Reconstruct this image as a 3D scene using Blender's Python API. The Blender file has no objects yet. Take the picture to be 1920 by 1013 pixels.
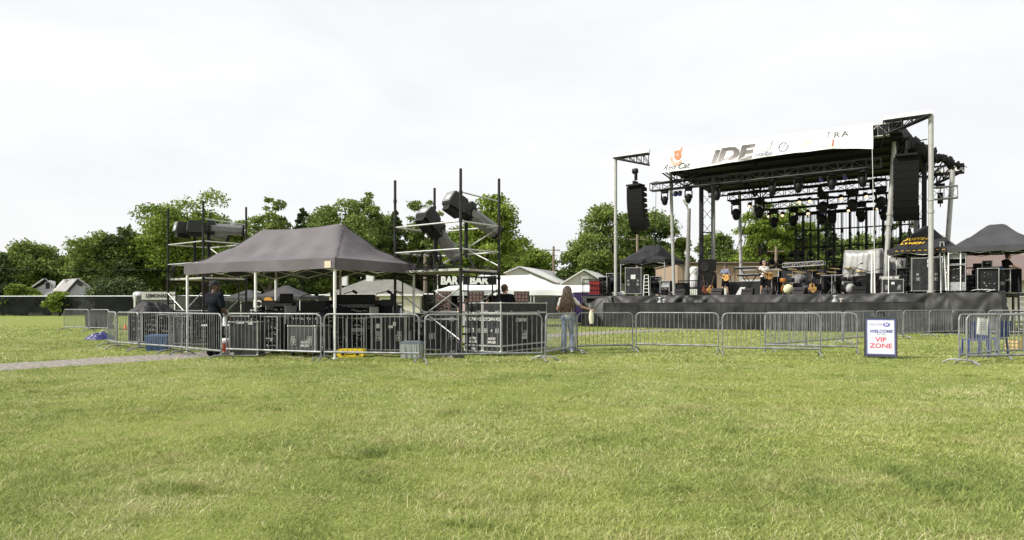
import bpy, bmesh, math, random
import numpy as np
from mathutils import Vector, Matrix
random.seed(7)
SC = bpy.context.scene
COL = SC.collection
R = math.radians
# ---------------------------------------------------------------- camera
F = 1280.0; EYE = 1.28; HOR = 573.0; CX = 960.0
cd = bpy.data.cameras.new('camera'); cam = bpy.data.objects.new('camera', cd); COL.objects.link(cam)
cam.location = (0, 0, EYE); cam.rotation_euler = (R(90), 0, 0)
cd.sensor_width = 36; cd.lens = 24; cd.shift_y = (HOR - 506.5) / 1920.0
cd.clip_start = 0.1; cd.clip_end = 3000
SC.camera = cam
# ---------------------------------------------------------------- sky and sun
SUN = Vector((-0.72, -0.22, 0.66)).normalized()
W = bpy.data.worlds.new('World'); SC.world = W; W.use_nodes = True
nt = W.node_tree; nt.nodes.clear(); N = nt.nodes.new; L = nt.links.new
out = N('ShaderNodeOutputWorld'); bg = N('ShaderNodeBackground'); L(bg.outputs[0], out.inputs[0])
sky = N('ShaderNodeTexSky'); sky.sky_type = 'NISHITA'; sky.sun_disc = False
sky.sun_elevation = math.asin(SUN.z); sky.sun_rotation = math.atan2(SUN.x, SUN.y); sky.dust_density = 3.0
tc = N('ShaderNodeTexCoord'); mp = N('ShaderNodeMapping'); mp.inputs['Scale'].default_value = (1.0, 1.0, 3.2)
L(tc.outputs['Generated'], mp.inputs[0])
nz = N('ShaderNodeTexNoise'); nz.inputs['Scale'].default_value = 2.6; nz.inputs['Detail'].default_value = 7; nz.inputs['Roughness'].default_value = .55
nz.inputs['Distortion'].default_value = .4
L(mp.outputs[0], nz.inputs['Vector'])
cr = N('ShaderNodeValToRGB'); cr.color_ramp.elements[0].position = .3; cr.color_ramp.elements[1].position = .68
cr.color_ramp.elements[0].color = (6.85, 6.88, 7.0, 1); cr.color_ramp.elements[1].color = (7.75, 7.75, 7.7, 1)
L(nz.outputs['Fac'], cr.inputs[0])
mx = N('ShaderNodeMix'); mx.data_type = 'RGBA'; mx.inputs[0].default_value = .93
L(sky.outputs[0], mx.inputs[6]); L(cr.outputs[0], mx.inputs[7])
L(mx.outputs[2], bg.inputs[0]); bg.inputs[1].default_value = 0.084
sd = bpy.data.lights.new('sun', 'SUN'); sd.energy = 3.4; sd.angle = R(5); sd.color = (1, .955, .88)
so = bpy.data.objects.new('sun', sd); COL.objects.link(so); so.rotation_euler = SUN.to_track_quat('Z', 'Y').to_euler()
SC.view_settings.view_transform = 'Standard'; SC.view_settings.look = 'None'
SC.view_settings.exposure = 0.72; SC.view_settings.gamma = 1
# ---------------------------------------------------------------- placing helpers (true ground distances measured from the photograph)
def G(px, s): return ((px - CX) / s, F / s)
def D(px, d): return ((px - CX) / F * d, d)
def ZD(py, d): return EYE + (HOR - py) * d / F
# ---------------------------------------------------------------- materials
MATS = {}
def M(name, col, rough=.6, metal=0., var=.14, scale=5., bump=0., bscale=60., col2=None, alpha=1., emit=0., trans=0., spec=.5):
    if name in MATS: return MATS[name]
    m = bpy.data.materials.new(name); m.use_nodes = True; t = m.node_tree; n = t.nodes.new; l = t.links.new
    b = t.nodes['Principled BSDF']; tc = n('ShaderNodeTexCoord')
    nz = n('ShaderNodeTexNoise'); nz.inputs['Scale'].default_value = scale; nz.inputs['Detail'].default_value = 5
    l(tc.outputs['Object'], nz.inputs['Vector'])
    mx = n('ShaderNodeMix'); mx.data_type = 'RGBA'
    a = [min(1, c * (1 - var)) for c in col] + [1]; c2 = [min(1, c * (1 + var)) for c in (col2 or col)] + [1]
    mx.inputs[6].default_value = a; mx.inputs[7].default_value = c2
    rp = n('ShaderNodeMapRange'); rp.inputs[1].default_value = .3; rp.inputs[2].default_value = .7
    l(nz.outputs['Fac'], rp.inputs[0]); l(rp.outputs[0], mx.inputs[0]); l(mx.outputs[2], b.inputs['Base Color'])
    b.inputs['Roughness'].default_value = rough; b.inputs['Metallic'].default_value = metal
    b.inputs['Specular IOR Level'].default_value = spec
    if bump:
        n2 = n('ShaderNodeTexNoise'); n2.inputs['Scale'].default_value = bscale; n2.inputs['Detail'].default_value = 4
        l(tc.outputs['Object'], n2.inputs['Vector'])
        bp = n('ShaderNodeBump'); bp.inputs['Strength'].default_value = bump; bp.inputs['Distance'].default_value = .02
        l(n2.outputs['Fac'], bp.inputs['Height']); l(bp.outputs[0], b.inputs['Normal'])
    if alpha < 1: b.inputs['Alpha'].default_value = alpha
    if emit: b.inputs['Emission Color'].default_value = list(col) + [1]; b.inputs['Emission Strength'].default_value = emit
    MATS[name] = m; return m
steel = M('galvanised steel', (.25, .26, .265), .5, .5, .35, 5)
alum = M('aluminium', (.45, .45, .44), .45, .5, .15, 7)
dsteel = M('dark steel', (.012, .012, .013), .6, .1, .4, 12, spec=.3)
rust = M('worn scaffold steel', (.009, .009, .009), .6, .1, .5, 14, col2=(.026, .023, .021), spec=.3)
blk = M('black paint', (.005, .005, .0055), .6, 0, .3, 8, spec=.25)
blkgrille = M('black speaker grille', (.007, .007, .0075), .8, 0, .3, 60, spec=.15)
blkplas = M('black plastic', (.006, .006, .0065), .55, 0, .3, 8, spec=.25)
laminate = M('black laminate panel', (.014, .014, .016), .6, 0, .35, 5, .1, 90, col2=(.026, .026, .03), spec=.3)
white = M('white paint', (.75, .75, .73), .5, 0, .06, 4)
offwhite = M('off white lettering', (.55, .55, .52), .6, 0, .2, 30)
rubber = M('black rubber', (.02, .02, .02), .8)
greyplas = M('grey plastic', (.3, .31, .32), .5, 0, .1, 6)
skin = M('skin', (.42, .25, .18), .55, 0, .08, 9)
dskin = M('dark brown skin', (.09, .05, .035), .5, 0, .1, 9)
darkcloth = M('black cotton', (.008, .008, .01), .95, 0, .3, 10, .3, 40, spec=.1)
wood = M('weathered plank', (.38, .34, .27), .8, 0, .25, 6, .2, 50)
def striped(name, col, dark, scale, axis=0, rough=.5, prof='SIN', metal=0.):
    m = bpy.data.materials.new(name); m.use_nodes = True; t = m.node_tree; n = t.nodes.new; l = t.links.new
    b = t.nodes['Principled BSDF']; tc = n('ShaderNodeTexCoord'); w = n('ShaderNodeTexWave'); w.wave_type = 'BANDS'
    w.bands_direction = 'XYZ'[axis]; w.inputs['Scale'].default_value = scale; w.inputs['Distortion'].default_value = 0; w.wave_profile = prof
    l(tc.outputs['Object'], w.inputs['Vector']); mx = n('ShaderNodeMix'); mx.data_type = 'RGBA'
    mx.inputs[6].default_value = list(dark) + [1]; mx.inputs[7].default_value = list(col) + [1]
    nz = n('ShaderNodeTexNoise'); nz.inputs['Scale'].default_value = .7; l(tc.outputs['Object'], nz.inputs['Vector'])
    m2 = n('ShaderNodeMix'); m2.data_type = 'RGBA'; m2.blend_type = 'MULTIPLY'; m2.inputs[0].default_value = .35
    l(w.outputs['Fac'], mx.inputs[0]); l(mx.outputs[2], m2.inputs[6]); l(nz.outputs['Color'], m2.inputs[7]); l(m2.outputs[2], b.inputs['Base Color'])
    bp = n('ShaderNodeBump'); bp.inputs['Strength'].default_value = .5; bp.inputs['Distance'].default_value = .03
    l(w.outputs['Fac'], bp.inputs['Height']); l(bp.outputs[0], b.inputs['Normal'])
    b.inputs['Roughness'].default_value = rough; b.inputs['Metallic'].default_value = metal
    return m
# ---------------------------------------------------------------- mesh builder
class MB:
    def __init__(s): s.v = []; s.f = []; s.sm = []
    def add(s, vs, fs, smooth=False):
        o = len(s.v); s.v += [tuple(v) for v in vs]; s.f += [tuple(i + o for i in f) for f in fs]; s.sm += [smooth] * len(fs); return s
    def box(s, x0, x1, y0, y1, z0, z1, m=None):
        vs = [Vector((x, y, z)) for z in (z0, z1) for y in (y0, y1) for x in (x0, x1)]
        if m is not None: vs = [m @ v for v in vs]
        return s.add(vs, [(0, 2, 3, 1), (4, 5, 7, 6), (0, 1, 5, 4), (2, 6, 7, 3), (0, 4, 6, 2), (1, 3, 7, 5)])
    def cbox(s, c, d, m=None):
        mt = Matrix.Translation(c)
        if m is not None: mt = mt @ m
        return s.box(-d[0]/2, d[0]/2, -d[1]/2, d[1]/2, -d[2]/2, d[2]/2, mt)
    def tube(s, p, q, r, n=7, r2=None, cap=True):
        p = Vector(p); q = Vector(q); d = q - p
        if d.length < 1e-6: return s
        r2 = r if r2 is None else r2
        a = d.normalized().orthogonal(); b = d.normalized().cross(a)
        vs = []
        for c, rr in ((p, r), (q, r2)):
            for k in range(n):
                t = 2 * math.pi * k / n; vs.append(c + (a * math.cos(t) + b * math.sin(t)) * rr)
        fs = [(k, (k + 1) % n, n + (k + 1) % n, n + k) for k in range(n)]
        s.add(vs, fs, True)
        if cap: s.add(vs, [tuple(range(n - 1, -1, -1)), tuple(range(n, 2 * n))])
        return s
    def path(s, pts, r, n=7):
        pts = [Vector(p) for p in pts]; vs = []; prev = None
        for i, p in enumerate(pts):
            d = (pts[min(i + 1, len(pts) - 1)] - pts[max(i - 1, 0)]).normalized()
            a = d.orthogonal() if prev is None else (prev - d * prev.dot(d))
            a.normalize(); prev = a; b = d.cross(a)
            rr = r[i] if isinstance(r, (list, tuple)) else r
            for k in range(n):
                t = 2 * math.pi * k / n; vs.append(p + (a * math.cos(t) + b * math.sin(t)) * rr)
        fs = [(i * n + k, i * n + (k + 1) % n, (i + 1) * n + (k + 1) % n, (i + 1) * n + k) for i in range(len(pts) - 1) for k in range(n)]
        s.add(vs, fs, True); m = len(vs) - n
        s.add(vs, [tuple(range(n - 1, -1, -1)), tuple(range(m, m + n))]); return s
    def lathe(s, prof, c=(0, 0, 0), n=14, m=None):
        vs = []
        for r, z in prof:
            for k in range(n):
                t = 2 * math.pi * k / n; v = Vector((r * math.cos(t), r * math.sin(t), z))
                vs.append((m @ v if m is not None else v) + Vector(c))
        fs = [(i * n + k, i * n + (k + 1) % n, (i + 1) * n + (k + 1) % n, (i + 1) * n + k) for i in range(len(prof) - 1) for k in range(n)]
        s.add(vs, fs, True); e = len(vs) - n
        s.add(vs, [tuple(range(n - 1, -1, -1)), tuple(range(e, e + n))]); return s
    def ball(s, c, r, n=10, sc=(1, 1, 1), m=None):
        h = max(4, n // 2); mm = Matrix.Diagonal((sc[0], sc[1], sc[2], 1))
        if m is not None: mm = m @ mm
        prof = [(max(.001, r * math.sin(math.pi * i / h)), -r * math.cos(math.pi * i / h)) for i in range(h + 1)]
        return s.lathe(prof, c, n, mm)
    def prism(s, pts, y0, y1, m=None):          # pts in x,z, extruded in y
        n = len(pts); vs = [Vector((x, y0, z)) for x, z in pts] + [Vector((x, y1, z)) for x, z in pts]
        if m is not None: vs = [m @ v for v in vs]
        return s.add(vs, [tuple(range(n)), tuple(range(2 * n - 1, n - 1, -1))] + [(i, n + i, n + (i + 1) % n, (i + 1) % n) for i in range(n)])
    def quad(s, a, b, c, d): return s.add([a, b, c, d], [(0, 1, 2, 3)])
    def grid(s, fn, nu, nv, smooth=True):
        vs = [fn(i / nu, j / nv) for j in range(nv + 1) for i in range(nu + 1)]
        fs = [(j * (nu + 1) + i, j * (nu + 1) + i + 1, (j + 1) * (nu + 1) + i + 1, (j + 1) * (nu + 1) + i) for j in range(nv) for i in range(nu)]
        return s.add(vs, fs, smooth)
    def build(s, name, mat, parent=None, label=None, fixn=False):
        me = bpy.data.meshes.new(name); me.from_pydata(s.v, [], s.f); me.materials.append(mat)
        me.polygons.foreach_set('use_smooth', s.sm)
        if fixn:
            bm = bmesh.new(); bm.from_mesh(me); bmesh.ops.recalc_face_normals(bm, faces=bm.faces); bm.to_mesh(me); bm.free()
        o = bpy.data.objects.new(name, me); COL.objects.link(o)
        if parent is not None: o.parent = parent
        if label: o['label'] = label
        return o
def props(o, label, cat, group=None, kind=None):
    if label: o['label'] = label
    if cat: o['category'] = cat
    if group: o['group'] = group
    if kind: o['kind'] = kind
    return o
def thing(name, label, cat, loc=(0, 0, 0), rz=0, group=None):
    o = bpy.data.objects.new(name, None); COL.objects.link(o); o.empty_display_size = .2
    if len(loc) == 2: loc = (loc[0], loc[1], 0)
    o.location = loc; o.rotation_euler = (0, 0, rz); return props(o, label, cat, group)
def copy_tree(o, loc=None, rz=None, label=None, parent=None):
    c = o.copy(); COL.objects.link(c)
    if parent is not None: c.parent = parent
    if loc is not None: c.location = loc if len(loc) == 3 else (loc[0], loc[1], 0)
    if rz is not None: c.rotation_euler = (0, 0, rz)
    if label: c['label'] = label
    for ch in list(o.children): copy_tree(ch, parent=c)
    return c
FONT = None
def text_mb(txt, size, x=0, z=0, y=0, shear=0., ex=.002, bold=0., sx=1., mx=None, space=1.):
    cu = bpy.data.curves.new('t', 'FONT'); cu.body = txt; cu.size = size; cu.align_x = 'CENTER'; cu.align_y = 'CENTER'; cu.extrude = ex
    cu.shear = shear; cu.offset = bold; cu.resolution_u = 3; cu.space_character = space
    ob = bpy.data.objects.new('t', cu); COL.objects.link(ob); dg = bpy.context.evaluated_depsgraph_get(); dg.update()
    me = bpy.data.meshes.new_from_object(ob.evaluated_get(dg))
    vs = [Vector((x + v.co.x * sx, y - v.co.z, z + v.co.y)) for v in me.vertices]
    if mx is not None: vs = [mx @ v for v in vs]
    fs = [tuple(p.vertices) for p in me.polygons]
    COL.objects.unlink(ob); bpy.data.objects.remove(ob); bpy.data.curves.remove(cu); bpy.data.meshes.remove(me)
    b = MB(); b.add(vs, fs); return b
ORD = ['first', 'second', 'third', 'fourth', 'fifth', 'sixth', 'seventh', 'eighth', 'ninth', 'tenth', 'eleventh', 'twelfth']
# ================================================================ GROUND
def ground_mat():
    m = bpy.data.materials.new('mown grass turf'); m.use_nodes = True; t = m.node_tree; n = t.nodes.new; l = t.links.new
    b = t.nodes['Principled BSDF']; g = n('ShaderNodeNewGeometry')
    def noise(s, d=5, off=0, sc=(1, 1, 1)):
        mp = n('ShaderNodeMapping'); mp.inputs['Location'].default_value = (off, off, 0); mp.inputs['Scale'].default_value = sc
        l(g.outputs['Position'], mp.inputs[0])
        z = n('ShaderNodeTexNoise'); z.inputs['Scale'].default_value = s; z.inputs['Detail'].default_value = d; z.inputs['Roughness'].default_value = .65; l(mp.outputs[0], z.inputs['Vector']); return z.outputs['Fac']
    def ramp(f, a, b_): 
        r = n('ShaderNodeMapRange'); r.inputs[1].default_value = a; r.inputs[2].default_value = b_; l(f, r.inputs[0]); return r.outputs[0]
    def mix(f, a, b_, ty='MIX'):
        x = n('ShaderNodeMix'); x.data_type = 'RGBA'; x.blend_type = ty
        if isinstance(f, float): x.inputs[0].default_value = f
        else: l(f, x.inputs[0])
        for i, c in ((6, a), (7, b_)):
            if isinstance(c, tuple): x.inputs[i].default_value = c + (1,)
            else: l(c, x.inputs[i])
        return x.outputs[2]
    c = mix(ramp(noise(.35, 6), .38, .62), (.23, .29, .07), (.32, .365, .105))
    c = mix(ramp(noise(1.6, 6, 9), .5, .72), c, (.34, .3, .14))
    c = mix(ramp(noise(5, 6, 4), .52, .75), c, (.12, .165, .03))
    c = mix(ramp(noise(45, 4, 2), .35, .7), (.13, .155, .03), c)
    l(c, b.inputs['Base Color']); b.inputs['Roughness'].default_value = .9; b.inputs['Specular IOR Level'].default_value = .15
    bp = n('ShaderNodeBump'); bp.inputs['Strength'].default_value = .8; bp.inputs['Distance'].default_value = .04
    l(noise(30, 6), bp.inputs['Height']); l(bp.outputs[0], b.inputs['Normal']); return m
PATH = [(-26, -6), (-15, 8.3), (-10.6, 14.1), (-8.9, 16.6), (-7.3, 18.9), (-4, 22.6), (0, 27), (5, 33), (8.4, 36.2), (14, 36.5), (30, 24)]
def path_dist(x, y):
    best = np.full(np.shape(x), 1e9)
    for (ax, ay), (bx, by) in zip(PATH[:-1], PATH[1:]):
        dx, dy = bx - ax, by - ay; t = np.clip(((x - ax) * dx + (y - ay) * dy) / (dx * dx + dy * dy), 0, 1)
        best = np.minimum(best, np.hypot(x - ax - t * dx, y - ay - t * dy))
    return best
mb = MB(); mb.grid(lambda u, v: (-1500 + 3000 * u, -60 + 2500 * v, 0), 60, 50, False)
props(mb.build('ground', ground_mat()), None, None, kind='structure')
gravel = M('grey gravel', (.17, .155, .135), .95, 0, .45, 11, 1., 60, col2=(.29, .265, .235), spec=.2)
# gravel track: ragged edged ribbon, 4 mm above the turf
def ribbon(pts, w, rnd):
    # resample
    P = []
    for (a, b) in zip(pts[:-1], pts[1:]):
        a = Vector(a); b = Vector(b); k = max(2, int((b - a).length / .35))
        P += [a.lerp(b, i / k) for i in range(k)]
    for _ in range(14): P = [P[0]] + [(P[i - 1] + P[i] * 2 + P[i + 1]) / 4 for i in range(1, len(P) - 1)] + [P[-1]]
    L_, R_ = [], []
    for i, p in enumerate(P):
        d = (P[min(i + 1, len(P) - 1)] - P[max(0, i - 1)]).normalized(); nrm = Vector((-d.y, d.x))
        ww = w(i / len(P)) 
        L_.append(p + nrm * (ww + rnd.uniform(-.09, .09))); R_.append(p - nrm * (ww + rnd.uniform(-.09, .09)))
    b = MB(); n = len(P); b.add([(q.x, q.y, .004) for q in L_ + R_], [(i + n, i + 1 + n, i + 1, i) for i in range(n - 1)]); return b
props(ribbon([Vector(p) for p in PATH], lambda t: 1.0 if t < .45 else max(.35, 1.0 - (t - .45) * .7), random.Random(3)).build('gravel_path', gravel), None, None, kind='structure')
# ---- grass blades: one uncountable sheet of real blades
def leafmat(name, c0, c1, tr=.25, patch=True):
    m = bpy.data.materials.new(name); m.use_nodes = True; t = m.node_tree; n = t.nodes.new; l = t.links.new
    b = t.nodes['Principled BSDF']; o = t.nodes['Material Output']
    at = n('ShaderNodeAttribute'); at.attribute_name = 'tint'
    cr = n('ShaderNodeValToRGB'); e = cr.color_ramp.elements; e[0].color = c0[0] + (1,); e[1].color = c0[-1] + (1,)
    for i, c in enumerate(c0[1:-1]): x = e.new((i + 1) / (len(c0) - 1)); x.color = c + (1,)
    l(at.outputs['Fac'], cr.inputs[0]); col = cr.outputs[0]
    if patch:
        g = n('ShaderNodeNewGeometry')
        for sc, lo, hi, cc, am in c1:
            z = n('ShaderNodeTexNoise'); z.inputs['Scale'].default_value = sc; z.inputs['Detail'].default_value = 5; l(g.outputs['Position'], z.inputs['Vector'])
            r = n('ShaderNodeMapRange'); r.inputs[1].default_value = lo; r.inputs[2].default_value = hi; r.inputs[4].default_value = am; l(z.outputs['Fac'], r.inputs[0])
            x = n('ShaderNodeMix'); x.data_type = 'RGBA'; l(r.outputs[0], x.inputs[0]); l(col, x.inputs[6]); x.inputs[7].default_value = cc + (1,); col = x.outputs[2]
    l(col, b.inputs['Base Color']); b.inputs['Roughness'].default_value = .6; b.inputs['Specular IOR Level'].default_value = .25
    if tr:
        ts = n('ShaderNodeBsdfTranslucent'); l(col, ts.inputs[0]); ms = n('ShaderNodeMixShader'); ms.inputs[0].default_value = tr
        l(b.outputs[0], ms.inputs[1]); l(ts.outputs[0], ms.inputs[2]); l(ms.outputs[0], o.inputs[0])
    return m
grassm = leafmat('grass blades', [(.13, .175, .045), (.25, .32, .08), (.345, .405, .12), (.5, .47, .24), (.68, .62, .42)],
                 [(.35, .45, .62, (.38, .42, .1), .4), (1.5, .52, .7, (.48, .42, .22), .5), (3.1, .56, .72, (.17, .22, .035), .7)])
def tri_mesh(name, V, Fc, mat, tint=None, parent=None, nv=3):
    me = bpy.data.meshes.new(name); n = len(Fc)
    me.vertices.add(len(V)); me.vertices.foreach_set('co', np.ascontiguousarray(V, dtype=np.float32).ravel())
    me.loops.add(n * nv); me.loops.foreach_set('vertex_index', np.ascontiguousarray(Fc, dtype=np.int32).ravel())
    me.polygons.add(n); me.polygons.foreach_set('loop_start', np.arange(0, n * nv, nv, dtype=np.int32)); 
    me.update(calc_edges=True)
    if tint is not None:
        a = me.attributes.new('tint', 'FLOAT', 'FACE'); a.data.foreach_set('value', tint.astype(np.float32))
    me.materials.append(mat); me.validate()
    o = bpy.data.objects.new(name, me); COL.objects.link(o)
    if parent is not None: o.parent = parent
    return o
_NR = np.random.default_rng(99); _NG = _NR.uniform(-1, 1, (256, 256))
def _vn(x, y):
    xi = np.floor(x).astype(int); yi = np.floor(y).astype(int); fx = x - xi; fy = y - yi; fx = fx * fx * (3 - 2 * fx); fy = fy * fy * (3 - 2 * fy)
    g = lambda a, c: _NG[a % 256, c % 256]
    return (g(xi, yi) * (1 - fx) + g(xi + 1, yi) * fx) * (1 - fy) + (g(xi, yi + 1) * (1 - fx) + g(xi + 1, yi + 1) * fx) * fy
def sm_noise(x, y, f, ph): return 1.25 * (_vn(x * f + ph * 37, y * f + ph * 91) + .5 * _vn(x * f * 2.1 + ph, y * f * 2.1) + .3 * _vn(x * f * 4.3, y * f * 4.3 + ph * 11)) / 1.5
def grass():
    rg = np.random.default_rng(5); VS = []; FS = []; TI = []; off = 0
    for d0, d1, dens, wid, hgt in ((3.3, 5.5, 9500, .0019, .021), (5.5, 9, 5400, .0027, .021), (9, 15, 2000, .005, .023), (15, 27, 520, .011, .03), (27, 46, 90, .024, .034)):
        area = .78 * 1.02 * (d1 * d1 - d0 * d0); n = int(area * dens)
        d = np.sqrt(rg.uniform(d0 * d0, d1 * d1, n)); x = rg.uniform(-.79, .79, n) * d; y = d
        # clumping
        keep = (path_dist(x, y) > 1.02 + rg.normal(0, .1, n)) & (rg.uniform(0, 1, n) < .8 + .45 * sm_noise(x, y, 3.1, .7))
        keep &= rg.uniform(0, 1, n) > np.clip((sm_noise(x, y, .55, 8) - .42) * 2.6, 0, .72)
        if d1 > 40: keep &= rg.uniform(0, 1, n) < np.clip((47 - y) / 17, 0, 1)
        x = x[keep]; y = y[keep]; n = len(x); weed = np.clip((sm_noise(x, y, 1.7, 13) - .7) * 6, 0, 1)
        h = hgt * rg.lognormal(0, .38, n) * np.clip(1 + .7 * weed + .45 * sm_noise(x, y, 1.3, 1.9) + .35 * sm_noise(x, y, 6.7, .4), .3, 2.6); w = wid * rg.uniform(.6, 1.4, n)
        an = rg.uniform(0, 2 * np.pi, n); la = rg.uniform(0, 2 * np.pi, n); lean = rg.uniform(.3, 2.4, n) * h
        ex, ey = np.cos(an) * w, np.sin(an) * w; lx, ly = np.cos(la) * lean, np.sin(la) * lean
        z0 = np.zeros(n)
        near = d1 < 9.5
        a = np.stack([x - ex, y - ey, z0], 1); b = np.stack([x + ex, y + ey, z0], 1)
        if near:
            c = np.stack([x - ex * .8 + lx * .35, y - ey * .8 + ly * .35, h * .62], 1); dd = np.stack([x + ex * .8 + lx * .35, y + ey * .8 + ly * .35, h * .62], 1)
            e = np.stack([x + lx, y + ly, h * .95], 1); V = np.stack([a, b, c, dd, e], 1).reshape(-1, 3)
            k = np.arange(n) * 5 + off; Fc = np.stack([k, k + 1, k + 3, k, k + 3, k + 2, k + 2, k + 3, k + 4], 1).reshape(-1, 3); rep = 3; off += 5 * n
        else:
            e = np.stack([x + lx, y + ly, h], 1); V = np.stack([a, b, e], 1).reshape(-1, 3)
            k = np.arange(n) * 3 + off; Fc = np.stack([k, k + 1, k + 2], 1); rep = 1; off += 3 * n
        ti = np.clip(-.3 * weed + rg.beta(2.0, 3.2, n) + .22 * sm_noise(x, y, .9, 4) + .12 * sm_noise(x, y, 4.2, 2) + (rg.uniform(0, 1, n) > .93) * .45, 0, 1)
        VS.append(V); FS.append(Fc); TI.append(np.repeat(ti, rep))
    o = tri_mesh('grass', np.concatenate(VS), np.concatenate(FS), grassm, np.concatenate(TI)); props(o, 'short mown grass with dry straw patches covering the field', 'grass', kind='stuff')
grass()
# ================================================================ TREES
green = [leafmat('leaves mid green', [(.085, .125, .03), (.14, .195, .042), (.2, .265, .058), (.27, .33, .085)], [], .3, False),
         leafmat('leaves light green', [(.09, .145, .02), (.155, .225, .03), (.235, .31, .048), (.31, .37, .075)], [], .32, False),
         leafmat('leaves dark green', [(.045, .068, .026), (.072, .103, .034), (.108, .145, .046), (.15, .19, .062)], [], .2, False)]
bark = M('bark', (.07, .055, .042), .9, 0, .3, 10, .5, 30)
def tree(name, label, px, top, wpx, d, kind, seed, dens=1., base=0., low=.2, group='trees beyond the field'):
    rg = np.random.default_rng(seed); x0, y0 = D(px, d); h = ZD(top, d) - base; w = wpx * d / F * (1.35 if kind == 'conifer' else 1.22)
    T = thing(name, label, 'tree', (x0, y0, base), 0, group)
    ls = .0019 * d + .02
    if kind == 'conifer':
        nb = 150; Pz = rg.uniform(.06, .99, nb); A = rg.uniform(0, 6.28, nb); per = int(85 * dens); PP = []; TT = []
        for q in range(nb):
            rad = w / 2 * (1 - Pz[q]) ** .75 * rg.uniform(.6, 1.15) + .3; t = rg.uniform(.05, 1, per) ** .8
            lat = rg.normal(0, .11, per) * rad * (1.2 - t); rr = rad * t; dr = -.22 * rr + .06 * rr * rr / max(rad, .1) + rg.normal(0, .12, per) * (.5 + .3 * t)
            PP.append(np.stack([rr * math.cos(A[q]) - lat * math.sin(A[q]), rr * math.sin(A[q]) + lat * math.cos(A[q]), h * Pz[q] + dr], 1)); TT.append(np.full(per, rg.uniform(-.15, .2)))
        P = np.concatenate(PP); P[:, 2] = np.clip(P[:, 2], .1, h); n = len(P); tint = rg.beta(2, 3, n) + np.concatenate(TT)
    else:
        nb, br0 = {'round': (46, .19), 'tall': (44, .2), 'sparse': (52, .125)}[kind]; B = []
        zc0 = h * (low + 1) / 2; rz0 = h * (1 - low) / 2; ww = w / 2 * 1.12
        for i in range(nb):
            v = rg.normal(0, 1, 3); v /= np.linalg.norm(v); q = rg.uniform(.25, .86) ** .8
            br = br0 * w * rg.uniform(.55, 1.3); sq = 1 if v[2] < 0 else (.92 if kind != 'sparse' else .8)
            zz = zc0 + v[2] * q * rz0; zz = min(zz, h - br * .62)
            B.append((v[0] * q * ww * sq, v[1] * q * ww * sq, zz, br, rg.uniform(-.25, .25)))
        if kind != 'round': 
            for i in range(5): B.append((rg.normal(0, .09) * w, rg.normal(0, .09) * w, h * rg.uniform(.86, .95), .07 * w, rg.uniform(-.1, .2)))
        else: B.append((rg.normal(0, .08) * w, 0, h - .13 * w, .2 * w, .1))
        n = int((15000 if kind != 'sparse' else 11000) * dens); wt = np.array([b[3] ** 2 for b in B]); ci = rg.choice(len(B), n, p=wt / wt.sum()); B = np.array(B)
        v = rg.normal(0, 1, (n, 3)); v /= np.linalg.norm(v, axis=1)[:, None]; v[:, 2] = np.where(v[:, 2] < -.45, -v[:, 2], v[:, 2])
        r = B[ci, 3] * rg.uniform(.35, 1.04, n) ** .7 * (1 + .25 * np.sin(v[:, 0] * 7 + ci) * np.cos(v[:, 1] * 6 + v[:, 2] * 5 + ci))
        P = B[ci, :3] + v * r[:, None] * np.array([1, 1, .75]) + rg.normal(0, .035 * w * .3, (n, 3)); tint = rg.beta(2.4, 3, n) + B[ci, 4]
    nrm = rg.normal(0, 1, (n, 3)); nrm[:, 2] += .7; nrm /= np.linalg.norm(nrm, axis=1)[:, None]
    t1 = np.cross(nrm, rg.normal(0, 1, (n, 3))); t1 /= np.linalg.norm(t1, axis=1)[:, None]; t2 = np.cross(nrm, t1)
    s = (ls * rg.uniform(.5, 1.35, n))[:, None]
    if kind == 'conifer': s = s * .85
    V = np.stack([P + t1 * s, P + t2 * s * .6, P - t1 * s, P - t2 * s * .6], 1).reshape(-1, 3)
    k = np.arange(n) * 4; Fc = np.stack([k, k + 1, k + 2, k + 3], 1)
    mi = 2 if kind == 'conifer' else (1 if 'light' in label or 'bright' in label else (2 if 'dark' in label else 0))
    tri_mesh('crown', V, Fc, green[mi], np.clip(tint, 0, 1), T, 4)
    tb = MB(); tr = .022 * h + .05
    if kind == 'conifer': tb.tube((0, 0, 0), (0, 0, h * .97), tr * .8, 7, .03)
    else:
        tb.path([(0, 0, 0), (.02 * w, 0, h * .3), (-.02 * w, .02 * w, h * .6), (0, 0, h * .86)], [tr, tr * .75, tr * .45, tr * .12])
        for b in B[:16]:
            tb.path([(0, 0, max(h * .16, b[2] * .5)), (b[0] * .45, b[1] * .45, b[2] * .78), (b[0], b[1], b[2])], [tr * .4, tr * .25, tr * .08], 5)
    tb.build('trunk', bark, T); return T
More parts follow.
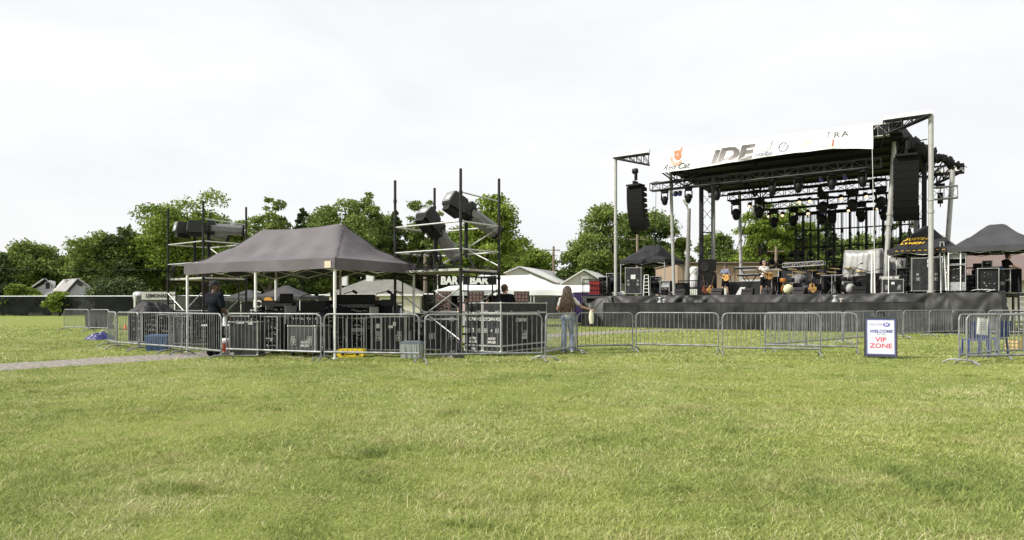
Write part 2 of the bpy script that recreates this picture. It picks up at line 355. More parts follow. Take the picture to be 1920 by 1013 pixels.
TR = [  # px, top, width px, distance, kind, label
 (6, 478, 70, 88, 'conifer', 'very dark evergreen at the left edge of the picture behind the scrim fence'),
 (42, 452, 100, 100, 'round', 'broad rounded green tree behind the white houses at far left'),
 (98, 462, 80, 104, 'round', 'rounded green tree right of the broad one, above the white houses'),
 (146, 455, 50, 108, 'conifer', 'dark narrow evergreen just right of the white houses'),
 (188, 436, 96, 96, 'round', 'mid green tree right of the white houses with bushy low crown'),
 (232, 428, 104, 98, 'sparse', 'dark green tree left of the left scaffold tower'),
 (308, 385, 110, 100, 'round', 'bright light green oak behind the left scaffold posts'),
 (385, 360, 120, 104, 'round', 'tallest light green oak behind the left pair of follow spots'),
 (440, 430, 90, 112, 'round', 'mid green tree filling the gap right of the left follow spots'),
 (505, 362, 84, 96, 'sparse', 'tree with thin spiky top above the left end of the large canopy'),
 (600, 402, 90, 106, 'round', 'mid green tree behind the long ridge of the large canopy'),
 (455, 415, 70, 108, 'round', 'light green tree directly right of the left scaffold'),
 (728, 405, 84, 110, 'round', 'mid green tree right behind the tall loose crowned one'),
 (782, 410, 70, 112, 'sparse', 'mid green loose tree behind the left spot of the right scaffold'),
 (568, 390, 72, 100, 'conifer', 'dark pointed evergreen behind the ridge of the large canopy'),
 (545, 430, 110, 112, 'round', 'low green tree behind the ridge of the large canopy'),
 (638, 376, 100, 98, 'round', 'mid green tree just behind the right peak of the large canopy'),
 (682, 357, 96, 102, 'sparse', 'tall loose crowned tree between large canopy and right scaffold'),
 (742, 395, 60, 100, 'conifer', 'dark evergreen behind the left post of the right scaffold'),
 (795, 366, 88, 108, 'sparse', 'thin topped tree behind the left spot of the right scaffold'),
 (838, 430, 110, 110, 'round', 'mid green tree behind the middle of the right scaffold'),
 (925, 360, 98, 84, 'tall', 'tall light green tree at the right post of the right scaffold'),
 (884, 415, 90, 92, 'tall', 'light green tree lower and left of the tall one at the right scaffold'),
 (1003, 467, 74, 104, 'round', 'small light green tree above the white metal barns'),
 (965, 478, 60, 112, 'round', 'small green tree touching the left of the white barn roof'),
 (1104, 440, 82, 84, 'round', 'round mid green tree left of the left speaker array pole'),
 (1150, 385, 108, 90, 'round', 'large green tree behind the left speaker array'),
 (1218, 396, 104, 92, 'round', 'green tree right behind the left speaker array and lamp post'),
 (1268, 425, 60, 94, 'round', 'green tree touching the floodlight pole from the left'),
 (1342, 438, 82, 88, 'round', 'round green tree seen between the stage masts and the white pole'),
 (1428, 372, 96, 78, 'sparse', 'large light green tree seen through the middle of the stage'),
 (1474, 385, 92, 80, 'round', 'light green tree seen left of the video wall frame'),
 (1400, 455, 60, 84, 'round', 'low light green tree behind the white rear pole of the stage'),
 (1552, 405, 62, 84, 'conifer', 'dark evergreen seen through the video wall frame'),
 (1532, 440, 80, 92, 'round', 'mid green tree seen through the left of the video wall frame'),
 (1610, 440, 96, 96, 'round', 'mid green tree seen through the right of the video wall frame'),
 (1690, 402, 84, 74, 'sparse', 'sparse dark tree seen beneath the right speaker array'),
 (1665, 445, 80, 90, 'round', 'mid green tree low behind the right front stage leg'),
 (1832, 462, 60, 92, 'round', 'small green tree under the eave of the plain black canopy at right'),
]
for i, (px, top, w, d, k, lb) in enumerate(TR):
    tree('conifer_tree' if k == 'conifer' else 'leafy_tree', lb, px, top, w, d, k, 100 + i, 1.25 if w > 90 else 1.0, low=.12 if k == 'round' else .16)
for i, (px, top, w, d, lb) in enumerate([(38, 533, 46, 86, 'light green rounded bush behind the scrim fence left of the houses'), (112, 548, 40, 84, 'low light green bush in front of the second white house'),
        (215, 520, 90, 88, 'low dark green bush behind the scrim fence right of the houses')]):
    tree('bush', lb, px, top, w, d, 'round', 300 + i, .55, low=.05, group='bushes behind the scrim fence')
# a far-off belt of woodland reads as one mass
def woods():
    rg = np.random.default_rng(77); V = []; n = 90000
    x = rg.uniform(-118, 112, n); y = 128 + rg.uniform(-6, 8, n); px = CX + x / 128 * F
    base = np.interp(px, [-200, 130, 165, 250, 420, 700, 960, 1005, 1030, 1062, 1090, 1270, 1290, 1310, 1390, 1500, 1700, 1760, 1815, 2100], [9, 9, 12, 13, 13.5, 13.5, 12, 9, 5, 5, 10, 10, 7, 8, 9, 12.5, 12, 8, 7, 6])
    hh = base * (1 + .16 * sm_noise(x, y * .2, .16, 3) + .1 * sm_noise(x, y * .3, .6, 5) + .05 * rg.normal(0, 1, n))
    z = hh * rg.uniform(0, 1, n) ** .75; P = np.stack([x, y, z], 1)
    nrm = rg.normal(0, 1, (n, 3)); nrm /= np.linalg.norm(nrm, axis=1)[:, None]; t1 = np.cross(nrm, rg.normal(0, 1, (n, 3))); t1 /= np.linalg.norm(t1, axis=1)[:, None]; t2 = np.cross(nrm, t1)
    s = rg.uniform(.3, .75, n)[:, None]; V = np.stack([P + t1 * s, P + t2 * s * .6, P - t1 * s, P - t2 * s * .6], 1).reshape(-1, 3)
    k = np.arange(n) * 4
    o = tri_mesh('distant_woods', V, np.stack([k, k + 1, k + 2, k + 3], 1), green[2], np.clip(rg.beta(2, 2, n) + .2 * np.sin(x * .5), 0, 1), None, 4)
    props(o, 'far belt of dark woodland behind the nearer trees', 'woods', kind='stuff')
woods()
# ================================================================ CROWD BARRICADES
def barricade(P0, P1, label, tw=1, group='steel crowd barricades'):
    """P0,P1: ground points of its two uprights."""
    P0 = Vector((P0[0], P0[1])); P1 = Vector((P1[0], P1[1])); Lh = (P1 - P0).length; d = P1 - P0
    T = thing('crowd_barricade', label, 'barricade', (P0.x, P0.y, 0), math.atan2(d.y, d.x), group); rj = random.Random(int(P0.x * 1000)); T.rotation_euler.x = R(rj.uniform(-1.6, 1.6))
    r = .019; H = 1.08; zb = .2; c = .13
    fr = [(0, 0, .1), (0, 0, H - c)] + [(c - c * math.cos(a), 0, H - c + c * math.sin(a)) for a in (R(22), R(45), R(68), R(90))]
    fr += [(Lh - c + c * math.sin(a), 0, H - c + c * math.cos(a)) for a in (0, R(22), R(45), R(68), R(90))] + [(Lh, 0, .1)]
    b = MB(); b.path(fr, r, 8); b.tube((0, 0, zb), (Lh, 0, zb), r * .95, 8); b.build('frame', steel, T)
    n = max(4, int(round(Lh / .118))); b = MB()
    for i in range(1, n): b.path([(Lh * i / n, 0, zb), (Lh * i / n + rj.gauss(0, .003), rj.gauss(0, .004), .62), (Lh * i / n, 0, H - .012)], .0075, 5)
    b.build('bars', steel, T)
    for x in (0.0, Lh):
        b = MB(); w = .33; b.path([(x, -w, .012), (x, -w + .1, .075), (x, -w + .17, .1), (x, w - .17, .1), (x, w - .1, .075), (x, w, .012)], .019, 7); b.build('foot', steel, T)
    for z in (.33, .86):
        b = MB(); b.path([(Lh, 0, z), (Lh + .045, 0, z), (Lh + .05, 0, z - .07)], .009, 5); b.build('hook', steel, T)
    return T
BR = [ # x0,s0,x1,s1
 (120, 36.8, 166, 38.3, 'steel barricade at the far left end of the row, on the open grass'),
 (168, 38.4, 203, 39.6, 'steel barricade second from the far left, ending by the blue tarp'),
 (203.5, 60.5, 219, 63.5, 'narrow-looking end-on steel barricade right of the blue tarp'),
 (220, 63.6, 260, 66.8, 'steel barricade between the end-on one and the left scaffold'),
 (263, 67, 341, 72, 'steel barricade in front of the blue storage tub'),
 (318, 70.5, 415, 79, 'steel barricade in front of the man in black at the left canopy corner'),
 (425, 75.5, 602, 80.8, 'steel barricade in front of the upright grey panelled case under the canopy'),
 (608.5, 80.8, 786, 83.2, 'steel barricade in front of the yellow case'),
 (797, 85.6, 1016, 82.2, 'long steel barricade in front of the stencilled spotlight cases'),
 (1022, 80.8, 1079, 70.6, 'steel barricade turned away, in front of the woman in jeans'),
 (1083, 70.2, 1186.5, 68.3, 'steel barricade the woman rests her hand on'),
 (1193, 66.8, 1347, 70.1, 'steel barricade in front of the muddy track, left of the overlapping pair'),
 (1354.6, 72.8, 1537.6, 75.6, 'nearer steel barricade of the overlapping pair left of the welcome sign'),
 (1434, 68.2, 1607, 71.6, 'farther steel barricade of the overlapping pair left of the welcome sign'),
 (1434.5, 67.6, 1509, 62.2, 'steel barricade receding from the back barricade of the overlapping pair'),
 (1511, 62, 1580, 57.2, 'second steel barricade of the receding line left of the welcome sign'),
 (1582, 57, 1640, 52.6, 'steel barricade of the receding line partly behind the welcome sign'),
 (1642, 51, 1692, 48.6, 'steel barricade just right of the welcome sign, far side'),
 (1694, 48.4, 1742, 46, 'steel barricade in front of the right white stage pole'),
 (1743.5, 45.8, 1785, 44.6, 'steel barricade before the stage skirt, right of the white pole'),
 (1787, 44.6, 1847, 43.9, 'steel barricade before the right end of the stage skirt'),
 (1853.7, 45, 1940, 46.5, 'steel barricade in front of the stage steps at right'),
 (1798.7, 85.8, 1870, 78.5, 'near steel barricade at right, farther of the two crossing at the corner'),
 (1813, 87.2, 2012, 84.5, 'near steel barricade running out of the right edge of the picture, paper notice on it'),
 (1873, 78.2, 2030, 75.2, 'steel barricade behind the paper notice, running out at the right edge'),
 (700, 52, 770, 52, 'steel barricade behind the right scaffold tower'),
 (800, 56, 862, 56, 'steel barricade seen between scaffold braces, left of the stencilled cases'),
]
for a in BR: barricade(G(a[0], a[1]), G(a[2], a[3]), a[4])
# paper notice zip-tied on the near barricade
px, py = G(1840, 86.2); T = thing('paper_notice', 'white paper notice fixed on the near barricade at right', 'notice', (px, py - .03, .66), R(2))
b = MB(); b.grid(lambda u, v: (-.13 + .26 * u + .02 * v, -.012 * math.sin(u * 5), -.03 * u + .36 * v), 6, 6); b.build('sheet', white, T)
b = MB(); [b.box(-.08, .08, -.021, -.019, z, z + .012) for z in (.1, .15, .2, .25)]; b.build('printed_lines', M('grey print', (.4, .4, .42)), T)
# ================================================================ SCAFFOLD TOWERS
def scaffold(name, label, fx, fy, rz, mirror=1):
    """origin = front post; local +x along the short frame, local +y along the long braces"""
    T = thing(name, label, 'scaffold', (fx, fy, 0), rz); X = 1.55; Y = 2.42; top = 4.72
    posts = [(0, 0), (X, 0), (0, Y), (X, Y)]
    for i, (x, y) in enumerate(posts):
        b = MB(); b.tube((x, y, .02), (x, y, top if i else top + .03), .026, 8)
        for z in (.9, 1.98, 2.12, 3.4, 4.1): b.tube((x, y, z), (x, y, z + .09), .034, 8)
        b.cbox((x, y, .012), (.15, .15, .024)); b.build('post', rust, T)
    for y in (0, Y):                       # welded frame
        b = MB()
        b.tube((0, y, .55), (X, y, .55), .02, 6)
        b.tube((.28, y, .1), (.28, y, 2.02), .016, 6); b.tube((X - .28, y, .1), (X - .28, y, 2.02), .016, 6)
        for z in (.3, .75, 1.05, 1.35, 1.65):
            b.tube((0, y, z), (.28, y, z), .012, 5); b.tube((X, y, z), (X - .28, y, z), .012, 5)
        b.tube((0, y, 2.14), (X, y, 2.14), .024, 6); b.tube((0, y, 2.02), (X, y, 2.02), .016, 6)
        for k in range(1, 5): b.tube((X * k / 5, y, 2.02), (X * k / 5, y, 2.14), .01, 5)
        b.build('end_frame', rust, T)
    for x in (0, X):
        for (z0, z1) in ((.4, 1.72), (1.72, .4)):
            b = MB(); b.tube((x - .03 + (.02 if z0 < 1 else 0), 0, z0), (x - .03 + (.02 if z0 < 1 else 0), Y, z1), .015, 6); b.build('cross_brace', alum, T)
    b = MB(); b.tube((X, 0, 2.35), (X, Y, 3.4), .015, 6); b.tube((X + .02, 0, 3.4), (X + .02, Y, 2.35), .015, 6); b.build('cross_brace', alum, T)
    for (x0, y0, x1, y1) in ((0, 0, X, 0), (0, 0, 0, Y), (X, 0, X, Y), (0, Y, X, Y)):
        for z in (2.72, 3.42):
            b = MB(); b.tube((x0, y0, z), (x1, y1, z), .016, 6); b.build('guard_rail', alum, T)
    b = MB(); b.tube((0, 0, 4.16), (X, 0, 4.1), .014, 6); b.build('guard_rail', alum, T)
    for k in range(5):
        b = MB(); x0 = .04 + k * (X - .06) / 5; b.box(x0, x0 + .27, .02, Y - .02, 2.17, 2.23); 
        b.build('deck_plank', M('aluminium deck plank', (.45, .45, .42), .6, .3, .15, 5) if k in (0, 4) else wood, T)
    return T
SRZ = math.atan2(.79, .61)  # short side direction
# local x along (.61,.79); local y must be (-.79,.61): a plain rotation
scR = scaffold('scaffold_tower', 'tall scaffold tower right of the large canopy, two tilted spotlights on its deck', -1.3, 17.3, SRZ)
scL = scaffold('scaffold_tower', 'scaffold tower left of the large canopy, two level spotlights on its deck', -10.25, 22.66, SRZ)
# ladder of the frames is part of them; cable coils hang on the rails
def coil(label, loc, r=.17, n=4, rz=0):
    o = None; rnd = random.Random(int(loc[0] * 100)); b = MB()
    for k in range(n):
        rr = r * rnd.uniform(.8, 1.1); e = rnd.uniform(.9, 1.5)
        b.path([(rr * math.cos(t / 14 * 6.283) , .02 * k + .012 * math.sin(t), -rr * e + rr * e * math.sin(t / 14 * 6.283)) for t in range(15)], .009, 5)
    o = b.build('cable_coil', blkplas); o.location = loc; o.rotation_euler = (0, 0, rz)
    return props(o, label, 'cable', 'cable coils on the scaffold rails')
def onscaf(sc, x, y, z): c, s = math.cos(SRZ), math.sin(SRZ); l = sc.location; return (l.x + c * x - s * y, l.y + s * x + c * y, z)
for i, (y, lb) in enumerate([(.8, 'right black cable coil hanging on the rail of the right scaffold'), (1.15, 'middle black cable coil on the rail of the right scaffold'), (1.6, 'left black cable coil on the rail of the right scaffold')]):
    coil(lb, onscaf(scR, -.04, y, 2.7), .2, 5, SRZ + R(90))
coil('black cable coil hanging on the left scaffold beside its left post', onscaf(scL, -.04, 2.0, 2.7), .22, 6, SRZ + R(90))
b = MB(); rr = random.Random(9)
for k in range(7):
    x0 = rr.uniform(.2, 1.2); y0 = rr.uniform(.2, 2); b.path([(x0 + .3 * math.sin(j * 1.3 + k), y0 + .25 * math.cos(j * 1.1 + k * 2) , 2.245 + .02 * (j % 2) + .02 * k) for j in range(8)], .012, 5)
o = b.build('cable_heap', blkplas); o.location = scR.location; o.rotation_euler = (0, 0, SRZ); props(o, 'heap of loose black cable on the deck of the right scaffold', 'cable')
# ================================================================ FOLLOW SPOTS
spotg = M('dark grey enamel', (.02, .02, .021), .55, .1, .2, 6); spotl = M('ribbed grey aluminium', (.17, .17, .17), .5, .3, .2, 8)
def followspot(label, base, rz, tilt, hz=1.05):
    """stand foot at base; barrel points along local +x, tilted (negative = nose down)"""
    T = thing('follow_spotlight', label, 'spotlight', base, rz, 'follow spotlights on the scaffold towers')
    b = MB(); b.tube((0, 0, .35), (0, 0, hz - .22), .035, 8); b.tube((0, 0, .5), (0, 0, .62), .05, 8)
    st = b.build('stand', blk, T)
    for k in range(3):
        a = k * 2.094 + .4; b = MB(); b.tube((.03 * math.cos(a), .03 * math.sin(a), .48), (.5 * math.cos(a), .5 * math.sin(a), .02), .02, 6); b.ball((.5 * math.cos(a), .5 * math.sin(a), .03), .035, 8); b.build('leg', blk, st)
    b = MB(); b.path([(0, -.25, hz + .02), (0, -.25, hz - .2), (0, .25, hz - .2), (0, .25, hz + .02)], .022, 6); b.build('yoke', blk, T)
    m = Matrix.Translation((0, 0, hz)) @ Matrix.Rotation(-R(tilt), 4, 'Y')
    b = MB(); b.prism([(-.66, -.15), (-.62, .22), (-.2, .22), (-.12, .14), (-.12, -.16), (-.6, -.2)], -.2, .2, m)
    for k in range(6): b.cbox(m @ Vector((-.52 + k * .07, 0, .225)), (.02, .3, .02), m.to_3x3().to_4x4())
    lh = b.build('lamp_house', spotg, T)
    m3 = m @ Matrix.Translation((-.643, 0, .035)) @ Matrix.Rotation(R(6.2), 4, 'Y'); b = MB(); b.box(-.03, .0, -.18, .18, -.16, .16, m3); b.build('rear_panel', M('satin grey panel', (.2, .2, .2), .5), lh)
    b = MB(); b.box(-.036, -.031, -.13, .05, -.1, .03, m3); b.build('label_plate', M('pale blue label', (.5, .6, .62)), lh)
    b = MB(); b.box(-.6, -.15, -.15, .15, -.33, -.2, m); b.box(-.1, .2, -.13, .13, -.22, -.12, m); b.build('ballast_box', blk, T)
    b = MB(); b.box(-.12, .22, -.15, .15, -.12, .17, m); b.prism([(-.05, .17), (.0, .3), (.16, .3), (.22, .17)], -.1, .1, m); b.build('colour_changer', spotg, T)
    b = MB(); pts = [(.185 * math.cos(t * math.pi / 4 + .39), .2 * math.sin(t * math.pi / 4 + .39)) for t in range(8)]
    vs = [m @ Vector((x, y, z)) for x in (.1, 1.1) for y, z in pts]; b.add(vs, [tuple(range(8)), tuple(range(15, 7, -1))] + [(k, (k + 1) % 8, 8 + (k + 1) % 8, 8 + k) for k in range(8)])
    for k in range(8): b.cbox(m @ Vector((.3 + k * .1, 0, .185)), (.05, .12, .012), m.to_3x3().to_4x4())
    b.build('barrel', spotl, T, fixn=True)
    b = MB(); b.tube(m @ Vector((1.1, 0, 0)), m @ Vector((1.16, 0, 0)), .17, 16); b.build('lens_hood', blk, T)
    b = MB(); b.tube(m @ Vector((.05, -.2, .02)), m @ Vector((-.02, -.34, .05)), .012, 6); b.ball(m @ Vector((-.02, -.34, .05)), .025, 8); b.build('iris_handle', blk, T)
    return T
# right tower: both parked nose down; left tower: nearly level
followspot('left tilted follow spotlight on the right scaffold, nose steeply down', onscaf(scR, .95, 1.8, 2.23), R(52), -43, 1.2)
followspot('right tilted follow spotlight on the right scaffold, box end raised highest', onscaf(scR, 1.0, .7, 2.23), R(38), -27, 1.62)
followspot('left follow spotlight on the left scaffold, mostly hiding its barrel', onscaf(scL, .7, 1.9, 2.23), R(42), -6, 1.72)
followspot('right follow spotlight on the left scaffold, long barrel level', onscaf(scL, .7, .95, 2.23), R(20), -2, 1.74)
# ================================================================ POP-UP CANOPIES
def fabric(name, col, col2=None): return M(name, col, .8, 0, .1, 1.6, .7, 3.5, col2=col2, spec=.3)
def canopy(name, label, loc, rz, Lx, Wy, eave, peak, ridge, mat, legz=0., legmat=white, drop=.24, midlegs=False, flare=.0, group=None, seed=1, pw=1.55, wr=.012, frame=True):
    """origin = front-left corner, local x along the front, y to the back"""
    T = thing(name, label, 'canopy', (loc[0], loc[1], legz), rz, group); rnd = random.Random(seed)
    e = eave - legz; pk = peak - legz; a0 = (Lx - ridge) / 2
    ph = [rnd.uniform(0, 6) for _ in range(6)]
    def hgt(x, y):
        t = max(0, min(1, min(y / (Wy / 2), (Wy - y) / (Wy / 2), x / a0, (Lx - x) / a0)))
        cr_ = sum((1 - abs(math.sin(math.atan2(y - qy, x - qx) * 11 + ph[4])) ** .5) * math.exp(-math.hypot(x - qx, y - qy) * 1.1) for qx, qy in ((a0, Wy / 2), (Lx - a0, Wy / 2)) if (x - qx) * (-1 if qx < Lx / 2 else 1) < 0)
        w = wr * (1.3 * cr_ + math.sin(x * 7 + ph[0] + y * 3) + math.sin(x * 3 - y * 6 + ph[1]) + .6 * math.sin(x * 15 + ph[2]) * math.sin(y * 9))
        rs = .06 * math.sin(math.pi * max(0, min(1, (x - a0) / max(ridge, .1)))) if ridge > 1 else 0
        return e + (pk - e) * (t ** pw) - rs * t + w * math.sin(math.pi * t)
    nx = max(14, int(Lx / .12)); ny = max(14, int(Wy / .12))
    b = MB(); b.grid(lambda u, v: (Lx * u, Wy * v, hgt(Lx * u, Wy * v)), nx, ny)
    vs, fs = b.v, b.f
    o = len(vs)                       # underside, so the cloth has thickness
    cl = b.build('canopy_top', mat, T)
    for (cx_, cy_, px_) in () if not midlegs else ((0, 0, a0), (Lx, 0, Lx - a0), (0, Wy, a0), (Lx, Wy, Lx - a0)):
        q_ = MB(); q_.path([(cx_ + (px_ - cx_) * t / 12, cy_ + (Wy / 2 - cy_) * t / 12, hgt(cx_ + (px_ - cx_) * t / 12, cy_ + (Wy / 2 - cy_) * t / 12) + .008) for t in range(13)], .009, 4); q_.build('hip_seam', mat, T)
    b = MB()
    def val(p, q, nrm, ln):
        n = max(10, int(ln / .12))
        def fn(u, v):
            x = p[0] + (q[0] - p[0]) * u; y = p[1] + (q[1] - p[1]) * u
            bow = .02 * math.sin(u * ln * 3.1 + ph[3]) * v + .01 * v; sg = (.03 * math.sin(math.pi * ((u * 2) % 1)) if midlegs else .05 * math.sin(math.pi * u))
            return (x + nrm[0] * bow, y + nrm[1] * bow, e + hgt(x, y) * 0 - v * drop - sg * (1 - v) * 0 + .015 * math.sin(u * ln * 2 + ph[4]) * v)
        b.grid(fn, n, 3)
    val((0, 0), (Lx, 0), (0, -1), Lx); val((Lx, 0), (Lx, Wy), (1, 0), Wy); val((Lx, Wy), (0, Wy), (0, 1), Lx); val((0, Wy), (0, 0), (-1, 0), Wy)
    b.build('valance', mat, T)
    xs = [0.06, Lx - .06] + ([Lx / 2] if midlegs else [])
    for x in xs:
        for y in (.06, Wy - .06):
            b = MB(); fx = flare * (-1 if x < .1 else (1 if x > Lx - .1 else 0)); b.tube((x + fx, y, 0.01), (x, y, e - .03), .02, 4); b.cbox((x + fx, y, .015), (.09, .09, .03)); b.tube((x + fx * .5, y, e * .5), (x, y, e - .03), .026, 4); b.build('leg', legmat, T)
    if frame:
        b = MB()
        def sc(p, q, n):
            for k in range(n):
                A = Vector(p).lerp(Vector(q), k / n); B = Vector(p).lerp(Vector(q), (k + 1) / n)
                b.tube((A.x, A.y, e - .06), (B.x, B.y, e - .3), .013, 4); b.tube((A.x, A.y, e - .3), (B.x, B.y, e - .06), .013, 4)
        k = max(2, int(round(Lx / 1.4))); sc((.06, .06), (Lx - .06, .06), k); sc((.06, Wy - .06), (Lx - .06, Wy - .06), k); sc((.06, .06), (.06, Wy - .06), 2); sc((Lx - .06, .06), (Lx - .06, Wy - .06), 2)
        for x in ([a0, Lx - a0] if ridge > .4 else [Lx / 2]):
            b.tube((x, .06, e - .25), (x, Wy / 2 - .08, e + .02), .012, 4); b.tube((x, Wy - .06, e - .25), (x, Wy / 2 + .08, e + .02), .012, 4)
            b.tube((x, Wy / 2, pk - .05), (x, Wy / 2, e - .25), .018, 5)
        b.build('roof_frame', legmat, T)
    return T
blackcan = fabric('faded black canopy cloth', (.115, .104, .11), (.13, .118, .126))
blackcan2 = fabric('black canopy cloth', (.016, .016, .018), (.026, .026, .029))
# large canopy over the mixing position: front-right corner (-4.2,16.2), runs back-left
fl = Vector((-4.2, 16.2)) + 5.5 * Vector((-.88, .476))
big = canopy('pop_up_canopy', 'large faded black canopy with silver legs over the sound mixing desks', (fl.x, fl.y), math.atan2(-.476, .88), 5.5, 3.25, 2.42, 3.52, 2.9, blackcan, midlegs=True, flare=.0, drop=.27, seed=3, pw=1.5, wr=.02)
b = MB(); b.box(5.2, 5.4, -.035, -.032, 2.18, 2.34); b.build('maker_label', M('cream label', (.6, .5, .38)), big)
# ================================================================ FLIGHT CASES AND RACKS
def lblmat(): return M('white tape label', (.62, .62, .6), .7, 0, .1, 20)
def flight_case(label, loc, rz, w, d, h, cast=.1, lid=None, texts=(), latches=True, handles=True, mat=None, group=None, name='flight_case', tapes=(), side_texts=()):
    """origin centre of footprint on the ground; front is local -y"""
    T = thing(name, label, 'case', (loc[0], loc[1], loc[2] if len(loc) > 2 else 0), rz, group); mat = mat or laminate
    z0 = cast; z1 = h; e = .028; b = MB(); b.box(-w/2 + .01, w/2 - .01, -d/2 + .01, d/2 - .01, z0 + .01, z1 - .01); b.build('panels', mat, T)
    b = MB()
    for x in (-1, 1):
        for y in (-1, 1): b.cbox((x * (w/2 - e/2), y * (d/2 - e/2), (z0 + z1) / 2), (e, e, z1 - z0 - .002))
        for z in (z0 + e/2, z1 - e/2): b.cbox((x * (w/2 - e/2), 0, z), (e - .002, d - 2*e, e))
    for y in (-1, 1):
        for z in (z0 + e/2, z1 - e/2): b.cbox((0, y * (d/2 - e/2), z), (w - 2*e, e - .002, e))
        if lid: b.cbox((0, y * (d/2 - .006), z1 - lid), (w - 2*e, .018, .045))
    if lid:
        for x in (-1, 1): b.cbox((x * (w/2 - .006), 0, z1 - lid), (.018, d - 2*e, .045))
    for x in (-1, 1):
        for y in (-1, 1):
            for z in (z0 + .02, z1 - .02): b.ball((x * (w/2 - .016), y * (d/2 - .016), z), .036, 8)
    b.build('edging', alum, T)
    if cast > .03:
        for x in (-1, 1):
            for y in (-1, 1):
                b = MB(); b.tube((x * (w/2 - .09) - .02, y * (d/2 - .09), cast * .48), (x * (w/2 - .09) + .02, y * (d/2 - .09), cast * .48), cast * .47, 10)
                b.cbox((x * (w/2 - .09), y * (d/2 - .09), cast * .8), (.07, .09, cast * .38)); b.build('castor', rubber, T)
    def dish(x, z, s, yy, ax):
        bb = MB()
        def bx(x0, x1, za, zb, a, c):
            if ax == 'y': bb.box(x + x0, x + x1, yy - c, yy - a, z + za, z + zb)
            else: bb.box(yy + a, yy + c, x + x0, x + x1, z + za, z + zb)
        t = .014
        bx(-s, s, s - t, s, -.004, .008); bx(-s, s, -s, -s + t, -.004, .008); bx(-s, -s + t, -s + t, s - t, -.004, .008); bx(s - t, s, -s + t, s - t, -.004, .008)
        bx(-s * .6, s * .6, -.012, .012, .004, .018); bx(-s * .25, s * .25, -s * .6, s * .6, .0, .007)
        return bb
    if latches:
        zl = z1 - lid if lid else (z0 + z1) / 2
        for x in ((-.3, .3) if w > .5 else (0,)): dish(x * w, zl, .055, -d/2, 'y').build('latch', alum, T)
        if d > .9:
            for y in (-.3, .3): dish(y * d, zl, .055, w/2, 'x').build('latch', alum, T)
        elif d > .3: dish(0, zl, .055, w/2, 'x').build('latch', alum, T)
    if handles:
        zh = z0 + (z1 - z0) * .36
        if handles == 'spot':
            for x in (-.17, .17): dish(x, .64, .055, -d/2, 'y').build('handle', alum, T)
        else:
          for x in ((-.28, .28) if w > .7 else (-.0,)): dish(x * w, zh, .075, -d/2, 'y').build('handle', alum, T)
        if d > .4: dish(0, zh, .075, w/2, 'x').build('handle', alum, T)
    for tx in texts:      # (text, size, x, z)
        text_mb(tx[0], tx[1], tx[2], tx[3], -d/2 + .003, bold=.0035, sx=.82, ex=.003).build('stencil', offwhite, T)
    for tx in side_texts:
        mm = Matrix.Translation((w/2 - .005, 0, 0)) @ Matrix.Rotation(R(90), 4, 'Z')
        text_mb(tx[0], tx[1], tx[2], tx[3], 0, bold=.004, sx=.82, ex=.003, mx=mm).build('stencil', offwhite, T)
    for (x, z, a, c) in tapes:
        b = MB(); b.box(x - a/2, x + a/2, -d/2 - .004, -d/2 + .008, z - c/2, z + c/2); b.build('tape_label', lblmat(), T)
    return T
def rack(label, loc, rz, w, d, h, n, cast=.1, seed=1, group=None, name='equipment_rack', frame=None):
    T = thing(name, label, 'rack', (loc[0], loc[1], loc[2] if len(loc) > 2 else 0), rz, group); rnd = random.Random(seed)
    t = .03; z0 = cast; b = MB()
    b.box(-w/2 + .004, -w/2 + t, -d/2 + .01, d/2, z0, h - .004); b.box(w/2 - t, w/2 - .004, -d/2 + .01, d/2, z0, h - .004); b.box(-w/2 + t, w/2 - t, -d/2 + .01, d/2, z0, z0 + t); b.box(-w/2 + t, w/2 - t, -d/2 + .01, d/2, h - t, h - .004); b.box(-w/2 + t, w/2 - t, d/2 - t, d/2 - .01, z0 + t, h - t)
    b.build('cabinet', laminate, T)
    b = MB()
    for x in (-1, 1):
        b.cbox((x * (w/2 - .012), -d/2, (z0 + h) / 2), (.028, .022, h - z0)); b.cbox((x * (w/2 - .012), d/2 - .01, (z0 + h) / 2), (.03, .03, h - z0 - .01))
    for z in (z0 + .012, h - .012): b.cbox((0, -d/2, z), (w - .054, .022, .026))
    for x in (-1, 1): b.cbox((x * (w/2 - .01), 0, h - .012), (.03, d - .05, .028))
    b.build('edging', alum, T)
    hh = (h - z0 - 2 * t) / n
    for k in range(n):
        if rnd.random() < .12: continue
        z = z0 + t + k * hh; b = MB(); b.box(-w/2 + t + .005, w/2 - t - .005, -d/2 + .05 + rnd.uniform(0, .06), d/2 - .08, z + .006, z + hh - .006)
        u = b.build('rack_unit', rnd.choice([blkplas, dsteel, dsteel, greyplas if rnd.random() < .3 else blkplas]), T)
        b = MB(); yy = -d/2 + .045
        for j in range(rnd.randint(4, 9)):
            xx = rnd.uniform(-w/2 + .08, w/2 - .1); b.cbox((xx, yy + .03, z + hh * rnd.uniform(.3, .7)), (rnd.uniform(.01, .06), .05, rnd.uniform(.01, .03)))
        b.build('connectors', rnd.choice([alum, greyplas, offwhite]), u)
    if cast > .03:
        for x in (-1, 1):
            for y in (-1, 1):
                b = MB(); b.tube((x * (w/2 - .09) - .02, y * (d/2 - .09), cast * .48), (x * (w/2 - .09) + .02, y * (d/2 - .09), cast * .48), cast * .47, 10); b.cbox((x * (w/2 - .09), y * (d/2 - .09), cast * .8), (.07, .09, cast * .38)); b.build('castor', rubber, T)
    return T
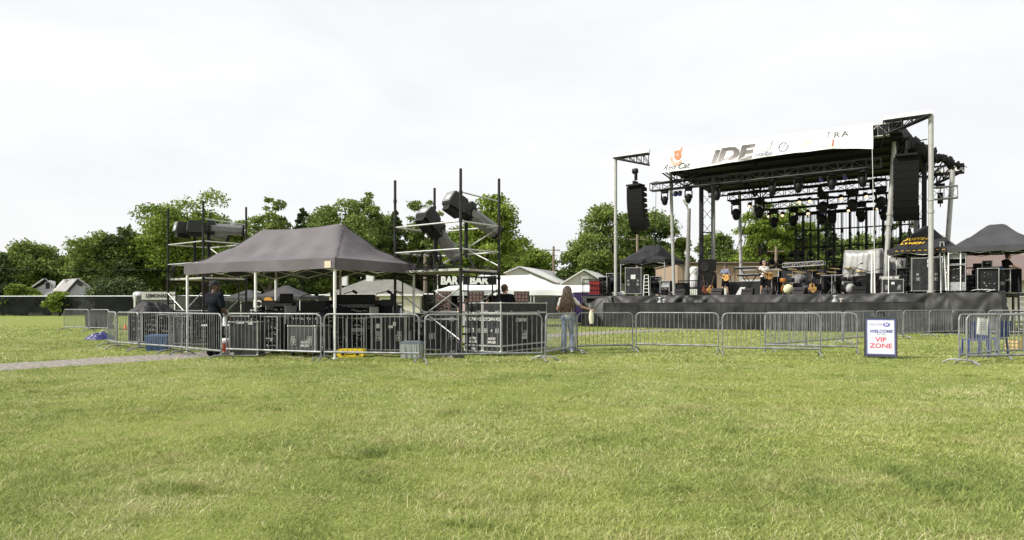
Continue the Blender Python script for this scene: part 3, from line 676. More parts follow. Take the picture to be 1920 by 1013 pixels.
# ================================================================ STAGE
L0 = Vector((6.19, 41.3)); SUd = Vector((.809, -.588)); SVd = Vector((.588, .809)); STR = math.atan2(-.588, .809); DECK = 1.86
def U(px, v=0.):
    k = (px - CX) / F; return (k * (L0.y + .809 * v) - L0.x - .588 * v) / (.809 + .588 * k)
def SP(u, v): p = L0 + SUd * u + SVd * v; return (p.x, p.y)
def SD(u, v): return SP(u, v)[1]
def SZ(py, u, v): return ZD(py, SD(u, v))
def SQ(px, v): return SP(U(px, v), v)
ROOT = thing('mobile_stage', 'large mobile concert stage with black roof, white poles and side wings', 'stage', (L0.x, L0.y, 0), STR)
uL, uR = U(1152), U(1745)           # wing poles
ub0, ub1 = U(1218), U(1640)         # roof edges
stgwhite = M('white painted stage pole', (.4, .4, .38), .45, .2, .1, 3)
tarpm = M('black roof tarpaulin', (.008, .008, .009), .7, 0, .3, 2, .3, 6, spec=.25)
uend = U(1880)
b = MB(); b.box(-2.35, uend, 0.02, 10.2, DECK - .14, DECK); b.build('deck', M('black stage deck', (.03, .03, .032), .7, 0, .3, 2), ROOT)
b = MB(); b.box(uend, uend + 4.5, 2.6, 9.5, DECK - .14, DECK - .004)
for u in (uend + .4, uend + 1.7, uend + 3.0, uend + 4.3):
    for v in (2.7, 6, 9.4): b.tube((u, v, .01), (u, v, DECK - .14), .03, 6)
for z in (.5, 1.0): b.tube((uend + .4, 2.7, z), (uend + 4.3, 2.7, z), .02, 6)
b.build('side_deck', M('grey side deck', (.13, .13, .13), .7, .2), ROOT)
for u in (-2, 1.5, 5, 8.5, 12, 15.5, uend - .3):
    for v in (.6, 5, 9.8):
        b = MB(); b.tube((u, v, .01), (u, v, DECK - .14), .05, 6); b.cbox((u, v, .03), (.3, .3, .06)); b.build('deck_leg', dsteel, ROOT)
zf, zr = 10.05, 9.55; zn = SZ(282, U(1340), 0)
# roof slab
b = MB(); vs = []
def rz_(v): return zf + (zr - zf) * v / 9.2
for (u, v) in ((ub0 + .3, .1), (ub1 + 1.1, .1), (ub1 + 1.7, 9.2), (ub0 + .3, 9.2)): vs += [(u, v, rz_(v) - .5), (u, v, rz_(v))]
b.add(vs, [(1, 3, 5, 7), (6, 4, 2, 0), (0, 2, 3, 1), (2, 4, 5, 3), (4, 6, 7, 5), (6, 0, 1, 7)]); b.build('roof', tarpm, ROOT)
for v in (.6, 2.2, 3.8, 5.4, 7.0, 8.6):           # purlins
    b = MB(); b.box(ub0 + .35, ub1 + 1.2, v, v + .1, rz_(v) - .62, rz_(v) - .49); b.build('roof_beam', dsteel, ROOT)
def lattice(b, p, q, h, w, n, r=.025, rr=.014, up=Vector((0, 0, 1)), diag=True):
    p = Vector(p); q = Vector(q); d = (q - p).normalized(); side = d.cross(up).normalized(); upv = side.cross(d)
    cs = [upv * (h/2) + side * (w/2), upv * (h/2) - side * (w/2), -upv * (h/2) - side * (w/2), -upv * (h/2) + side * (w/2)]
    for c in cs: b.tube(p + c, q + c, r, 6)
    for i in range(n + 1):
        a = p.lerp(q, i / n)
        for k in range(4): b.tube(a + cs[k], a + cs[(k + 1) % 4], rr, 4, cap=False)
        if i < n and diag:
            c = p.lerp(q, (i + 1) / n)
            for k in range(4):
                s1, s2 = (k, (k + 1) % 4) if i % 2 == 0 else ((k + 1) % 4, k)
                b.tube(a + cs[s1], c + cs[s2], rr, 4, cap=False)
    return b
# front fascia truss and rear edge with pale gutter panel
b = MB(); lattice(b, (ub0, .25, 9.75), (ub1 + .6, .25, 9.75), .55, .3, 26); b.build('front_truss', alum, ROOT)
b = MB(); b.box(ub0 + .3, ub1 + 1.6, 9.22, 9.26, 9.05, 9.6); b.build('rear_gutter_panel', M('pale grey roof panel', (.5, .49, .44), .6), ROOT)
b = MB(); lattice(b, (ub0 + .3, 9.0, 9.0), (uR + .9, 9.0, 9.0), .5, .3, 30, .022, .013); b.build('rear_truss', dsteel, ROOT)
# tall poles
def pole(u, v, z0, z1, r, mat, col=True, lean=0.):
    b = MB(); b.tube((u, v, z0), (u + lean, v, z1), r, 10)
    if col:
        for z in (z0 + .02, z0 + (z1 - z0) * .45, z0 + (z1 - z0) * .52): b.tube((u + lean * (z - z0) / (z1 - z0), v, z), (u + lean * (z - z0) / (z1 - z0), v, z + .12), r * 1.3, 10)
    b.build('pole', mat, ROOT)
pole(uL, .16, DECK, SZ(292, uL, 0) - .1, .07, stgwhite); pole(uR, .16, DECK, SZ(213, uR, 0) - .05, .078, stgwhite)
pole(U(1264, 1.5), 1.5, DECK, 9.2, .068, stgwhite, lean=-.22); pole(U(1658, 1.5), 1.5, DECK, 9.4, .08, stgwhite, lean=.45)
pole(U(1390, 8.7), 8.7, DECK, 8.9, .075, stgwhite, lean=-.12); pole(U(1765, 8.7), 8.7, .02, 8.9, .09, stgwhite, lean=.55)
for (pa, pb) in ((1315, 1334), (1733, 1716)):
    ua, ub = U(pa, 4.5), U(pb, 4.8)
    b = MB(); b.box(ua - .11, ua + .11, 4.4, 4.6, DECK, 9.4); b.build('mast', dsteel, ROOT)
    b = MB(); b.box(ub - .1, ub + .1, 5.0, 5.2, DECK, 9.4); b.build('mast', M('grey steel mast', (.2, .2, .2), .5, .5), ROOT)
    b = MB(); n = 6
    for k in range(n):
        z = DECK + 2 + k * .9; b.tube((ua, 4.5, z), (ub, 5.1, z + .9), .012, 4); b.tube((ub, 5.1, z), (ua, 4.5, z + .9), .012, 4)
    b.tube((ua, 4.5, DECK + 4), (ub, 5.1, DECK + 4), .03, 5); b.build('mast_bracing', dsteel, ROOT)
# speaker wings
def wing(u0, u1, v, z, name='wing'):
    b = MB(); b.box(min(u0, u1), max(u0, u1), v - .1, v + .1, z - .14, z + .06); o = b.build('wing_beam', M('white painted beam', (.72, .72, .7), .5), ROOT)
    b = MB(); s = -1 if u1 < u0 else 1; n = 5
    for yy in (v - .15, v + .2):
        A = Vector((u1 - s * .05, yy, z - .17)); B = Vector((u0, yy, z - .85)); C = Vector((u0, yy, z - .17))
        b.tube(A, B, .035, 6); b.tube(A, C, .03, 6)
        for k in range(n):
            t0, t1 = k / n, (k + 1) / n; b.tube(C.lerp(A, t0), B.lerp(A, t0), .018, 5); b.tube(C.lerp(A, t1), B.lerp(A, t0), .018, 5)
    for k in range(4): t = k / 4; b.tube(Vector((u0, v - .15, z - .85)).lerp(Vector((u1, v - .15, z - .17)), t), Vector((u0, v + .2, z - .85)).lerp(Vector((u1, v + .2, z - .17)), t), .016, 5)
    b.build('wing_truss', dsteel, ROOT)
wing(ub0, uL - .05, 0, SZ(292, uL, 0) + .0); wing(U(1657), uR + .08, 0, SZ(209, uR, 0))
wing(ub1 + 1.6, U(1806, 9), 9, 9.0)
# knee frame beneath the left roof corner
zz = SZ(322, U(1256, .5), .5)
for v in (.4, 1.6):
    b = MB(); b.tube((ub0 + .2, v, zz + .3), (U(1264), v, zz - .75), .035, 5); b.tube((U(1264), v, zz - .75), (U(1312), v, zz - .3), .035, 5); b.tube((ub0 + .2, v, zz + .3), (U(1312), v, zz - .3), .03, 5); b.tube((U(1264), v, zz - .75), (U(1264), v, zz), .025, 5); b.tube((U(1264), v, zz - .75), (U(1290), v, zz), .025, 5); b.build('knee_frame', dsteel, ROOT)
    b = MB(); b.tube((U(1375), v + 3, 8.9), (U(1380), v + 3, 7.6), .03, 5); b.tube((U(1345), v + 3, 9), (U(1380), v + 3, 7.6), .03, 5); b.tube((U(1420), v + 3, 9), (U(1380), v + 3, 7.6), .03, 5); b.build('roof_brace', dsteel, ROOT)
# rolled side tarpaulin along the right roof edge: ragged black bundle
def bundle(pts, r, seed, lump=.35, n=12, seg=60):
    rnd = random.Random(seed); pts = [Vector(p) for p in pts]; b = MB()
    def at(t):
        k = min(len(pts) - 2, int(t * (len(pts) - 1))); f = t * (len(pts) - 1) - k; return pts[k].lerp(pts[k + 1], f)
    ph = [rnd.uniform(0, 6.28) for _ in range(8)]
    def fn(u, v):
        a = v * 2 * math.pi; c = at(u); rr = r * (1 + lump * (1.3 * float(_vn(np.array(u * 34 + 7), np.array(math.cos(a) * 1.5 + 9))) + .7 * float(_vn(np.array(u * 90 + math.sin(a) * 2), np.array(math.cos(a) * 2.5 + 3))) + .6 * float(_vn(np.array(u * 9), np.array(3.3))))) * (math.sin(math.pi * min(.97, max(.03, u))) ** .25)
        return (c.x + rr * math.cos(a) * .8, c.y, c.z + rr * math.sin(a)) if abs((pts[-1] - pts[0]).y) > abs((pts[-1] - pts[0]).x) else (c.x, c.y + rr * math.cos(a) * .8, c.z + rr * math.sin(a))
    b.grid(fn, seg, n); return b
e = [(U(1660, .3), .3, SZ(240, U(1660, .3), .3)), (U(1700, 2), 2, SZ(262, U(1700, 2), 2)), (U(1735, 4.2), 4.2, SZ(287, U(1735, 4.2), 4.2)), (U(1775, 7), 7, SZ(302, U(1775, 7), 7)), (U(1803, 9.3), 9.3, SZ(313, U(1803, 9.3), 9.3))]
b = bundle(e, .22, 4, .8, 14, 240); b.build('rolled_side_tarpaulin', tarpm, ROOT)
b = MB()
for k in range(14):
    t = k / 14; i = min(3, int(t * 4)); A = Vector(e[i]).lerp(Vector(e[i + 1]), t * 4 - i); rr = random.Random(k)
    b.tube(A, A + Vector((rr.uniform(-.9, -.1), rr.uniform(-.4, .5), rr.uniform(-1.3, -.3))), .03, 5)
    b.tube(A + Vector((0, 0, .2)), A + Vector((rr.uniform(0, .5), rr.uniform(.2, .9), rr.uniform(-.3, .45))), .022, 5)
b.build('side_struts', dsteel, ROOT)
def stg(name, label, cat, u, v, z=DECK, rz=0., group=None): p = SP(u, v); return thing(name, label, cat, (p[0], p[1], z), STR + rz, group)
# ---------------------------------------------------------------- banner
zt = SZ(287, ub0, 0) ; zb_ = 1.22
BT = stg('stage_banner', 'long white sponsor banner with logos across the front of the stage roof', 'banner', 0, -.12, 0)
white_b = M('white vinyl banner', (.8, .8, .8), .45, 0, .03, 1.5)
u0b, u1b = U(1219, -.12), U(1637, -.12); ztl = SZ(288, u0b, 0); ztr = SZ(231, u1b, 0); zbl = SZ(328, u0b, 0); zbr = SZ(279, u1b, 0)
BP = list(range(1210, 1650, 20)); BX = [U(p, -.12) for p in BP]
def bnr(u, v):
    x = u0b + (u1b - u0b) * u; bow = 0
    zT = ztl + (ztr - ztl) * u; pxu = float(np.interp(x, BX, BP)); zB = SZ(float(np.interp(pxu, [1219, 1310, 1440, 1562, 1637], [327.5, 315, 293.5, 278.5, 279.5])), x, -.12)
    zB += .0; z = zT + (zB - zT) * v
    wr = .035 * math.sin(u * 46 + v * 2.5) * (.3 + v * .7) + .03 * math.sin(u * 21 - v * 6) + .05 * math.exp(-((u - .78 + v * .09) / .02) ** 2) + .03 * math.exp(-((u - .075) / .012) ** 2)
    return (x, -wr, z)
b = MB(); b.grid(bnr, 120, 8); b.build('vinyl_sheet', white_b, BT)
def bpt(px, py, off=.09):                        # point on banner plane
    u = U(px, -.12); return u, SZ(py, u, -.12)
def onb(b):
    v2 = []
    for v in b.v:
        uu = (v[0] - u0b) / (u1b - u0b); zT = ztl + (ztr - ztl) * uu; zB = bnr(uu, 1)[2]; vv = min(1, max(0, (v[2] - zT) / (zB - zT))); v2.append((v[0], bnr(uu, vv)[1] - .012 + (v[1] if abs(v[1]) < .011 else 0), v[2]))
    b.v = v2; return b
def btext(t, px, py, size, mat, nm='lettering', **k):
    u, z = bpt(px, py); k.setdefault('ex', .004); onb(text_mb(t, size, u, z, 0, **k)).build(nm, mat, BT)
gm = bpy.data.materials.new('fading grey print'); gm.use_nodes = True
t_ = gm.node_tree; g_ = t_.nodes.new('ShaderNodeTexCoord'); sp = t_.nodes.new('ShaderNodeSeparateXYZ'); cr_ = t_.nodes.new('ShaderNodeValToRGB'); t_.links.new(g_.outputs['Generated'], sp.inputs[0]); t_.links.new(sp.outputs[2], cr_.inputs[0]); t_.links.new(cr_.outputs[0], t_.nodes['Principled BSDF'].inputs['Base Color'])
cr_.color_ramp.elements[0].color = (.33, .3, .3, 1); cr_.color_ramp.elements[1].color = (.1, .09, .09, 1)
btext('iDE', 1370, 290.5, .98, gm, shear=.22, bold=.045, sx=1.52)
navy = M('navy print', (.06, .08, .25)); redp = M('red print', (.6, .08, .05)); orp = M('orange red print', (.62, .2, .1)); pinkp = M('faded orange print', (.7, .42, .32)); dkp = M('charcoal print', (.09, .09, .11))
btext('Red Cat', 1266.5, 313, .44, dkp, shear=.45, bold=.003, sx=1.05)
btext('HONDA', 1432, 289.5, .21, M('blue print', (.3, .34, .5)), sx=1.15, bold=.003)
btext('T', 1553, 254, .4, dkp); btext('RA', 1577, 252.5, .4, dkp, sx=1.25, space=1.2)
# little sponsor marks: hand/leaf outline, ring with V over W, red slash
u, z = bpt(1437, 274); b = MB()
for P_ in ([(-.25, .1), (-.2, -.2), (0, -.3), (.2, -.15), (.3, .25)], [(-.1, .2), (-.05, -.1), (.05, -.15), (.1, .15)]): b.path([(u + x, -.1, z + y) for x, y in P_], .018, 4)
onb(b).build('sketch_mark', M('pale grey print', (.42, .42, .45)), BT)
u, z = bpt(1469, 276); b = MB(); b.path([(u + .24 * math.cos(a / 20 * 6.2832), -.1, z + .24 * math.sin(a / 20 * 6.2832)) for a in range(21)], .026, 4)
b.path([(u - .11, -.1, z + .2), (u, -.1, z + .03), (u + .11, -.1, z + .2)], .026, 4); b.path([(u - .2, -.1, z + .08), (u - .09, -.1, z - .19), (u, -.1, z + .0), (u + .09, -.1, z - .19), (u + .2, -.1, z + .08)], .026, 4); onb(b).build('ring_emblem', M('slate print', (.18, .19, .28)), BT)
u, z = bpt(1562, 268); b = MB(); b.prism([(u - .05, z - .14), (u, z - .14), (u + .05, z + .16), (u, z + .16)], -.01, .003); onb(b).build('red_slash', redp, BT)
# seated cat emblem: head with two ears and a curled tail body
u, z = bpt(1270, 296); b = MB(); b.prism([(u + x, z + y) for x, y in [(-.19, .42), (-.15, .22), (-.17, .02), (-.03, -.14), (.14, -.12), (.27, .05), (.25, .28), (.34, .6), (.17, .44), (0, .42)]], -.01, .003); onb(b).build('cat_head', orp, BT)
b = MB(); b.prism([(u + x, z + y) for x, y in [(-.45, .05), (-.4, -.2), (-.3, -.38), (-.1, -.46), (.12, -.42), (.24, -.28), (.22, -.14), (.1, -.24), (-.08, -.27), (-.24, -.16), (-.28, .0), (-.36, .14)]], -.008, .003); onb(b).build('cat_body', pinkp, BT)
# ---------------------------------------------------------------- lighting trusses
TRS = [('front', 1221, 1652, 352, .9, .42), ('middle', 1366, 1662, 371, 4.6, .42), ('rear', 1420, 1668, 389, 7.2, .42)]
TZ = []
for nm, p0, p1, py, v, hh in TRS:
    u0, u1 = U(p0, v), U(p1, v); z = SZ(py, u0, v); TZ.append((u0, u1, v, z))
    T = stg('lighting_truss', f'{nm} black lattice lighting truss hanging under the stage roof', 'truss', u0, v, z, group='lighting trusses under the roof')
    n = int((u1 - u0) / .62); b = MB(); lattice(b, (0, 0, 0), (u1 - u0, 0, 0), hh, .4, n, .03, .016); b.build('lattice', blk if nm != 'front' else M('black aluminium truss', (.05, .05, .052), .45, .4), T)
    for k in range(3):
        x = (u1 - u0) * (.12 + .38 * k); b = MB(); b.tube((x, 0, .2), (x, 0, rz_(v) - z - .5), .015, 5); b.ball((x, 0, .75), .16, 8, (1, 1, 1.5)); b.build('chain_hoist', blk, T)
    b = MB(); rr = random.Random(int(v * 10)); pts = [(x_ := i * .35, -.05 + .05 * math.sin(i * 2.2), .24 + .05 * math.sin(i * 1.7)) for i in range(int((u1 - u0) / .35) + 1)]; b.path(pts, .045, 5); b.build('cable_run', blkplas, T)
# fixtures
lens = M('purple blue lens', (.05, .05, .3), .15, 0, .1); amber = M('lit warm lamp', (1., .72, .42), .4, emit=1.2)
def moving_head(label, u, v, z, tilt=20, pan=0, k=1.):
    T = stg('moving_head_light', label, 'stage light', u, v, z, R(pan), 'moving head lights on the trusses')
    b = MB(); b.box(-.17 * k, .17 * k, -.13 * k, .13 * k, -.16 * k, 0); b.cbox((0, 0, .04), (.08, .04, .12)); b.build('base', blk, T)
    b = MB(); b.path([(-.17 * k, 0, -.56 * k), (-.17 * k, 0, -.2 * k), (0, 0, -.17 * k), (.17 * k, 0, -.2 * k), (.17 * k, 0, -.56 * k)], .035 * k, 6); b.build('yoke', blk, T)
    m = Matrix.Rotation(R(tilt), 4, 'X')
    b = MB(); b.lathe([(.06 * k, .16 * k), (.12 * k, .12 * k), (.15 * k, 0), (.16 * k, -.12 * k), (.13 * k, -.22 * k), (.11 * k, -.27 * k)], (0, 0, -.5 * k), 12, m); hd = b.build('head', blkplas, T)
    b = MB(); c = m @ Vector((0, 0, -.275 * k)); b.ball((c.x, c.y, c.z - .5 * k), .095 * k, 10, (1, 1, .45), m); b.build('lens', lens, hd); return T
def wash(label, u, v, z, lit=False, pan=0):
    T = stg('wash_light', label, 'stage light', u, v, z, R(pan), 'small wash lights on the trusses')
    m = Matrix.Rotation(R(-28), 4, 'X')
    b = MB(); b.path([(-.13, 0, -.32), (-.13, 0, -.08), (.13, 0, -.08), (.13, 0, -.32)], .012, 4); b.cbox((0, 0, -.02), (.05, .05, .1)); b.build('bracket', blk, T)
    b = MB(); b.lathe([(.05, .14), (.1, .1), (.13, -.08), (.14, -.14)], (0, 0, -.3), 10, m); hd = b.build('can', blkplas, T)
    b = MB(); c = m @ Vector((0, 0, -.145)); b.ball((c.x, c.y, c.z - .3), .11, 10, (1, 1, .35), m); b.build('lamp_face', amber if lit else lens, hd); return T
def fix(kind, ti, pxs, **k):
    u0, u1, v, z = TZ[ti]; nm = TRS[ti][0]
    for i, px in enumerate(pxs):
        w = {'m': 'moving head light', 'w': 'unlit wash light', 'a': 'glowing amber wash light'}[kind]
        lb = f'{w}, {ORD[i]} from the left of those on the {nm} lighting truss'
        if kind == 'm': moving_head(lb, U(px, v), v, z - .2, 12 + 9 * math.sin(i * 2.1), 30 * math.sin(i * 1.7), k.get('k', 1))
        else: wash(lb, U(px, v), v + (.12 if kind == 'a' else -.1), z - .2, kind == 'a', 10 * i)
fix('m', 0, [1246, 1291, 1344, 1448, 1497, 1560, 1617], k=1.15); fix('w', 0, [1268, 1276, 1540, 1585])
fix('m', 1, [1380, 1424, 1543, 1598, 1652], k=1.5); fix('a', 1, [1405, 1498, 1517, 1576, 1622])
fix('m', 2, [1451, 1488, 1540, 1560, 1615, 1658], k=1.45); fix('a', 2, [1441, 1466, 1514, 1590, 1644, 1675][:5])
# ---------------------------------------------------------------- line arrays
def array(label, px, v, ztop, rz, nbox=8):
    u = U(px, v); T = stg('line_array', label, 'loudspeaker', u, v, ztop, rz, 'hanging line arrays'); w = 1.04; d = .62; h = .335
    b = MB(); b.box(-.45, .45, -.2, .5, .0, .1); b.box(-.06, .06, -.1, .4, .1, .3); b.tube((0, .1, .3), (0, .1, 1.0), .012, 5); b.build('bumper_frame', blk, T)
    b = MB(); b.tube((-.12, .1, .9), (.14, .1, .9), .12, 10); b.tube((.06, .1, .35), (.06, .1, .9), .07, 8); b.build('hoist_motor', blkplas, T)
    y, z, a = 0.0, -.02, 0.0
    for k in range(nbox):
        m = Matrix.Translation((0, y, z)) @ Matrix.Rotation(a, 4, 'X')
        b = MB(); pr = [(0, 0), (d * .35, 0), (d, -h * .22), (d, -h * .78), (d * .35, -h), (0, -h)]
        vs = [m @ Vector((x, yy, zz)) for x in (-w/2, w/2) for yy, zz in pr]
        b.add(vs, [tuple(range(6)), tuple(range(11, 5, -1))] + [(i, 6 + i, 6 + (i + 1) % 6, (i + 1) % 6) for i in range(6)])
        cb = b.build('speaker_cabinet', blkplas, T, fixn=True)
        b = MB(); b.box(-w/2 + .02, w/2 - .02, -.012, .0, -h + .015, -.015, m); b.build('grille', blkgrille, cb)
        b = MB(); [b.cbox(m @ Vector((x * w/2, d * .45, -h/2)), (.03, .3, .05), m.to_3x3().to_4x4()) for x in (-1, 1)]; b.build('rigging_plate', dsteel, cb)
        c = m @ Vector((0, 0, -h - .008)); y, z = c.y, c.z; a += R([1, 2, 3, 4, 5, 6.5, 8, 9, 9][k]) * (1.15 if nbox == 8 else .9)
    return T
array('left line array loudspeaker hanging beside the left stage pole', 1189, .2, SZ(349, U(1189, .2), .2), R(-4))
array('right line array loudspeaker hanging beside the right stage pole', 1699, -.3, SZ(293, U(1699, -.3), -.3), R(8), 9)
# rear-right small hanging hoist
T = stg('hanging_hoist', 'black chain hoist and lamp hanging near the rear right stage pole', 'hoist', U(1763, 8), 8, SZ(345, U(1763, 8), 8))
b = MB(); b.tube((0, 0, 0), (0, 0, 1.0), .012, 5); b.build('chain', blk, T); b = MB(); b.box(-.22, .22, -.15, .15, -.25, 0); b.build('motor', blkplas, T); b = MB(); b.box(-.13, .13, -.12, .12, -1.1, -.5); b.tube((0, 0, -.25), (0, 0, -1.3), .02, 5); b.build('lamp', blkplas, T)
T = stg('side_truss', 'short lattice truss piece hanging behind the right stage pole', 'truss', U(1745, 7), 7, SZ(364, U(1745, 7), 7)); b = MB(); lattice(b, (0, 0, 0), (1.25, 0, 0), .65, .3, 2, .025, .014); b.build('lattice', alum, T)
# small box truss seen left of the middle
T = stg('box_truss', 'small pale box truss hanging left of the rear lighting truss', 'truss', U(1411, 7.2), 7.2, SZ(396, U(1411, 7.2), 7.2)); b = MB(); lattice(b, (0, 0, 0), (.75, 0, 0), .6, .4, 1, .02, .014); b.build('lattice', alum, T)
# ---------------------------------------------------------------- see-through video wall frame
v = 7.8; u0, u1 = U(1492, v), U(1722, v); zt_ = SZ(402, u0, v)
T = stg('video_wall_frame', 'black see-through video wall frame of upright posts at the back of the stage', 'frame', u0, v, DECK)
n = 15; zt_ -= DECK
for k in range(n + 1):
    x = (u1 - u0) * k / n; b = MB(); b.tube((x, 0, 0), (x, 0, zt_), .03 if k % 2 == 0 else .045, 5)
    for z in (1.5, 2.6, 3.7): b.cbox((x, -.03, z + .2 * (k % 3 == 0)), (.14, .1, .22))
    b.build('upright', blk, T)
b = MB(); [b.tube((0, .03, z), (u1 - u0, .03, z), r_, 5) for z, r_ in ((zt_, .08), (zt_ - 1.05, .03), (zt_ - 2.1, .03), (zt_ - 3.1, .03), (.9, .03))]; b.build('crossbar', blk, T)
b = MB()
for k in range(n * 3): x = (u1 - u0) * (k + .5) / (n * 3); b.tube((x, .02, .3), (x, .02, zt_), .009, 4, cap=False)
b.build('thin_rods', dsteel, T)
mesh_ = M('sheer black gauze', (.02, .02, .02), .9, alpha=.28); b = MB(); b.quad((0, .08, .3), ((u1 - u0) * .33, .08, .3), ((u1 - u0) * .33, .08, zt_), (0, .08, zt_)); b.build('gauze', mesh_, T)
# ---------------------------------------------------------------- skirt of the deck
def cloth(name, label, cat, pts, mat, seed, zt, zb, amp=.12, nv=14, per=.18, lean=.0, kind=None, wave=0.5):
    """hanging tarpaulin: pts polyline of (u,v) in stage space; zt/zb functions of t"""
    rnd = random.Random(seed); seg = []; tot = 0
    for a, c in zip(pts[:-1], pts[1:]): l = math.hypot(c[0] - a[0], c[1] - a[1]); seg.append((tot, l, a, c)); tot += l
    ph = [rnd.uniform(0, 6.28) for _ in range(12)]; cr = [rnd.uniform(0, tot) for _ in range(int(tot / .8) + 1)]; sl = [rnd.uniform(-1.6, 1.6) for _ in cr]
    b = MB()
    def fn(u, v):
        s = u * tot
        for (t0, l, a, c) in seg:
            if s <= t0 + l + 1e-6: break
        f = min(1, (s - t0) / l); x = a[0] + (c[0] - a[0]) * f; y = a[1] + (c[1] - a[1]) * f; nx, ny = (c[1] - a[1]) / l, -(c[0] - a[0]) / l
        w = 0
        for q, k in zip(cr, sl):
            ds = s - q; rr_ = math.hypot(ds, v * 1.3)
            if rr_ < 1.6: w += .55 * math.sin(math.atan2(v * 1.3 + .04, ds) * 9 + k * 3) * min(1, rr_ * 2) * (1 - rr_ / 1.6)
        for q, k in zip(cr, sl): dd = (s - q - k * v * wave) / (per * (1 + v)); w += math.exp(-dd * dd) * (1 if k > 0 else -.8)
        w = amp * (w * .8 + .35 * math.sin(s * 2.3 + v * 3 + ph[0]) + .25 * math.sin(s * 5.1 - v * 5 + ph[1]) + .12 * math.sin(s * 11 + v * 9 + ph[2])) * (.25 + .9 * v)
        off = w + lean * v + .03
        z = zt(u) + (zb(u) - zt(u)) * v
        return (x + nx * off, y + ny * off, z)
    b.grid(fn, int(tot / .06), nv); o = b.build(name, mat); o.location = (L0.x, L0.y, 0); o.rotation_euler = (0, 0, STR)
    return props(o, label, cat, None, kind)
tarp2 = M('grey black shiny tarpaulin', (.034, .034, .034), .58, 0, .1, 1, .25, 5, col2=(.042, .042, .041))
cloth('stage_skirt', 'wrinkled black tarpaulin skirt hanging along the front edge of the stage', 'tarpaulin', [(-.2, -.03), (uend, -.03), (uend + .02, 2.4)], tarp2, 5, lambda t: DECK + .015 - .05 * abs(math.sin(t * 19)), lambda t: .06, .2, 26, .13, wave=.9)
cloth('ramp_cover', 'crumpled black tarpaulin draped down at the left end of the stage', 'tarpaulin', [(-2.6, .9), (-1.3, .1), (-.15, -.02)], tarp2, 8, lambda t: DECK - .02, lambda t: .05, .22, 22, .16, lean=.5)
# scrim fence in front
T = stg('scrim_fence', 'low black mesh covered fence line standing in front of the stage skirt', 'fence', -.2, -1.0, 0)
scr = M('black scrim mesh', (.018, .02, .02), .85, 0, .35, 1.2, .3, 20, col2=(.034, .036, .034), spec=.2); Lf = U(1735, -1) + .2; n = 14
for k in range(n):
    b = MB(); x0, x1 = Lf * k / n, Lf * (k + 1) / n; b.grid(lambda u, v: (x0 + (x1 - x0) * u, .02 * math.sin(u * 19 + k) * math.sin(v * 3), .04 + v * 1.36), 14, 4); b.build('mesh_panel', scr, T)
    b = MB(); b.tube((x0, .03, 0.01), (x0, .03, 1.44), .025, 6); b.build('post', dsteel, T)
b = MB(); b.tube((0, .03, 1.42), (Lf, .03, 1.42), .02, 6); b.build('top_rail', dsteel, T)
brownp = M('brown plywood', (.08, .05, .03), .8); b = MB(); b.box(U(1210, -1) + .2, U(1236, -1) + .2, .08, .1, .75, 1.2); b.box(U(1459, -1) + .2, U(1499, -1) + .2, .08, .1, .6, 1.2); b.build('plywood_patch', brownp, T)
# gas bottles behind the fence
for i, (px, h, c) in enumerate([(1237, 1.72, 'left steel gas bottle of the left pair behind the scrim fence'), (1245, 1.6, 'right steel gas bottle of the left pair behind the scrim fence'), (1565, 1.75, 'tall steel gas bottle of the right pair behind the scrim fence'), (1577, 1.6, 'shorter brassy gas bottle of the right pair behind the scrim fence')]):
    T = stg('gas_bottle', c, 'gas bottle', U(px, -.55), -.55, 0, group='gas bottles in front of the stage'); b = MB(); b.lathe([(.02, 0.01), (.13, .02), (.14, .1), (.14, h - .35), (.12, h - .22), (.05, h - .13), (.035, h - .1)], n=12); b.build('cylinder', greyplas if i < 3 else M('brass', (.4, .25, .15), .5, .3), T)
    b = MB(); b.tube((0, 0, h - .12), (0, 0, h), .03, 8); b.tube((-.09, 0, h), (.09, 0, h), .02, 6); b.build('valve', alum, T)
# ================================================================ FRONT OF HOUSE EQUIPMENT
def gp(px, s, z=0.): x, y = G(px, s); return (x, y, z)
RT = math.atan2(-.476, .88)
# stencilled long cases: corner at (-.28,17.07); ends run (-.85,.53), sides run (.53,.85)
e_ = Vector((-.85, .53)).normalized(); s_ = Vector((.53, .85)).normalized()
mm_ = math.atan2(-e_.y, -e_.x)      # local +x from left end to right end
for i, (tx, lb) in enumerate([((('LYCIAN M2', .118, 0, .93), ('4', .15, 0, .64), ('AUDIO', .085, 0, .44), ('IMAGES', .085, 0, .35)), 'long black spotlight case with stencilled 4 on its end, right one of the pair'),
                              ((('LYCIAN M2', .118, 0, .93), ('2', .15, 0, .64), ('AUDIO', .085, 0, .44), ('IMAGES', .085, 0, .35), ('LEKS', .075, 0, .17)), 'long black spotlight case with stencilled 2 on its end, left one of the pair')]):
    a = Vector((-.28, 17.07)) + e_ * (.57 * i + .275); c = a + Vector((s_.x, s_.y)) * 1.18
    sd_ = (('LYCIAN M2 4', .12, -.18, .9), ('AUDIO', .09, .0, .52), ('IMAGES', .09, .0, .43)) if i == 0 else ()
    T = flight_case(lb, (c.x, c.y, 0), mm_, .56, 2.36, 1.36, cast=.1, lid=.27, texts=tx, side_texts=sd_, handles='spot', group='stencilled spotlight cases')
    for zz in (.24,):
        b = MB(); b.box(-.27, .27, -1.186, -1.176, zz, zz + .04); b.build('lower_trim', alum, T)
        if i == 0: b = MB(); b.box(.276, .288, -1.15, 1.15, zz, zz + .04); b.build('lower_trim', alum, T)
foil = M('crumpled black plastic film', (.012, .012, .012), .42, 0, .3, 3, .4, 20)
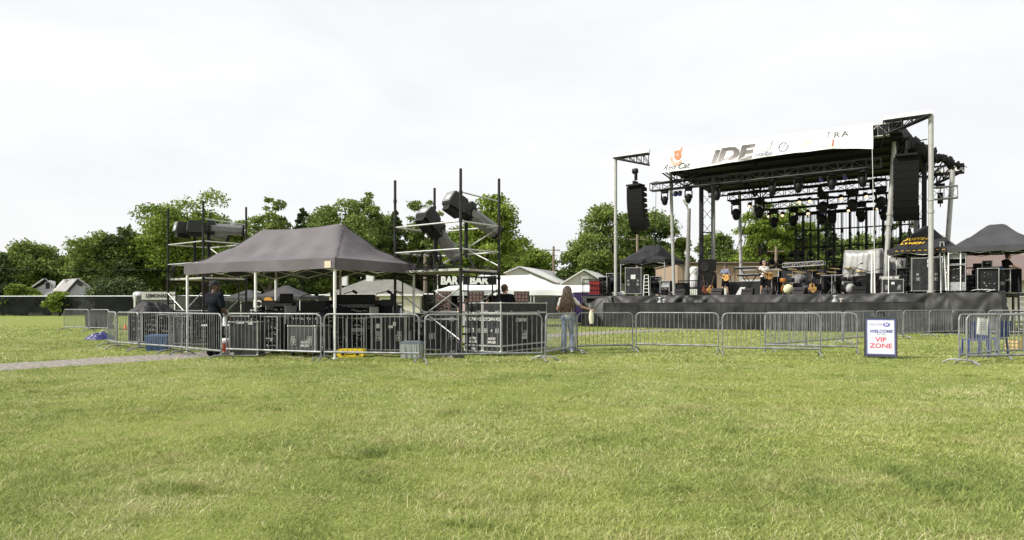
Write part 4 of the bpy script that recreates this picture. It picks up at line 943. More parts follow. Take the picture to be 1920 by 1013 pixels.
def crumple(name, label, cat, loc, sx, sy, h, seed, mat, rz=0, n=26, sharp=1.):
    rnd = random.Random(seed); ph = [rnd.uniform(0, 6.28) for _ in range(10)]
    def fn(u, v):
        x = (u - .5) * 2; y = (v - .5) * 2; r = math.hypot(x, y); e = max(0, 1 - r ** 2.2)
        q = abs(math.sin(x * 4.1 + ph[0] + y * 2)) * .5 + abs(math.sin(y * 5.3 + ph[1] - x * 3)) * .4 + abs(math.sin(x * 11 + y * 7 + ph[2])) * .22 + abs(math.sin(x * 17 - y * 13 + ph[3])) * .14
        ang = math.atan2(y, x); k = 1 + .14 * math.sin(ang * 3 + ph[4]) + .08 * math.sin(ang * 7 + ph[5])
        if max(abs(x), abs(y)) > 1e-6: f = r / max(abs(x), abs(y)); x /= max(f, 1e-3); y /= max(f, 1e-3)
        return (x * sx / 2 * k, y * sy / 2 * k, .01 + h * e * (1 - .55 * sharp + .62 * sharp * q))
    b = MB(); b.grid(fn, n, n, False); o = b.build(name, mat); o.location = loc; o.rotation_euler = (0, 0, rz); return props(o, label, cat)
crumple('plastic_wrap', 'crumpled black plastic film on the grass at the foot of the stencilled cases', 'plastic film', gp(850, 76.5), .6, .34, .16, 3, foil)
crumple('blue_tarpaulin', 'crumpled royal blue tarpaulin lying on the grass by the far left barricades', 'tarpaulin', gp(190, 50), 1.15, .9, .26, 5, M('royal blue tarpaulin', (.012, .014, .12), .4, 0, .2, 3), n=22)
# panelled upright case and racks under the canopy
gpanel = M('worn grey laminate panel', (.042, .043, .047), .6, 0, .3, 3, .1, 80)
flight_case('upright case with plain grey panels standing on the gravel, left under the canopy', gp(464, 73.8), R(3), .72, .62, .88, cast=.02, mat=gpanel, latches=False, handles=False, tapes=[(-.08, .84, .18, .04), (.17, .83, .11, .06), (-.28, .08, .1, .05)])
rack('open rack with silver edges right of the upright grey case', gp(515, 70), R(-16), .62, .6, 1.0, 5, seed=2)
rack('tall rack behind the canopy leg, second under the canopy', gp(545, 66.5), R(-16), .62, .6, 1.02, 5, seed=21)
flight_case('wide grey case stencilled with two words, in front of the mixing desk', gp(580, 73.3), R(-14), .78, .75, .78, cast=.12, mat=gpanel, texts=[('AUDIO', .085, .1, .36), ('IMAGES', .085, .1, .27)])
rack('low wide rack beneath the tilted desk, left of the yellow case', gp(634, 71), R(-12), .78, .6, .98, 6, seed=4)
rack('rack with loose cables beneath the desk, above the yellow case', gp(668, 70.5), R(-10), .7, .6, .95, 7, seed=5)
rack('black rack right of the one above the yellow case', gp(700, 70), R(-10), .72, .6, .98, 5, seed=6)
flight_case('black case with white tape labels at the right end under the canopy', gp(737, 70), R(-8), .95, .7, 1.0, mat=laminate, tapes=[(-.3, .74, .09, .12), (.15, .8, .08, .1), (.05, .72, .12, .07)], group=None)
flight_case('black case with pale lid band left of the stencilled cases', gp(832, 69.5), R(-4), .92, .7, 1.12, lid=.2)
crumple('grey_dust_cover', 'grey cloth slumped over a stand beside the stencilled case', 'cover', gp(842, 72), .5, .4, .4, 12, M('grey cloth', (.05, .05, .055), .9))
# desks
def mixing_desk(label, loc, rz, w, d, h, seed, hood=True):
    T = thing('mixing_desk', label, 'mixing desk', loc, rz); rnd = random.Random(seed); b = MB()
    b.prism([(0, 0), (0, .1), (d * .65, .2), (d, .34), (d, 0)], 0, w, Matrix.Rotation(0, 4, 'Z') @ Matrix(((0, 1, 0, -w/2), (1, 0, 0, -d/2), (0, 0, 1, 0), (0, 0, 0, 1)))); b.build('console_body', blkplas, T, fixn=True)
    b = MB(); n = int(w / .05)
    for k in range(n):
        x = -w/2 + .04 + k * .05; t = rnd.uniform(.1, .5); b.cbox((x, -d/2 + t * d * .6, .115 + t * .1), (.014, .03, .025))
        for j in range(3): b.cbox((x, -d/2 + d * (.68 + .08 * j), .235 + .03 * j), (.014, .014, .02))
    b.build('faders_and_knobs', offwhite, T)
    b = MB(); b.box(-w/2 + .08, w/2 - .08, d/2 - .02, d/2, .33, .58); b.box(-.03, .03, d/2, d/2 + .03, .2, .4); b.build('meter_bridge', blk, T)
    [MB().box(x - .01, x + .01, -d/2, d/2, 0, .24).build('side_cheek', alum, T) for x in (-w/2 - .01, w/2 + .01)]; return T
mixing_desk('sloping sound mixing desk on the wide grey stencilled case', gp(576, 71.5, .8), R(-14), .9, .6, .3, 1)
mixing_desk('large black lighting desk on the racks above the yellow case', gp(656, 69.8, 1.0), R(-10), 1.35, .6, .3, 2)
mixing_desk('small black desk at the left end under the canopy', gp(527, 68, 1.03), R(-18), .6, .5, .3, 3)
def screen(label, loc, rz, w, h, mat=None, tilt=0):
    T = thing('monitor_screen', label, 'screen', loc, rz); m = Matrix.Translation((0, 0, .12)) @ Matrix.Rotation(R(tilt), 4, 'X')
    b = MB(); b.box(-w/2, w/2, -.02, .03, 0, h, m); b.build('housing', blkplas, T); b = MB(); b.box(-w/2 + .02, w/2 - .02, -.024, -.021, .02, h - .02, m); b.build('panel', mat or M('dark glossy screen', (.012, .013, .016), .15), T)
    b = MB(); b.box(-.1, .1, -.08, .1, 0, .015); b.box(-.02, .02, .03, .05, .01, .2); b.build('stand', blk, T); return T
screen('left monitor screen on the desk behind the wide stencilled case', gp(600, 69, .98), R(-160), .5, .3)
screen('wide monitor screen in the middle under the canopy', gp(655, 68, 1.12), R(170), .95, .26)
screen('right monitor screen near the right end under the canopy', gp(705, 68, 1.0), R(188), .5, .3)
screen('small monitor screen by the left canopy leg', gp(505, 66.5, 1.0), R(10), .42, .3)
# equipment covers, arms, camera, bottle
T = thing('equipment_cover', 'dark sloping cloth cover over gear left of the wide monitor', 'cover', gp(634, 72.6, .98), R(-10)); b = MB(); b.grid(lambda u, v: (-.42 + .84 * u, -.25 + .5 * v, .3 * math.sin(math.pi * min(1, v * 1.1)) ** .6 * (.5 + .5 * math.sin(math.pi * u)) + .02 * math.sin(u * 20 + v * 9)), 20, 12); b.build('cloth', darkcloth, T)
T = thing('office_chair', 'black chair with an orange label on its backrest, behind the stencilled grey case', 'chair', gp(592, 66), R(8))
b = MB(); b.grid(lambda u, v: (-.23 + .46 * u, .02 * math.cos((u - .5) * 6) + .03 * v, .62 + .58 * v - .02 * math.cos(u * 6.28)), 8, 8); b.grid(lambda u, v: (-.23 + .46 * u, .07 - .03 * math.cos((u - .5) * 3), .62 + .58 * v), 8, 8); b.build('backrest', darkcloth, T)
b = MB(); b.lathe([(.1, .5), (.25, .5), (.26, .54), (.24, .58), (.05, .59)], (0, .2, 0), 14); b.build('seat', darkcloth, T)
b = MB(); b.tube((0, .2, .1), (0, .2, .5), .03); [b.tube((0, .2, .12), (.28 * math.cos(a), .2 + .28 * math.sin(a), .05), .02, 6) for a in (0, 1.26, 2.5, 3.77, 5.03)]; b.build('base', blkplas, T)
b = MB(); b.box(-.1, .1, -.035, -.025, 1.02, 1.12); b.build('orange_label', M('orange label', (.75, .17, .05)), T)
def lampfix(label, loc, rz):
    T = thing('camera_on_stand', label, 'camera', loc, rz); b = MB(); b.tube((0, 0, 0), (0, 0, .25), .02); b.box(-.2, .2, -.07, .07, .25, .42); b.cbox((.1, 0, .5), (.12, .12, .16)); b.tube((-.2, 0, .33), (-.38, 0, .3), .055, 10); b.build('camera_body', blkplas, T)
    b = MB(); b.tube((.2, -.03, .3), (.42, -.1, .12), .012, 5); b.build('pan_handle', blk, T)
lampfix('black camera on a short stand at the right end of the desks', gp(729, 69.5, 1.02), R(10))
T = thing('water_bottle', 'clear plastic bottle on the case at the right end under the canopy', 'bottle', gp(760, 70.5, .9 + .0)); b = MB(); b.lathe([(.03, 0), (.035, .02), (.035, .14), (.015, .19)], n=10); b.build('bottle_body', M('bluish clear plastic', (.45, .5, .55), .2), T); b = MB(); b.tube((0, 0, .19), (0, 0, .21), .016, 8); b.build('cap', white, T)
bpy.data.objects['water_bottle'].location = gp(752, 70.5, 1.0)
# folding table with white top at left
T = thing('folding_table', 'narrow white topped table beside the man in black', 'table', gp(417, 68), R(-5)); b = MB(); b.box(-.45, .45, -.3, .3, .72, .76); b.build('table_top', white, T)
for x in (-.4, .4):
    for y in (-.25, .25): b = MB(); b.tube((x, y, 0), (x, y, .72), .015, 6); b.build('leg', alum, T)
T = thing('spray_can', 'small white canister standing on the narrow table', 'canister', gp(421, 68.3, .76)); b = MB(); b.lathe([(.04, 0), (.045, .01), (.045, .16), (.025, .19)], n=10); b.build('body', white, T); b = MB(); b.tube((0, 0, .19), (0, 0, .23), .018, 8); b.build('nozzle', greyplas, T)
# drinks cooler
T = thing('water_cooler', 'orange drinks cooler with white lid behind the barricade, left of the grey case', 'cooler', gp(424, 71.5)); b = MB(); b.lathe([(.1, 0), (.15, .01), (.16, .28), (.155, .3)], n=16); b.build('tub', M('orange red plastic', (.5, .09, .03), .4), T)
b = MB(); b.lathe([(.16, .3), (.165, .34), (.15, .4), (.09, .42)], n=16); b.build('lid', white, T); b = MB(); b.tube((0, -.15, .07), (0, -.2, .06), .015, 6); b.build('tap', white, T)
# storage tubs
def tub(label, loc, rz, w, d, h, col, lidcol):
    T = thing('storage_tub', label, 'tub', loc, rz); b = MB(); k = .86
    def ring(sx, sy, z): return [(-sx, -sy, z), (sx, -sy, z), (sx, sy, z), (-sx, sy, z)]
    vs = ring(w/2 * k, d/2 * k, 0) + ring(w/2 * .97, d/2 * .97, h - .05); b.add(vs, [(3, 2, 1, 0), (0, 1, 5, 4), (1, 2, 6, 5), (2, 3, 7, 6), (3, 0, 4, 7)])
    for x in (-.25, 0, .25): b.box(w * x - .015, w * x + .015, -d/2 * .97 - .004, -d/2 * k + .03, .02, h - .08)
    b.build('tub_body', col, T); b = MB(); b.box(-w/2, w/2, -d/2, d/2, h - .055, h - .02); b.box(-w/2 + .05, w/2 - .05, -d/2 + .05, d/2 - .05, h - .02, h); b.build('lid', lidcol, T); return T
tub('grey storage tub with dark lid behind the barricade near the right scaffold', gp(772, 77.5), R(-4), .52, .4, .42, M('light grey plastic', (.36, .38, .38), .45), M('slate lid', (.14, .16, .2)))
tub('blue storage tub behind the barricade at the foot of the left scaffold', gp(298, 66.5), R(4), .62, .42, .46, M('blue plastic', (.06, .12, .26), .5), M('blue lid', (.09, .16, .32)))
# yellow hard case
T = thing('yellow_hard_case', 'yellow hard case lying on the grass at the front canopy leg', 'case', gp(660, 75.5), R(-3)); ym = M('yellow plastic', (.72, .52, .02), .4, 0, .08)
b = MB(); b.prism([(-.3, .0), (-.33, .03), (-.33, .1), (.33, .1), (.33, .03), (.3, 0)], -.17, .17); b.build('base', ym, T); b = MB(); b.prism([(-.33, .104), (-.33, .17), (-.3, .2), (.3, .2), (.33, .17), (.33, .104)], -.17, .17); b.build('lid', ym, T)
for x in (-.18, .18): b = MB(); b.box(x - .035, x + .035, -.19, -.17, .06, .15); b.build('latch', blkplas, T)
b = MB(); b.path([(-.09, -.17, .09), (-.08, -.22, .08), (.08, -.22, .08), (.09, -.17, .09)], .012, 6); b.build('handle', blkplas, T)
# at the foot of the left scaffold
for i, (px, s, w, h, lb) in enumerate([(268, 57, .62, 1.05, 'black rack left of the left scaffold, first from the left'), (293, 57.5, .62, 1.05, 'black rack at the left post of the left scaffold, second from the left'), (322, 58.5, .66, 1.0, 'black rack inside the left scaffold, third from the left'), (352, 60, .66, .95, 'black rack inside the left scaffold left of the man, fourth from the left'), (378, 61, .5, 1.05, 'rack with silver connectors beside the man in black')]):
    rack(lb, gp(px, s), R(-6 + 5 * i), w, .6, h, 6, seed=30 + i)
crumple('black_dust_sheet', 'crumpled shiny black sheet heaped on the racks at the left scaffold', 'sheet', gp(283, 56.5, 1.05), 1.5, .8, .34, 15, M('dull black sheet', (.012, .012, .013), .6, 0, .3, 3, spec=.3), n=30, sharp=.7)
flight_case('long low case with silver top behind the left scaffold racks', gp(330, 55), R(-4), 2.2, .6, 1.12, lid=.12)
def folding_chair(label, loc, rz):
    T = thing('folding_chair', label, 'chair', loc, rz, 'folding chairs behind the desks'); b = MB(); b.box(-.21, .21, -.2, .2, .43, .46); b.build('seat', blkplas, T); b = MB(); b.box(-.2, .2, .2, .23, .62, .86); b.build('backrest', blkplas, T)
    for x in (-.2, .2):
        b = MB(); b.tube((x, .22, .9), (x, -.22, .0), .012, 6); b.tube((x, -.12, .44), (x, .24, 0), .012, 6); b.build('leg_frame', dsteel, T)
folding_chair('black folding chair behind the left desk under the canopy', gp(540, 61), R(20)); folding_chair('black folding chair behind the wide monitor', gp(680, 61), R(-30))
# second row of dark gear behind the desks
for i, (px, s, w, h, lb) in enumerate([(508, 62, .9, 1.15, 'black case behind the small desk, left end of the back row under the canopy'), (556, 62.5, .9, 1.05, 'black case behind the office chair, second of the back row'), (612, 62, 1.0, 1.25, 'tall black case beside the operator, third of the back row'),
        (672, 62, 1.0, 1.1, 'black case behind the wide monitor, fourth of the back row'), (722, 62, .8, 1.3, 'tall black case at the right end of the back row under the canopy'), (398, 57, 1.1, 1.0, 'black case behind the man in black, inside the left scaffold'), (448, 58, .9, .95, 'black case behind the upright grey panelled case'), (772, 60, .9, 1.05, 'black case behind the left post of the right scaffold')]):
    flight_case(lb, gp(px, s), R(-12 + 7 * (i % 4)), w, .7, h, lid=.25 if i % 2 else None)
for i, (px, s, z, lb) in enumerate([(492, 68, 1.0, 'coil of black cable on the rack beside the upright grey case'), (548, 66.5, 1.02, 'heap of black cable on the tall rack behind the canopy leg'), (690, 70, .98, 'heap of black cable on the black rack right of the yellow case'), (480, 73.5, .88, 'dark cable coil lying on the upright grey panelled case'), (820, 69.5, 1.12, 'black cable coil on the case with the pale lid band')]):
    b = MB(); rr = random.Random(40 + i)
    for k in range(8): r0 = rr.uniform(.1, .22); x0, y0 = rr.uniform(-.12, .12), rr.uniform(-.08, .08); b.path([(x0 + r0 * math.cos(j / 12 * 6.283), y0 + r0 * math.sin(j / 12 * 6.283), .02 + .028 * k + .03 * math.sin(j * 1.3 + k)) for j in range(13)], .013, 5)
    o = b.build('cable_coil', blkplas); o.location = gp(px, s, z); props(o, lb, 'cable')
for i, (px, s, z, a, lb) in enumerate([(560, 68, 1.05, 20, 'gooseneck lamp arm over the small desk'), (640, 68, 1.1, -25, 'boom arm beside the wide monitor'), (700, 68.5, 1.1, 30, 'boom arm right of the operator')]):
    T = thing('boom_arm', lb, 'boom arm', gp(px, s, z), R(a)); b = MB(); b.path([(0, 0, 0), (0, 0, .35), (.1, 0, .5), (.42, 0, .58)], .012, 5); b.build('arm', blk, T); b = MB(); b.tube((.4, 0, .58), (.52, 0, .52), .03, 8); b.build('head', blkplas, T)
# cables on the grass under the canopy
for i, (x0, x1, s0, lb) in enumerate([(560, 760, 75.5, 'black cable run on the ground along the front of the desks'), (760, 860, 74, 'black cable on the ground between tub and stencilled cases')]):
    b = MB(); p = [G(x0 + (x1 - x0) * k / 12, s0 + 1.2 * math.sin(k * 1.9)) for k in range(13)]; b.path([(x, y, .022) for x, y in p], .014, 5); props(b.build('floor_cable', blkplas), lb, 'cable')
# small lamps clipped on the left scaffold rail
T = thing('clip_spot_lamp', 'small black lamp hanging from the right post of the left scaffold', 'lamp', onscaf(scL, 1.5, .05, 3.2), 0); b = MB(); b.lathe([(.05, .12), (.09, .08), (.1, -.1)], n=12, m=Matrix.Rotation(R(35), 4, 'X')); b.tube((0, 0, .1), (0, 0, .3), .012, 5); b.build('can', blkplas, T)
# ================================================================ WELCOME SIGN
px, py = G(1651, 77); T = thing('a_frame_sign', 'black framed pavement sign welcoming visitors to the VIP zone', 'sign', (px, py, 0), R(-25))
def tiltm(a, y): return Matrix.Translation((0, y, 0)) @ Matrix.Rotation(R(a), 4, 'X')
mf = tiltm(-9, -.16); mbk = tiltm(9, .2); w = .35
for m, nm in ((mf, 'front_board'), (mbk, 'rear_board')):
    b = MB(); b.box(-w, w, -.02, .02, .03, 1.02, m); b.box(-w, -w + .14, -.02, .02, 1.02, 1.13, m); b.box(w - .12, w, -.02, .02, 1.02, 1.13, m); b.box(-w + .02, -w + .1, -.02, .02, 0, .03, m); b.box(w - .1, w - .02, -.02, .02, 0, .03, m); b.build(nm, M('black moulded plastic', (.03, .033, .037), .5), T)
b = MB(); b.path([Vector((-.1, .02, 1.02)), Vector((-.1, .02, 1.1)), Vector((.08, .02, 1.1)), Vector((.08, .02, 1.02))], .016, 6); b.build('handle', blkplas, T)
b = MB(); b.box(-w + .035, w - .035, -.026, -.021, .08, .955, mf); b.build('blue_border', M('violet blue border', (.08, .09, .24), .5), T)
b = MB(); b.box(-w + .065, w - .065, -.031, -.027, .11, .925, mf); b.build('poster', M('white poster', (.62, .62, .67), .5, 0, .02), T)
bl = M('slate blue print', (.1, .12, .3)); rd = M('crimson print', (.55, .04, .07))
for t, sz, x, z, mt, k in (('COLTON', .068, -.1, .82, bl, dict(sx=1.15)), ('RV', .06, .125, .822, M('white print', (.8, .8, .85)), dict(bold=.003, y_=-.038)), ('WELCOME', .1, .0, .655, bl, dict(shear=.25, bold=.004, sx=1.02)), ('TO THE', .05, .0, .58, bl, dict(shear=.1, sx=1.1)), ('VIP', .155, .0, .45, rd, dict(bold=.003, sx=1.1)), ('ZONE', .155, .0, .3, rd, dict(bold=.003, sx=1.12)), ('- - - - -', .02, -.08, .775, bl, {})):
    y = k.pop('y_', -.0335); text_mb(t, sz, x, z, y, ex=.001, mx=mf, **k).build('lettering', mt, T)
b = MB(); b.prism([(.125 + .075 * math.cos(a) * (1 if abs(math.cos(a)) > .3 else 1), .822 + .052 * math.sin(a)) for a in [k / 16 * 6.2832 for k in range(16)]], -.036, -.0315, mf); b.build('badge', M('indigo badge', (.12, .12, .42)), T)
# blue plastic chairs behind the near barricades at right
def plastic_chair(label, loc, rz):
    T = thing('plastic_chair', label, 'chair', loc, rz, 'blue plastic chairs behind the right barricades'); m = M('blue moulded plastic', (.02, .04, .2), .45)
    b = MB(); b.box(-.23, .23, -.22, .22, .42, .45); b.build('seat', m, T); b = MB(); b.grid(lambda u, v: (-.22 + .44 * u, .2 + .1 * v + .02 * math.cos(u * 6), .47 + .42 * v), 8, 6); b.grid(lambda u, v: (-.22 + .44 * u, .225 + .1 * v + .02 * math.cos(u * 6), .47 + .42 * v), 8, 6); b.build('backrest', m, T)
    for x in (-.2, .2):
        for y in (-.2, .2): b = MB(); b.tube((x * 1.1, y * 1.15, 0), (x, y, .43), .02, 6); b.build('leg', m, T)
plastic_chair('blue plastic chair behind the paper notice at right', gp(1828, 76), R(165)); plastic_chair('second blue plastic chair, right of the paper notice', gp(1862, 73), R(200))
T = thing('wooden_crate', 'small pale wooden crate on the grass at the right edge', 'crate', gp(1913, 66), R(10)); b = MB(); 
for z in (.02, .12, .22): b.box(-.3, .3, -.2, -.18, z, z + .07); b.box(-.3, .3, .18, .2, z, z + .07); b.box(-.3, -.28, -.18, .18, z, z + .07); b.box(.28, .3, -.18, .18, z, z + .07)
b.build('slats', M('pale pine', (.5, .36, .15), .7), T); b = MB(); [b.box(x - .02, x + .02, y - .02, y + .02, 0, .3) for x in (-.26, .26) for y in (-.155, .155)]; b.build('corner_posts', wood, T)
# ================================================================ ON THE STAGE
def sloc(px, v, z=DECK): p = SQ(px, v); return (p[0], p[1], z)
black3 = blackcan2
pc = U(1222, 3.2); q = SP(pc - 1.5, 1.7)
canopy('pop_up_canopy', 'black canopy on the left end of the stage, behind the left speaker array', q, STR, 3.05, 3.05, 4.12, 5.15, 1.0, black3, legz=DECK, legmat=greyplas, drop=.2, seed=11, pw=1.3, wr=.03)
pc = U(1740, 1.8); q = SP(pc - 1.6, .5)
T = canopy('pop_up_canopy', 'black canopy with yellow lettering on the right part of the stage', q, STR, 3.05, 3.05, 3.98, 5.25, .2, black3, legz=DECK, legmat=white, drop=.22, seed=12, pw=1.35, wr=.01)
ylm = M('golden yellow print', (.6, .36, .03))
def roofpt(x, y): t = max(0, min(1, min(y / 1.525, (3.05 - y) / 1.525, x / 1.43, (3.05 - x) / 1.43))); return Vector((x, y, 2.12 + 1.27 * t ** 1.35))
def on_roof(txt, size, cx, cy, side, shear):
    b0 = text_mb(txt, size, 0, 0, 0, shear=shear, bold=.012, sx=1.25, ex=.0); vs = []
    for v in b0.v:
        X, Z_ = v[0], v[2]
        if side == 'front': p = roofpt(cx + X, cy + Z_ * .8)
        else: p = roofpt(3.05 - cy - Z_ * .8, cx + X)
        vs.append(p + Vector((0, -.03, .035) if side == 'front' else (.03, 0, .035)))
    b0.v = [tuple(v) for v in vs]; return b0
on_roof('DUSTIN', .24, 1.1, .74, 'front', .3).build('lettering', ylm, T); on_roof('LYNCH', .24, 1.0, .47, 'front', .3).build('lettering', ylm, T)
on_roof('DUSTIN', .3, 1.45, .78, 'side', .3).build('lettering', ylm, T); on_roof('LYNCH', .3, 1.3, .48, 'side', .3).build('lettering', ylm, T)
b = MB(); [b.box(.35 + k * .24, .47 + k * .24, -.03, -.02, 2.02, 2.05) for k in range(10)]; b.build('printed_web_address', ylm, T)
pc = U(1868, 2.0); q = SP(pc - 1.85, .45)
canopy('pop_up_canopy', 'plain black canopy at the right end of the stage, cut by the picture edge', q, STR, 3.7, 3.1, 3.98, 5.12, .5, M('sooty black canopy cloth', (.035, .035, .038), .75, 0, .1, 1.5, .2, 9, col2=(.045, .045, .05)), legz=DECK, legmat=white, drop=.24, seed=13, pw=1.35, wr=.02)
def scase(label, px, v, w, d, h, rz=0, **k): return flight_case(label, sloc(px, v), STR + rz, w, d, h, **k)
scase('tall black case with white label on the stage left, under the left canopy', 1189, 1.0, .98, .7, 1.72, R(16), cast=.12, tapes=[(0, 1.15, .28, .26)])
scase('tall black case right of the white stage pole, under the yellow lettered canopy', 1736, .9, 1.25, .8, 1.68, R(10), cast=.1, tapes=[(.1, 1.5, .16, .18), (.1, 1.3, .16, .14)])
scase('black case with white edges and two handles, left of the tall case at right', 1673, .9, .92, .6, .7, R(12), cast=.02, tapes=[(0, .5, .14, .12)])
scase('small white edged case lying on the two handled case', 1667, 1.0, .8, .5, .14, R(12), cast=.0, mat=M('white panel', (.55, .55, .53)), latches=False, handles=False); bpy.data.objects[[o.name for o in bpy.data.objects if o.get('label', '').startswith('small white edged')][0]].location.z = DECK + .72
for i, (px, v, w, h, n, lb) in enumerate([(1794, .8, .72, 1.3, 3, 'open topped rack on the stage, right of the right white pole'), (1851, 1.0, .82, 1.12, 2, 'tall open rack full of cables near the right end of the stage'), (1230, 2.2, .6, 1.2, 5, 'black rack right of the tall labelled case on the left of the stage'), (1150, 2.6, .7, 1.5, 6, 'rack with pale panels at the far left end of the stage'), (1133, 1.8, .6, 1.25, 5, 'low rack left of the left white pole'), (1822, 1.6, .8, .85, 3, 'low grey rack between the two open racks at right'), (1250, 1.6, .6, .9, 4, 'small black rack left of the black speaker tower'), (1695, 2.2, .7, 1.3, 5, 'black rack between the white edged case and the tall case')]):
    rack(lb, sloc(px, v), STR + R(8 * (i % 3)), w, .6, h, n, seed=60 + i)
rack('black amplifier head on the open topped rack at right', sloc(1795, .85, DECK + 1.32), STR, .7, .5, .5, 2, cast=0.01, seed=91)
def speaker(label, px, v, w, d, h, rz=0, z=DECK, ncone=1):
    T = thing('loudspeaker', label, 'loudspeaker', sloc(px, v, z), STR + rz); b = MB(); b.box(-w/2, w/2, -d/2, d/2, 0, h); b.build('cabinet', blkplas, T); b = MB(); b.box(-w/2 + .02, w/2 - .02, -d/2 - .012, -d/2, .02, h - .02); b.build('grille', blkgrille, T)
    for k in range(ncone): b = MB(); b.lathe([(.34 * w, 0), (.36 * w, .012), (.3 * w, .01), (.1 * w, .004)], (0, -d/2 - .013, h * (k + .5) / ncone), 18, Matrix.Rotation(R(90), 4, 'X')); b.build('cone', blk, T)
    return T
speaker('lower box of the tall black speaker tower at the left mast', 1326, 1.4, .85, .8, 1.15); speaker('upper box of the tall black speaker tower at the left mast', 1326, 1.4, .8, .75, .92, z=DECK + 1.15)
speaker('black guitar cabinet behind the case stack, left of drum riser', 1448, 2.6, .75, .5, .95, ncone=2); speaker('grey faced cabinet right of the standing guitarist in white', 1455, 1.9, .62, .5, 1.0)
speaker('black cabinet left of the small drum with white head', 1620, 2.4, 1.0, .6, .95)
speaker('black cabinet beside the silver sheeted stack', 1640, 1.8, .7, .6, 1.05)
for i, (px, v, w, h, lb) in enumerate([(1556, 5.6, 1.2, 1.3, 'black cabinet right of the large riser, back row'), (1580, 6.2, 1.1, 1.7, 'taller black cabinet in front of the video wall frame'), (1650, 6.0, 1.3, 1.5, 'wide black cabinet behind the silver sheeted stack'), (1700, 5.5, 1.0, 1.6, 'black cabinet in the shade under the yellow lettered canopy'), (1480, 6.8, 1.2, 1.9, 'black cabinet rising behind the left of the large riser'), (1715, 3.6, .8, 1.2, 'small black cabinet left of the tall case, second row'), (1280, 3.2, .7, .8, 'low black cabinet left of the speaker tower')]):
    speaker(lb, px, v, w, .6, h)
def wedge(label, px, v, rz, top=None):
    T = thing('stage_monitor', label, 'loudspeaker', sloc(px, v), STR + rz, 'wedge monitors along the stage front'); b = MB(); b.prism([(-.3, 0), (.3, 0), (.22, .34), (-.05, .38)], -.3, .3, Matrix.Rotation(R(90), 4, 'Z')); b.build('cabinet', blkplas, T, fixn=True); b = MB(); b.box(-.25, .25, -.2, -.1, .2, .22); b.build('grille', blkgrille, T)
for i, (px, lb) in enumerate([(1345, 'wedge monitor at the foot of the speaker tower'), (1402, 'wedge monitor between the two guitarists'), (1440, 'wedge monitor in front of the guitarist in white'), (1275, 'wedge monitor left of the speaker tower'), (1500, 'wedge monitor right of the gold bass drum'), (1610, 'wedge monitor right of the small drum with white head')]): wedge(lb, px, .6, R(20 * math.sin(i * 3)))
T = thing('paper_setlist', 'pale tilted board leaning on the monitor between the guitarists', 'board', sloc(1389, .55), STR + R(-10)); b = MB(); b.prism([(-.3, 0), (.06, 0), (.28, .42), (-.02, .42)], -.02, .02); b.build('board', M('light grey board', (.5, .51, .5)), T)
# black riser box with lattice ramp on it
T = thing('stage_riser', 'large black boxed riser with pale lattice ramp on top, behind the drums', 'riser', sloc(1465, 4.2), STR); uw = U(1545, 4.2) - U(1465, 4.2)
b = MB(); b.box(0, uw, 0, 2.4, 0, 1.5); b.build('box', M('black riser cloth', (.012, .012, .014), .8), T); b = MB(); lattice(b, (0.1, .1, 1.72), (uw, .1, 1.8), .22, .5, 8, .022, .014); b.build('lattice_ramp', M('grey ramp', (.3, .3, .29), .5, .3), T)
b = MB(); b.lathe([(.5, 0), (.5, .02), (.02, .02)], (.95, -.01, .75), 26, Matrix.Rotation(R(90), 4, 'X')); b.build('grey_disc', M('grey disc', (.14, .14, .145), .6), T)
for i, px in enumerate([1474, 1497, 1522, 1541]): moving = None
def floor_light(label, px, v, z):
    T = thing('floor_light', label, 'stage light', sloc(px, v, z), STR, 'floor lights along the keyboard riser'); b = MB(); b.box(-.16, .16, -.12, .12, 0, .12); b.box(-.2, -.15, -.05, .05, .1, .45); b.box(.15, .2, -.05, .05, .1, .45); b.build('base', blk, T); b = MB(); b.lathe([(.1, -.14), (.14, 0), (.15, .12), (.12, .16)], (0, 0, .42), 12, Matrix.Rotation(R(30), 4, 'X')); b.build('head', blkplas, T)
for i, px in enumerate([1431, 1447, 1463, 1484, 1502, 1520, 1556]): floor_light(f'floor light on the risers, {ORD[i]} from the left', px, 5.2, DECK + (1.62 if px < 1470 else 2.0))
# keyboard riser left
T = thing('keyboard_riser', 'dark riser with white edged top carrying the keyboards', 'riser', sloc(1388, 5.0), STR); uw = U(1462, 5) - U(1388, 5); b = MB(); b.box(0, uw, 0, 2, 0, .9); b.build('box', blk, T); b = MB(); b.box(0, uw, -.02, .02, .9, .98); b.box(0, uw, .1, .14, 1.55, 1.62); b.tube((.1, .1, .9), (.1, .1, 1.55), .03); b.tube((uw - .1, .1, .9), (uw - .1, .1, 1.55), .03); b.build('white_edge', white, T)
def keyboard(label, px, v, z, w=1.3, rz=0):
    T = thing('keyboard', label, 'keyboard', sloc(px, v, z), STR + rz); b = MB(); b.box(-w/2, w/2, -.18, .18, 0, .1); b.build('body', blkplas, T); b = MB(); b.box(-w/2 + .08, w/2 - .08, -.17, -.05, .1, .115); b.build('keys', white, T)
    b = MB(); b.tube((-w*.3, 0, 0), (w*.25, 0, -z + DECK), .02, 5); b.tube((w*.3, 0, 0), (-w*.25, 0, -z + DECK), .02, 5); b.build('stand', dsteel, T)
keyboard('upper keyboard on a stand behind the two guitarists', 1408, 3.2, DECK + 1.55, 1.9); keyboard('lower keyboard on a stand behind the two guitarists', 1405, 3.0, DECK + 1.12, 1.3)
keyboard('keyboard on a stand right of the black riser', 1560, 3.0, DECK + .95, 1.2)
